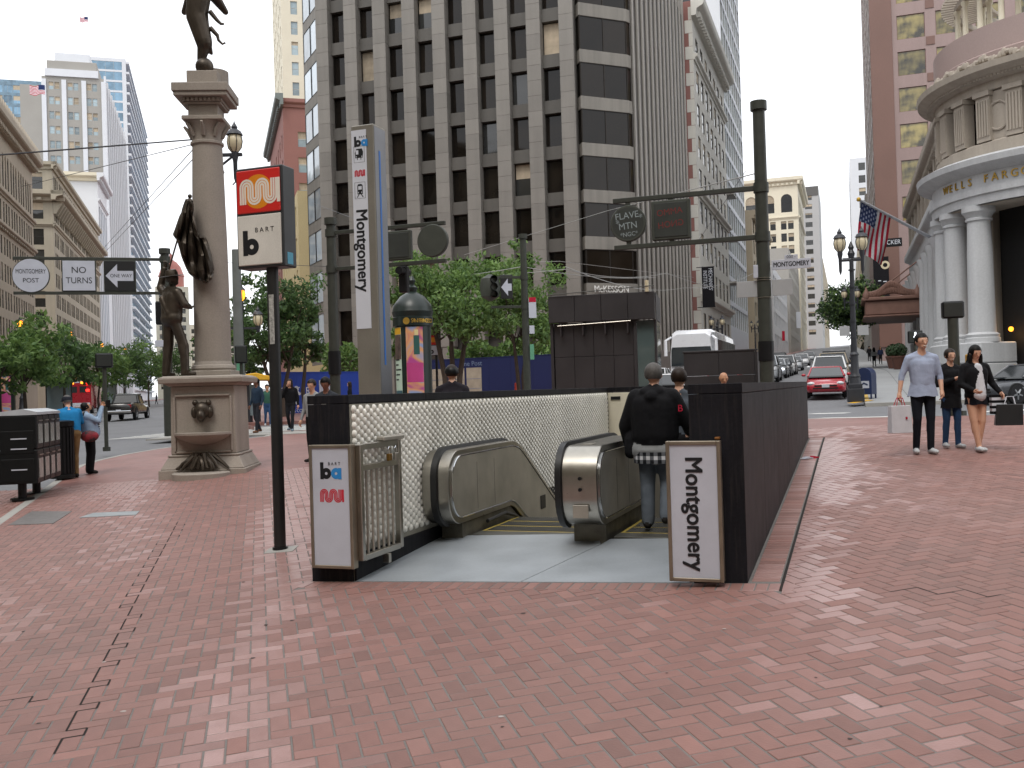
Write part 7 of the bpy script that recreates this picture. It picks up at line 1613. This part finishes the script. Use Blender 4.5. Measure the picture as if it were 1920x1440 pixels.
cmx = ph.matrix_basis; tag(MB().box(-.05, .05, -.01, .01, -.08, .08).build('phone', BLACK, None, ph.matrix_basis @ Vector((0, .40, 1.55)), bevel=.006), 'small dark phone held up by the photographing woman', 'phone')
bgp = pO + Vector((.12, -.28, .72)); bg_ = thing('handbag', 'red flowered handbag slung across the photographing woman', 'handbag', bgp, R(20)); MB().ball((0, 0, .12), (.19, .07, .13), 14).build('bag_body', mat('floral_red', '8a2430', .7, var=.0, scale=14, col2='2a2a2c'), bg_, smooth=True); MB().tube([(-.15, 0, .2), (-.18, .05, .45), (-.1, .12, .66)], .012, 6).build('strap', BLK, bg_)
# --- far walkers on the right pavement
far = [(1640, 655, 84, 'white', 'far walker in white top with long black hair near the mailbox'), (1652, 652, 92, 'navy', 'far walker in navy behind the one in white'), (1668, 650, 100, 'black', 'far walker in black with a bag by the planters'), (1660, 648, 112, 'maroon', 'far walker in dark red deep on the pavement'), (1631, 652, 108, 'black', 'far dark figure walking near the tree trunk'), (1676, 652, 93, 'maroon2', 'far walker in a dark red coat nearest the planters'), (1646, 648, 125, 'grey', 'distant grey figure among the walkers')]
cols_ = dict(white='c4c8cc', navy='1f2740', black='17171b', maroon='5a2228', maroon2='4a2026', grey='55585c')
for i, (px, py, d, cn_, lab) in enumerate(far):
    p = on(px, d); person(lab, p, (fc if i % 2 else 0) + R(-15), 1.68, dict(top=cloth('far_' + cn_, cols_[cn_]), leg=BLK, shoe=SHD), .035, hair='long' if i in (0, 1, 3) else 'short', face=False, hands=False, group='walkers far along the right pavement', **WALK)
for i, (px, d, cn_, lab) in enumerate(((262, 128, 'black', 'far dark figure under the trees across the avenue'), (292, 150, 'navy', 'distant figure right of the pickup under the trees'), (436, 60, 'maroon', 'far figure in dark red behind the sweatered man'))):
    p = on(px, d); person(lab, p, R(90 * i), 1.7, dict(top=cloth('far_' + cn_, cols_[cn_]), leg=BLK, shoe=SHD), .04, face=False, hands=False, **WALK)
# ------------------------------------------------------------------ monument
mo = gnd(398, 886); K = mo.y / FPX; mz = mo.z
mon = thing('monument', 'tall granite column monument with fountain pedestal and bronze bear head', 'monument', mo, R(4))
def zy(y): return CAMZ + (750 - y) * K - mz
def sq(w0, z0, w1, z1, nm='moulding', m_=STONEM, bv_=.015):
    w0 *= .92; w1 *= .92; MB().taper(-w0 / 2, w0 / 2, -w0 / 2, w0 / 2, z0, -w1 / 2, w1 / 2, -w1 / 2, w1 / 2, z1).build(nm, m_, mon, bevel=bv_)
sq(1.84, -.15, 1.84, zy(874), 'plinth'); sq(1.78, zy(874) + .001, 1.5, zy(852), 'base_moulding'); sq(1.52, zy(852) + .001, 1.52, zy(848), 'base_fillet'); sq(1.40, zy(848) + .001, 1.36, zy(724), 'die')
sq(1.40, zy(724) + .001, 1.62, zy(719), 'cap_bed'); sq(1.76, zy(719) + .001, 1.80, zy(709), 'cap_slab'); sq(1.80, zy(709) + .001, 1.6, zy(705), 'cap_weathering')
f_ = -.65; q = MB(); pw_, pz0, pz1 = 1.06, zy(842), zy(743)
for a in ((-pw_ / 2 - .04, -pw_ / 2, pz0, pz1), (pw_ / 2, pw_ / 2 + .04, pz0, pz1), (-pw_ / 2, pw_ / 2, pz0 - .04, pz0), (-pw_ / 2, pw_ / 2, pz1, pz1 + .04)): q.box(a[0], a[1], f_ - .03, f_ + .03, a[2], a[3])
q.build('panel_moulding', STONEM, mon, bevel=.01)
cz = zy(770); bh = MB()
for c_, r in (((0, f_ - .06, cz + .02), (.17, .12, .17)), ((0, f_ - .16, cz - .09), (.085, .12, .13)), ((0, f_ - .2, cz - .16), (.05, .07, .06)), ((-.13, f_ - .06, cz + .17), (.06, .05, .06)), ((.13, f_ - .06, cz + .17), (.06, .05, .06)), ((-.15, f_ - .05, cz - .02), (.07, .07, .12)), ((.15, f_ - .05, cz - .02), (.07, .07, .12))): bh.ball(c_, r, 14)
bh.build('bear_head', BRONZE, mon, smooth=True)
MB().lathe([(0, zy(832)), (.22, zy(829)), (.42, zy(821)), (.5, zy(817)), (.52, zy(815)), (.56, zy(812)), (.56, zy(808)), (.0, zy(808))], 24, (0, f_ + .02, 0), 0, PI, 2 * PI).build('fountain_basin', STONEM, mon, smooth=30)
MB().lathe([(0, -.1), (.56, -.1), (.56, zy(880)), (.52, zy(878)), (0, zy(878))], 24, (0, -.88, 0), 0, PI, 2 * PI).build('lower_basin', STONEM, mon, smooth=30)
q = MB(); r_ = np.random.default_rng(5)
for i in range(16):
    a = -PI * i / 15; p0 = (0.0, -.78, zy(850)); L_ = r_.uniform(.22, .5); q.tube([p0, (.5 * L_ * math.cos(a), -.82 + .5 * L_ * math.sin(a) * .5, zy(850) - .02 + r_.uniform(-.05, .06)), (L_ * math.cos(a), -.86 + .3 * L_ * math.sin(a), zy(868) + r_.uniform(-.03, .08)), (L_ * 1.2 * math.cos(a), -.88 + .3 * L_ * math.sin(a), zy(874) + r_.uniform(0, .03))], [.06, .05, .035, .02], 7)
q.build('bronze_sprays', BRONZE, mon, smooth=True)
cx_ = .06
def rnd(prof, nm, x=cx_, n=32, m_=STONEM): MB().lathe(prof, n, (x, .1, 0)).build(nm, m_, mon, smooth=30)
MB().box(cx_ - .44, cx_ + .44, -.34, .54, zy(705), zy(695)).build('column_plinth', STONEM, mon, bevel=.015)
rnd([(.43, zy(695)), (.45, zy(691)), (.43, zy(686)), (.39, zy(684)), (.38, zy(681)), (.365, zy(678))], 'column_base')
rnd([(.365, zy(678)), (.36, zy(560)), (.345, zy(450)), (.32, zy(340)), (.30, zy(272))], 'column_shaft')
rnd([(.30, zy(272)), (.335, zy(270)), (.335, zy(266)), (.30, zy(264)), (.30, zy(255)), (.33, zy(245)), (.40, zy(232)), (.42, zy(230))], 'capital')
for i in range(8):
    a = i * PI / 4; MB().tube([(cx_ + .3 * math.cos(a), .1 + .3 * math.sin(a), zy(256)), (cx_ + .37 * math.cos(a), .1 + .37 * math.sin(a), zy(243)), (cx_ + .46 * math.cos(a), .1 + .46 * math.sin(a), zy(234))], [.05, .05, .03], 6).build('acanthus_leaf', STONEM, mon, smooth=True)
def bx(w_, y0, y1, nm): MB().box(cx_ - w_ / 2, cx_ + w_ / 2, .1 - w_ / 2, .1 + w_ / 2, zy(y0) + .001, zy(y1)).build(nm, STONEM, mon, bevel=.012)
bx(.82, 230, 222, 'abacus'); bx(.60, 222, 200, 'entablature_block'); bx(.76, 200, 196, 'bed_moulding')
for i in range(9):
    for y in (-.37,): MB().box(cx_ - .37 + i * .085, cx_ - .32 + i * .085, .1 - .44, .1 - .38, zy(196), zy(190)).build('dentil', STONEM, mon)
bx(.8, 195.9, 189, 'dentil_band'); bx(1.06, 188.9, 181, 'entablature_soffit'); bx(1.12, 180.9, 165, 'entablature_corona'); bx(.62, 164.9, 136, 'figure_plinth')
MB().lathe([(.3, zy(164)), (.3, zy(124))], 18, (cx_ + .12, .35, 0)).build('rear_drum', STONEM, mon, smooth=30)
bz = zy(122); MB().ball((cx_ + .0, .05, bz), .185, 18).build('bronze_globe', BRONZE, mon, smooth=True)
# standing figure on the globe (only its lower half is in the picture)
an = thing('bronze_angel', 'dark bronze draped figure standing on a globe atop the column', 'statue', (mo.x, mo.y, mz + bz + .15), R(4))
caps = [((.0, .05, .0), (.06, .02, .28), .07, .11, 'a'), ((.06, .02, .28), (-.06, .05, .75), .13, .17, 'a'), ((-.06, .05, .75), (-.02, .05, 1.05), .17, .19, 'a'), ((-.02, .05, 1.05), (.0, .05, 1.4), .17, .16, 'a'), ((.0, .05, 1.4), (0, .05, 1.62), .07, .06, 'a'), ((0, .05, 1.72), (0, .05, 1.8), .11, .1, 'a'), ((.1, .05, .3), (.16, .08, .12), .07, .03, 'a'), ((-.15, .05, 1.1), (-.12, .02, .7), .08, .06, 'a'),
        ((.15, .05, 1.38), (.38, 0, 1.15), .06, .05, 'a'), ((.38, 0, 1.15), (.3, -.2, 1.35), .05, .04, 'a'), ((-.15, .05, 1.38), (-.35, -.05, 1.6), .06, .05, 'a'), ((-.35, -.05, 1.6), (-.3, -.1, 1.9), .05, .04, 'a'), ((.1, .2, 1.3), (.35, .4, .95), .12, .05, 'a'), ((-.1, .2, 1.3), (-.35, .4, .95), .12, .05, 'a')]
for i in range(9): a = i * .7; caps.append(((-.06 + .16 * math.cos(a), .05 + .15 * math.sin(a), .82), (.06 + .1 * math.cos(a), .02 + .1 * math.sin(a), .2), .028, .02, 'a'))
caps = [(tuple(v * 1.22 for v in a), tuple(v * 1.22 for v in b), r0 * 1.3, r1 * 1.3, t) for a, b, r0, r1, t in caps]
me = fuse(caps, .02, 1); assign(me, caps, dict(a=0), [BRONZE]); me.name = 'body'; obj('body', me, an)
for pts in ([(.2, .05, 1.0), (.34, .05, .82), (.42, .05, .74), (.48, .05, .74)], [(.2, .05, .66), (.34, .05, .5), (.36, .05, .4), (.44, .05, .32), (.5, .05, .35)]): MB().tube(pts, [.05, .04, .03, .025, .02][:len(pts)], 7).build('ribbon_end', BRONZE, an, smooth=True)
# miner with flag
mn = Vector((mo.x, mo.y, mz)) + Vector(((343 - 398) * K, -.42, zy(705)))
mi_ = person('dark bronze miner statue raising a draped flag beside the column', mn, R(-40), 2.12, metal=BRONZE, vox=.022, hair='hat', face=False, jacket=.035, baggy=.02, cat='statue', name='bronze_miner', nod=.2, lean=.04,
     knee=((-.12, .0, .50), (.16, .12, .49)), ank=((-.13, -.05, .09), (.2, .1, .09)), elb=((-.36, .0, 1.52), (.30, .06, 1.18)), wri=((-.30, .04, 1.84), (.2, .2, 1.16)), extra=(((-.12, .0, .5), (-.13, -.02, .36), .085, .07, 'leg'), ((.15, .1, .5), (.18, .1, .36), .085, .07, 'leg'), ((-.06, .0, .97), (.06, 0, .97), .15, .15, 'top'), ((-.1, -.1, 1.3), (.08, -.1, 1.05), .06, .05, 'top')))
h_ = at(321, 490, mn.y); t_ = at(356, 368, mn.y); base_ = Vector(mn)
MB().tube([tuple(mi_.matrix_basis.inverted() @ (h_ + (h_ - t_) * .25)), tuple(mi_.matrix_basis.inverted() @ t_)], .018, 8).build('flag_pole', BRONZE, mi_, smooth=True); MB().ball(tuple(mi_.matrix_basis.inverted() @ t_), .045, 10).build('pole_ball', BRONZE, mi_)
# furled drapery as folded sheet with thickness
rowsP = [[(350, 374), (357, 372), (360, 378), (361, 390)], [(340, 400), (352, 400), (361, 400), (363, 412)], [(330, 430), (350, 432), (363, 432), (372, 445)], [(326, 440), (347, 462), (370, 452), (386, 448)], [(334, 450), (348, 484), (378, 478), (392, 470)], [(342, 480), (350, 500), (380, 505), (400, 505)], [(350, 500), (356, 512), (384, 525), (398, 515)], [(356, 512), (366, 520), (386, 530), (394, 524)]]
fine = []
A = np.array(rowsP, float)
NR, NC = 30, 26
for i in range(NR):
    u = i / (NR - 1) * (len(rowsP) - 1); i0 = min(int(u), len(rowsP) - 2); fr = u - i0; rw = A[i0] * (1 - fr) + A[i0 + 1] * fr; line = []
    for jx in range(NC):
        v = jx / (NC - 1) * 3; j0 = min(int(v), 2); fv = v - j0; p = rw[j0] * (1 - fv) + rw[j0 + 1] * fv
        line.append(mi_.matrix_basis.inverted() @ at(p[0], p[1], mn.y - .02 + .09 * math.sin(jx * 1.15 + i * .22) + .05 * math.sin(i * .6 + jx * .3)))
    fine.append(line)
q = MB(); q.add([tuple(p) for l in fine for p in l], [(i * NC + j, i * NC + j + 1, (i + 1) * NC + j + 1, (i + 1) * NC + j) for i in range(NR - 1) for j in range(NC - 1)])
fo_ = q.build('draped_flag', BRONZE, mi_, smooth=True); sm = fo_.modifiers.new('thick', 'SOLIDIFY'); sm.thickness = .05; sm.offset = 0
# ------------------------------------------------------------------ vehicles
CG = glassmat('car_glass', '23282b', .03, .02); HLM = mat('headlight_glass', 'c9cdd0', .1, var=.1, scale=20); TAIL = mat('tail_light', '8f1f1c', .25, var=.1)
TYRE = mat('tyre', '16161a', .8); RIM = mat('alloy_rim', '9a9da0', .3, metal=.8, var=.1); UND = mat('underbody', '0e0e10', .8)
def paint(name, col): return mat('paint_' + name, col, .28, var=.03, scale=1, grain=.0, coat=.6)
PAINT = dict(red=paint('red', 'a3192b'), white=paint('white', 'd2d4d6'), silver=paint('silver', 'a6abb0'), grey=paint('grey', '5a5e63'), black=paint('black', '16171a'), beige=paint('beige', '8a7e68'), dgrey=paint('dark_grey', '3d4046'))
_wheel = {}
def wheel(par, x, y, r, w_=.21):
    key = round(r, 3)
    if key not in _wheel:
        t = MB().lathe([(r * .66, -w_ / 2), (r * .94, -w_ / 2), (r, -w_ * .32), (r, w_ * .32), (r * .94, w_ / 2), (r * .66, w_ / 2)], 22).mesh('tyre', TYRE, smooth=30)
        q = MB().lathe([(.02, w_ * .36), (r * .2, w_ * .38), (r * .6, w_ * .3), (r * .68, w_ * .46)], 22); 
        for i in range(5): a = i * 2 * PI / 5; q.tube([(r * .12 * math.cos(a), r * .12 * math.sin(a), w_ * .42), (r * .62 * math.cos(a), r * .62 * math.sin(a), w_ * .42)], [.05, .035], 6)
        _wheel[key] = (t, q.mesh('rim', RIM, smooth=30), MB().cyl((0, 0, -.02), (0, 0, w_ * .25), r * .66, n=18).mesh('hub', UND))
    o = bpy.data.objects.new('wheel', _wheel[key][2]); C.objects.link(o); o.parent = par; o.location = (x, y, r); o.rotation_euler = (0, PI / 2 if x > 0 else -PI / 2, 0)
    for nm, me in (('tyre', _wheel[key][0]), ('rim', _wheel[key][1])): obj(nm, me, o)
def ring_box(w0, w1, z0, z1, y, c=.08):
    """rounded section: half-width w0 at the foot, w1 at the top"""
    return [(-w0 + c, y, z0), (w0 - c, y, z0), (w0, y, z0 + c), (w0 + .01, y, (z0 + z1) * .55), (w1, y, z1 - c), (w1 - c * 1.4, y, z1), (-w1 + c * 1.4, y, z1), (-w1, y, z1 - c), (-w0 - .01, y, (z0 + z1) * .55), (-w0, y, z0 + c)]
def car(label, loc, rz, pm, kind='sedan', group=None, lit=False, plate_=True, detail=True):
    """nose towards local -y"""
    S = dict(sedan=(4.5, .88, 1.45, .80, .95, -1.05, 1.5, -.35, .95), suv=(4.6, .92, 1.72, .95, 1.08, -1.1, 2.1, -.55, 1.75), hatch=(4.3, .88, 1.44, .82, .98, -1.1, 1.75, -.25, 1.15), pickup=(5.4, .95, 1.82, 1.05, 1.15, -1.1, .75, -.5, .45))[kind]
    L_, w_, H, hood, belt, c0, c1, r0, r1 = S; t = thing('pickup_truck' if kind == 'pickup' else 'car', label, 'pickup' if kind == 'pickup' else 'car', loc, rz, group)
    n, f = -L_ / 2, L_ / 2; zu = .24 if kind != 'pickup' else .45; tl = belt + (.02 if kind != 'pickup' else .02)
    secs = [(n, w_ * .78, .36, hood * .72), (n + .08, w_ * .88, zu + .04, hood * .84), (n + .35, w_ * .96, zu, hood * .94), (c0 - .05, w_, zu, hood), (c0 + .35, w_, zu, belt), (0, w_, zu, belt + .01), (c1 - .2, w_, zu, belt + .02), (f - .35, w_ * .97, zu, tl), (f - .08, w_ * .9, zu + .05, tl - .06), (f, w_ * .82, .4, tl - .16)]
    MB().loft([ring_box(a, a * .93, z0, z1, y, .07) for y, a, z0, z1 in secs]).build('body', pm, t, smooth=38)
    cw0, cw1 = w_ * .90, w_ * .72
    cab = [[(-cw0, c0, belt - .06), (cw0, c0, belt - .06), (cw0 * .99, c0 + .02, belt), (-cw0 * .99, c0 + .02, belt)], [(-cw0, r0, belt - .06), (cw0, r0, belt - .06), (cw1, r0, H - .05), (-cw1, r0, H - .05)], [(-cw0, r1, belt - .06), (cw0, r1, belt - .06), (cw1, r1, H - .06), (-cw1, r1, H - .06)], [(-cw0, c1, belt - .06), (cw0, c1, belt - .06), (cw0 * .97, c1 - .02, belt), (-cw0 * .97, c1 - .02, belt)]]
    MB().loft(cab).build('cabin_glass', CG, t)
    MB().loft([[(-cw1 * 1.02, r0 - .06, H - .075), (cw1 * 1.02, r0 - .06, H - .075), (cw1 * .9, r0 - .03, H - .04), (-cw1 * .9, r0 - .03, H - .04)], [(-cw1 * 1.03, (r0 + r1) / 2, H - .06), (cw1 * 1.03, (r0 + r1) / 2, H - .06), (cw1 * .88, (r0 + r1) / 2, H), (-cw1 * .88, (r0 + r1) / 2, H)], [(-cw1 * 1.02, r1 + .07, H - .085), (cw1 * 1.02, r1 + .07, H - .085), (cw1 * .9, r1 + .04, H - .05), (-cw1 * .9, r1 + .04, H - .05)]]).build('roof', pm, t, smooth=40)
    for s in (-1, 1):
        MB().tube([(s * cw0 * .985, c0 + .0, belt - .02), (s * cw1 * 1.0, r0 - .02, H - .06)], [.045, .035], 6).build('pillar', pm, t); MB().tube([(s * cw0 * .985, c1, belt - .02), (s * cw1 * 1.0, r1 + .02, H - .07)], [.07, .05], 6).build('pillar', pm, t); MB().tube([(s * cw0 * 1.01, .25, belt - .05), (s * cw1 * 1.015, .2, H - .06)], [.035, .03], 6).build('pillar', pm if kind != 'suv' else UND, t)
        if detail:
            MB().ball((s * (w_ + .1), c0 + .35, belt + .06), (.1, .06, .07), 10).build('wing_mirror', pm, t, smooth=True)
            MB().ball((s * w_ * .70, n + .10, hood * .78), (.17, .12, .085), 12).build('headlight', WALKL if lit else HLM, t, smooth=True)
            MB().box(s * w_ * .72 - .12, s * w_ * .72 + .12, f - .10, f - .012, tl - .38, tl - .1).build('tail_light', TAIL, t, bevel=.02)
    rw = .33 if kind in ('sedan', 'hatch') else .37 if kind == 'suv' else .40
    for y in (n + .85, f - .95):
        for s in (-1, 1):
            MB().cyl((s * (w_ - .14), y, rw + .02), (s * (w_ + .004), y, rw + .02), rw * 1.16, n=20).build('wheel_arch', UND, t); wheel(t, s * (w_ - .09), y, rw)
    if detail:
        MB().box(-w_ * .55, w_ * .55, n - .012, n + .1, hood * .60, hood * .70).build('grille', UND, t, bevel=.01); MB().box(-w_ * .62, w_ * .62, n - .006, n + .1, .38, .46).build('lower_grille', UND, t, bevel=.01)
        if plate_: MB().box(-.16, .16, n - .022, n - .013, .46, .60).build('number_plate', SIGNW, t); MB().box(-.16, .16, f + .005, f + .014, .62 if kind != 'pickup' else .6, .74).build('number_plate', SIGNW, t)
    if kind == 'pickup':
        MB().box(-w_ * .8, w_ * .8, f - 1.55, f - .1, belt + .021, belt + .025).build('bed_floor', UND, t); MB().box(-w_ * .86, w_ * .86, f - .0, f + .09, .5, .66).build('rear_bumper', CHROME, t, bevel=.03); MB().box(-w_ * .9, w_ * .9, c1 - .1, c1 + 1.0, belt + .025, belt + .03).build('bed_cover', UND, t)
    return t
AS, AWAY = PI / 2 - R(71) - 0, 0
RZ_IN = -TH; RZ_OUT = PI - TH                         # nose towards the viewer / away along the side street
def pc(label, s, t, col, kind, lit=False, away=False, det=True):
    p = post(s, t); return car(label, (*p, zg(*p) - .15), RZ_OUT if away else RZ_IN, PAINT[col], kind, 'cars in the side street', lit, True, det)
pc('red hatchback parked first at the kerb facing us', 47.6, -.95, 'red', 'hatch')
pc('white and dark SUV parked behind the red hatchback', 53.6, -.9, 'white', 'suv'); pc('beige SUV third in the parked row', 59.6, -.8, 'beige', 'suv'); pc('black SUV fourth in the parked row', 66, -.8, 'black', 'suv'); pc('black van-like SUV fifth in the parked row', 73, -.8, 'black', 'suv'); pc('white car sixth in the parked row', 80, -.8, 'white', 'sedan', det=False); pc('dark car far back in the parked row', 88, -.8, 'dgrey', 'suv', det=False)
pc('red car half hidden by the tall dark pole', 45, -5.3, 'red', 'sedan'); pc('bronze grey car with lit headlight behind the second red car', 51.5, -4.6, 'grey', 'sedan', True); pc('white car partly hidden by the right wall end', 46, -8.2, 'white', 'sedan')
pc('silver saloon waiting in the middle lane', 72, -4.9, 'silver', 'sedan', True); pc('white saloon at left of the silver one', 70, -8.4, 'white', 'sedan'); pc('silver SUV behind the white saloon', 79, -8.3, 'silver', 'suv'); pc('white SUV in the middle lane further back', 86, -5.0, 'white', 'suv'); pc('white saloon far back on the left', 92, -8.2, 'white', 'sedan', det=False); pc('grey saloon far back in the middle lane', 100, -5.0, 'silver', 'sedan', det=False); pc('black saloon deep in the traffic', 110, -8, 'black', 'sedan', det=False); pc('white car deepest in the middle lane', 118, -5, 'white', 'sedan', det=False); pc('dark car deepest on the left', 126, -8, 'dgrey', 'suv', det=False); pc('silver car at the far crossing', 140, -5, 'silver', 'sedan', det=False)
pc('white car parked along the left kerb', 62, -11.6, 'white', 'sedan'); pc('grey car parked further along the left kerb', 84, -11.6, 'silver', 'hatch', det=False)
pc('white saloon close behind the tall dark pole', 57, -5.1, 'white', 'sedan'); pc('silver saloon left of the white one behind the pole', 60, -8.3, 'silver', 'sedan'); pc('pale SUV in the third row of traffic', 64.5, -5.0, 'silver', 'suv'); pc('white van-like SUV left in the fourth row', 86, -8.4, 'white', 'suv', det=False); pc('grey saloon between the middle rows', 79.5, -5.0, 'grey', 'sedan', det=False)
p = on(1932, 36.5); car('dark grey coupe crossing at the right edge', (p.x, p.y, p.z - .15), R(-75), PAINT['dgrey'], 'sedan')
p = gnd(216, 786); car('black pickup truck driving away on the avenue', (p.x, p.y + 2.2, zg(p.x, p.y + 2.2) - .15), PI + R(17) - R(8), PAINT['black'], 'pickup')
# red emergency vehicle
p = on(146, 95); ev = thing('emergency_vehicle', 'red emergency truck with flashing lights behind the blue shirted man', 'emergency vehicle', (p.x, p.y, p.z - .15), R(17) - R(4)); zt = at(145, 716, 95).z - p.z + .15; hw = 1.15
MB().box(-hw, hw, 0, 3.6, .55, zt).build('box_body', PAINT['red'], ev, bevel=.06); MB().box(-hw * .95, hw * .95, 3.65, 5.6, .5, zt - .7).build('cab', PAINT['red'], ev, bevel=.15); MB().box(-hw * 1.01, hw * 1.01, -.02, -.001, zt - .1, zt + .02).build('white_band', WHITE, ev)
for x in (-.42, .42): MB().box(x - .3, x + .3, -.02, -.002, zt - 1.05, zt - .45).build('rear_window', CG, ev)
for x, z in ((.85, zt - .22), (.85, zt - .85), (-.55, zt - .12), (.35, zt - .12)): MB().box(x - .16, x + .16, -.05, -.001, z - .12, z + .12).build('flashing_light', REDL if x > .5 else AMBER, ev, bevel=.03)
MB().box(-hw, hw, -.12, -.001, .5, .75).build('rear_bumper', CHROME, ev, bevel=.03); MB().box(-hw * .9, hw * .9, -.015, -.001, .8, 1.1).build('lower_panel', WHITE, ev)
for y in (.9, 4.6):
    for s in (-1, 1): wheel(ev, s * (hw - .12), y, .42, .25)
# white coach
bp_ = post(56.5, -8.5); bus = thing('coach', 'white coach with black windscreen waiting behind the lift housing', 'bus', (*bp_, zg(*bp_) - .15), RZ_IN); BWH = paint('coach_white', 'd8dade')
hb_ = at(1300, 614, 56).z - zg(*bp_) + .15
def bsec(y, w_, zt): return ring_box(w_, w_ * .9, .35, zt, y, .18)
MB().loft([bsec(.12, 1.2, hb_ - .35), bsec(.5, 1.27, hb_ - .1), bsec(2.5, 1.27, hb_), bsec(11.5, 1.27, hb_ - .1), bsec(12, 1.2, hb_ - .3)]).build('body', BWH, bus, smooth=40)
MB().loft([[(-1.16, .02, 1.5), (1.16, .02, 1.5), (1.16, .2, 1.5), (-1.16, .2, 1.5)], [(-1.14, .06, 2.4), (1.14, .06, 2.4), (1.14, .3, 2.4), (-1.14, .3, 2.4)], [(-1.0, .3, hb_ - .5), (1.0, .3, hb_ - .5), (1.0, .6, hb_ - .5), (-1.0, .6, hb_ - .5)]]).build('windscreen', CG, bus, smooth=40)
for i in range(7): MB().box(1.265, 1.285, 1.0 + i * 1.5, 2.45 + i * 1.5, 1.75, hb_ - .62).build('side_window', CG, bus, bevel=.03)
for s in (-1, 1): MB().ball((s * .9, .1, .85), (.2, .1, .12), 10).build('headlight', HLM, bus, smooth=True); MB().tube([(s * 1.2, .4, hb_ - .5), (s * 1.45, .0, hb_ - .7), (s * 1.45, -.02, 2.1)], [.07, .09, .1], 8).build('wing_mirror', BWH, bus, smooth=True)
for y in (2.2, 8.8):
    for s in (-1, 1): wheel(bus, s * 1.13, y, .5, .28)
for i in range(5): MB().box(-.5 + i * .25, -.42 + i * .25, .33, .36, hb_ - .38, hb_ - .34).build('marker_lamp', TAIL, bus)
bpy.data.scenes.remove(_tmp)
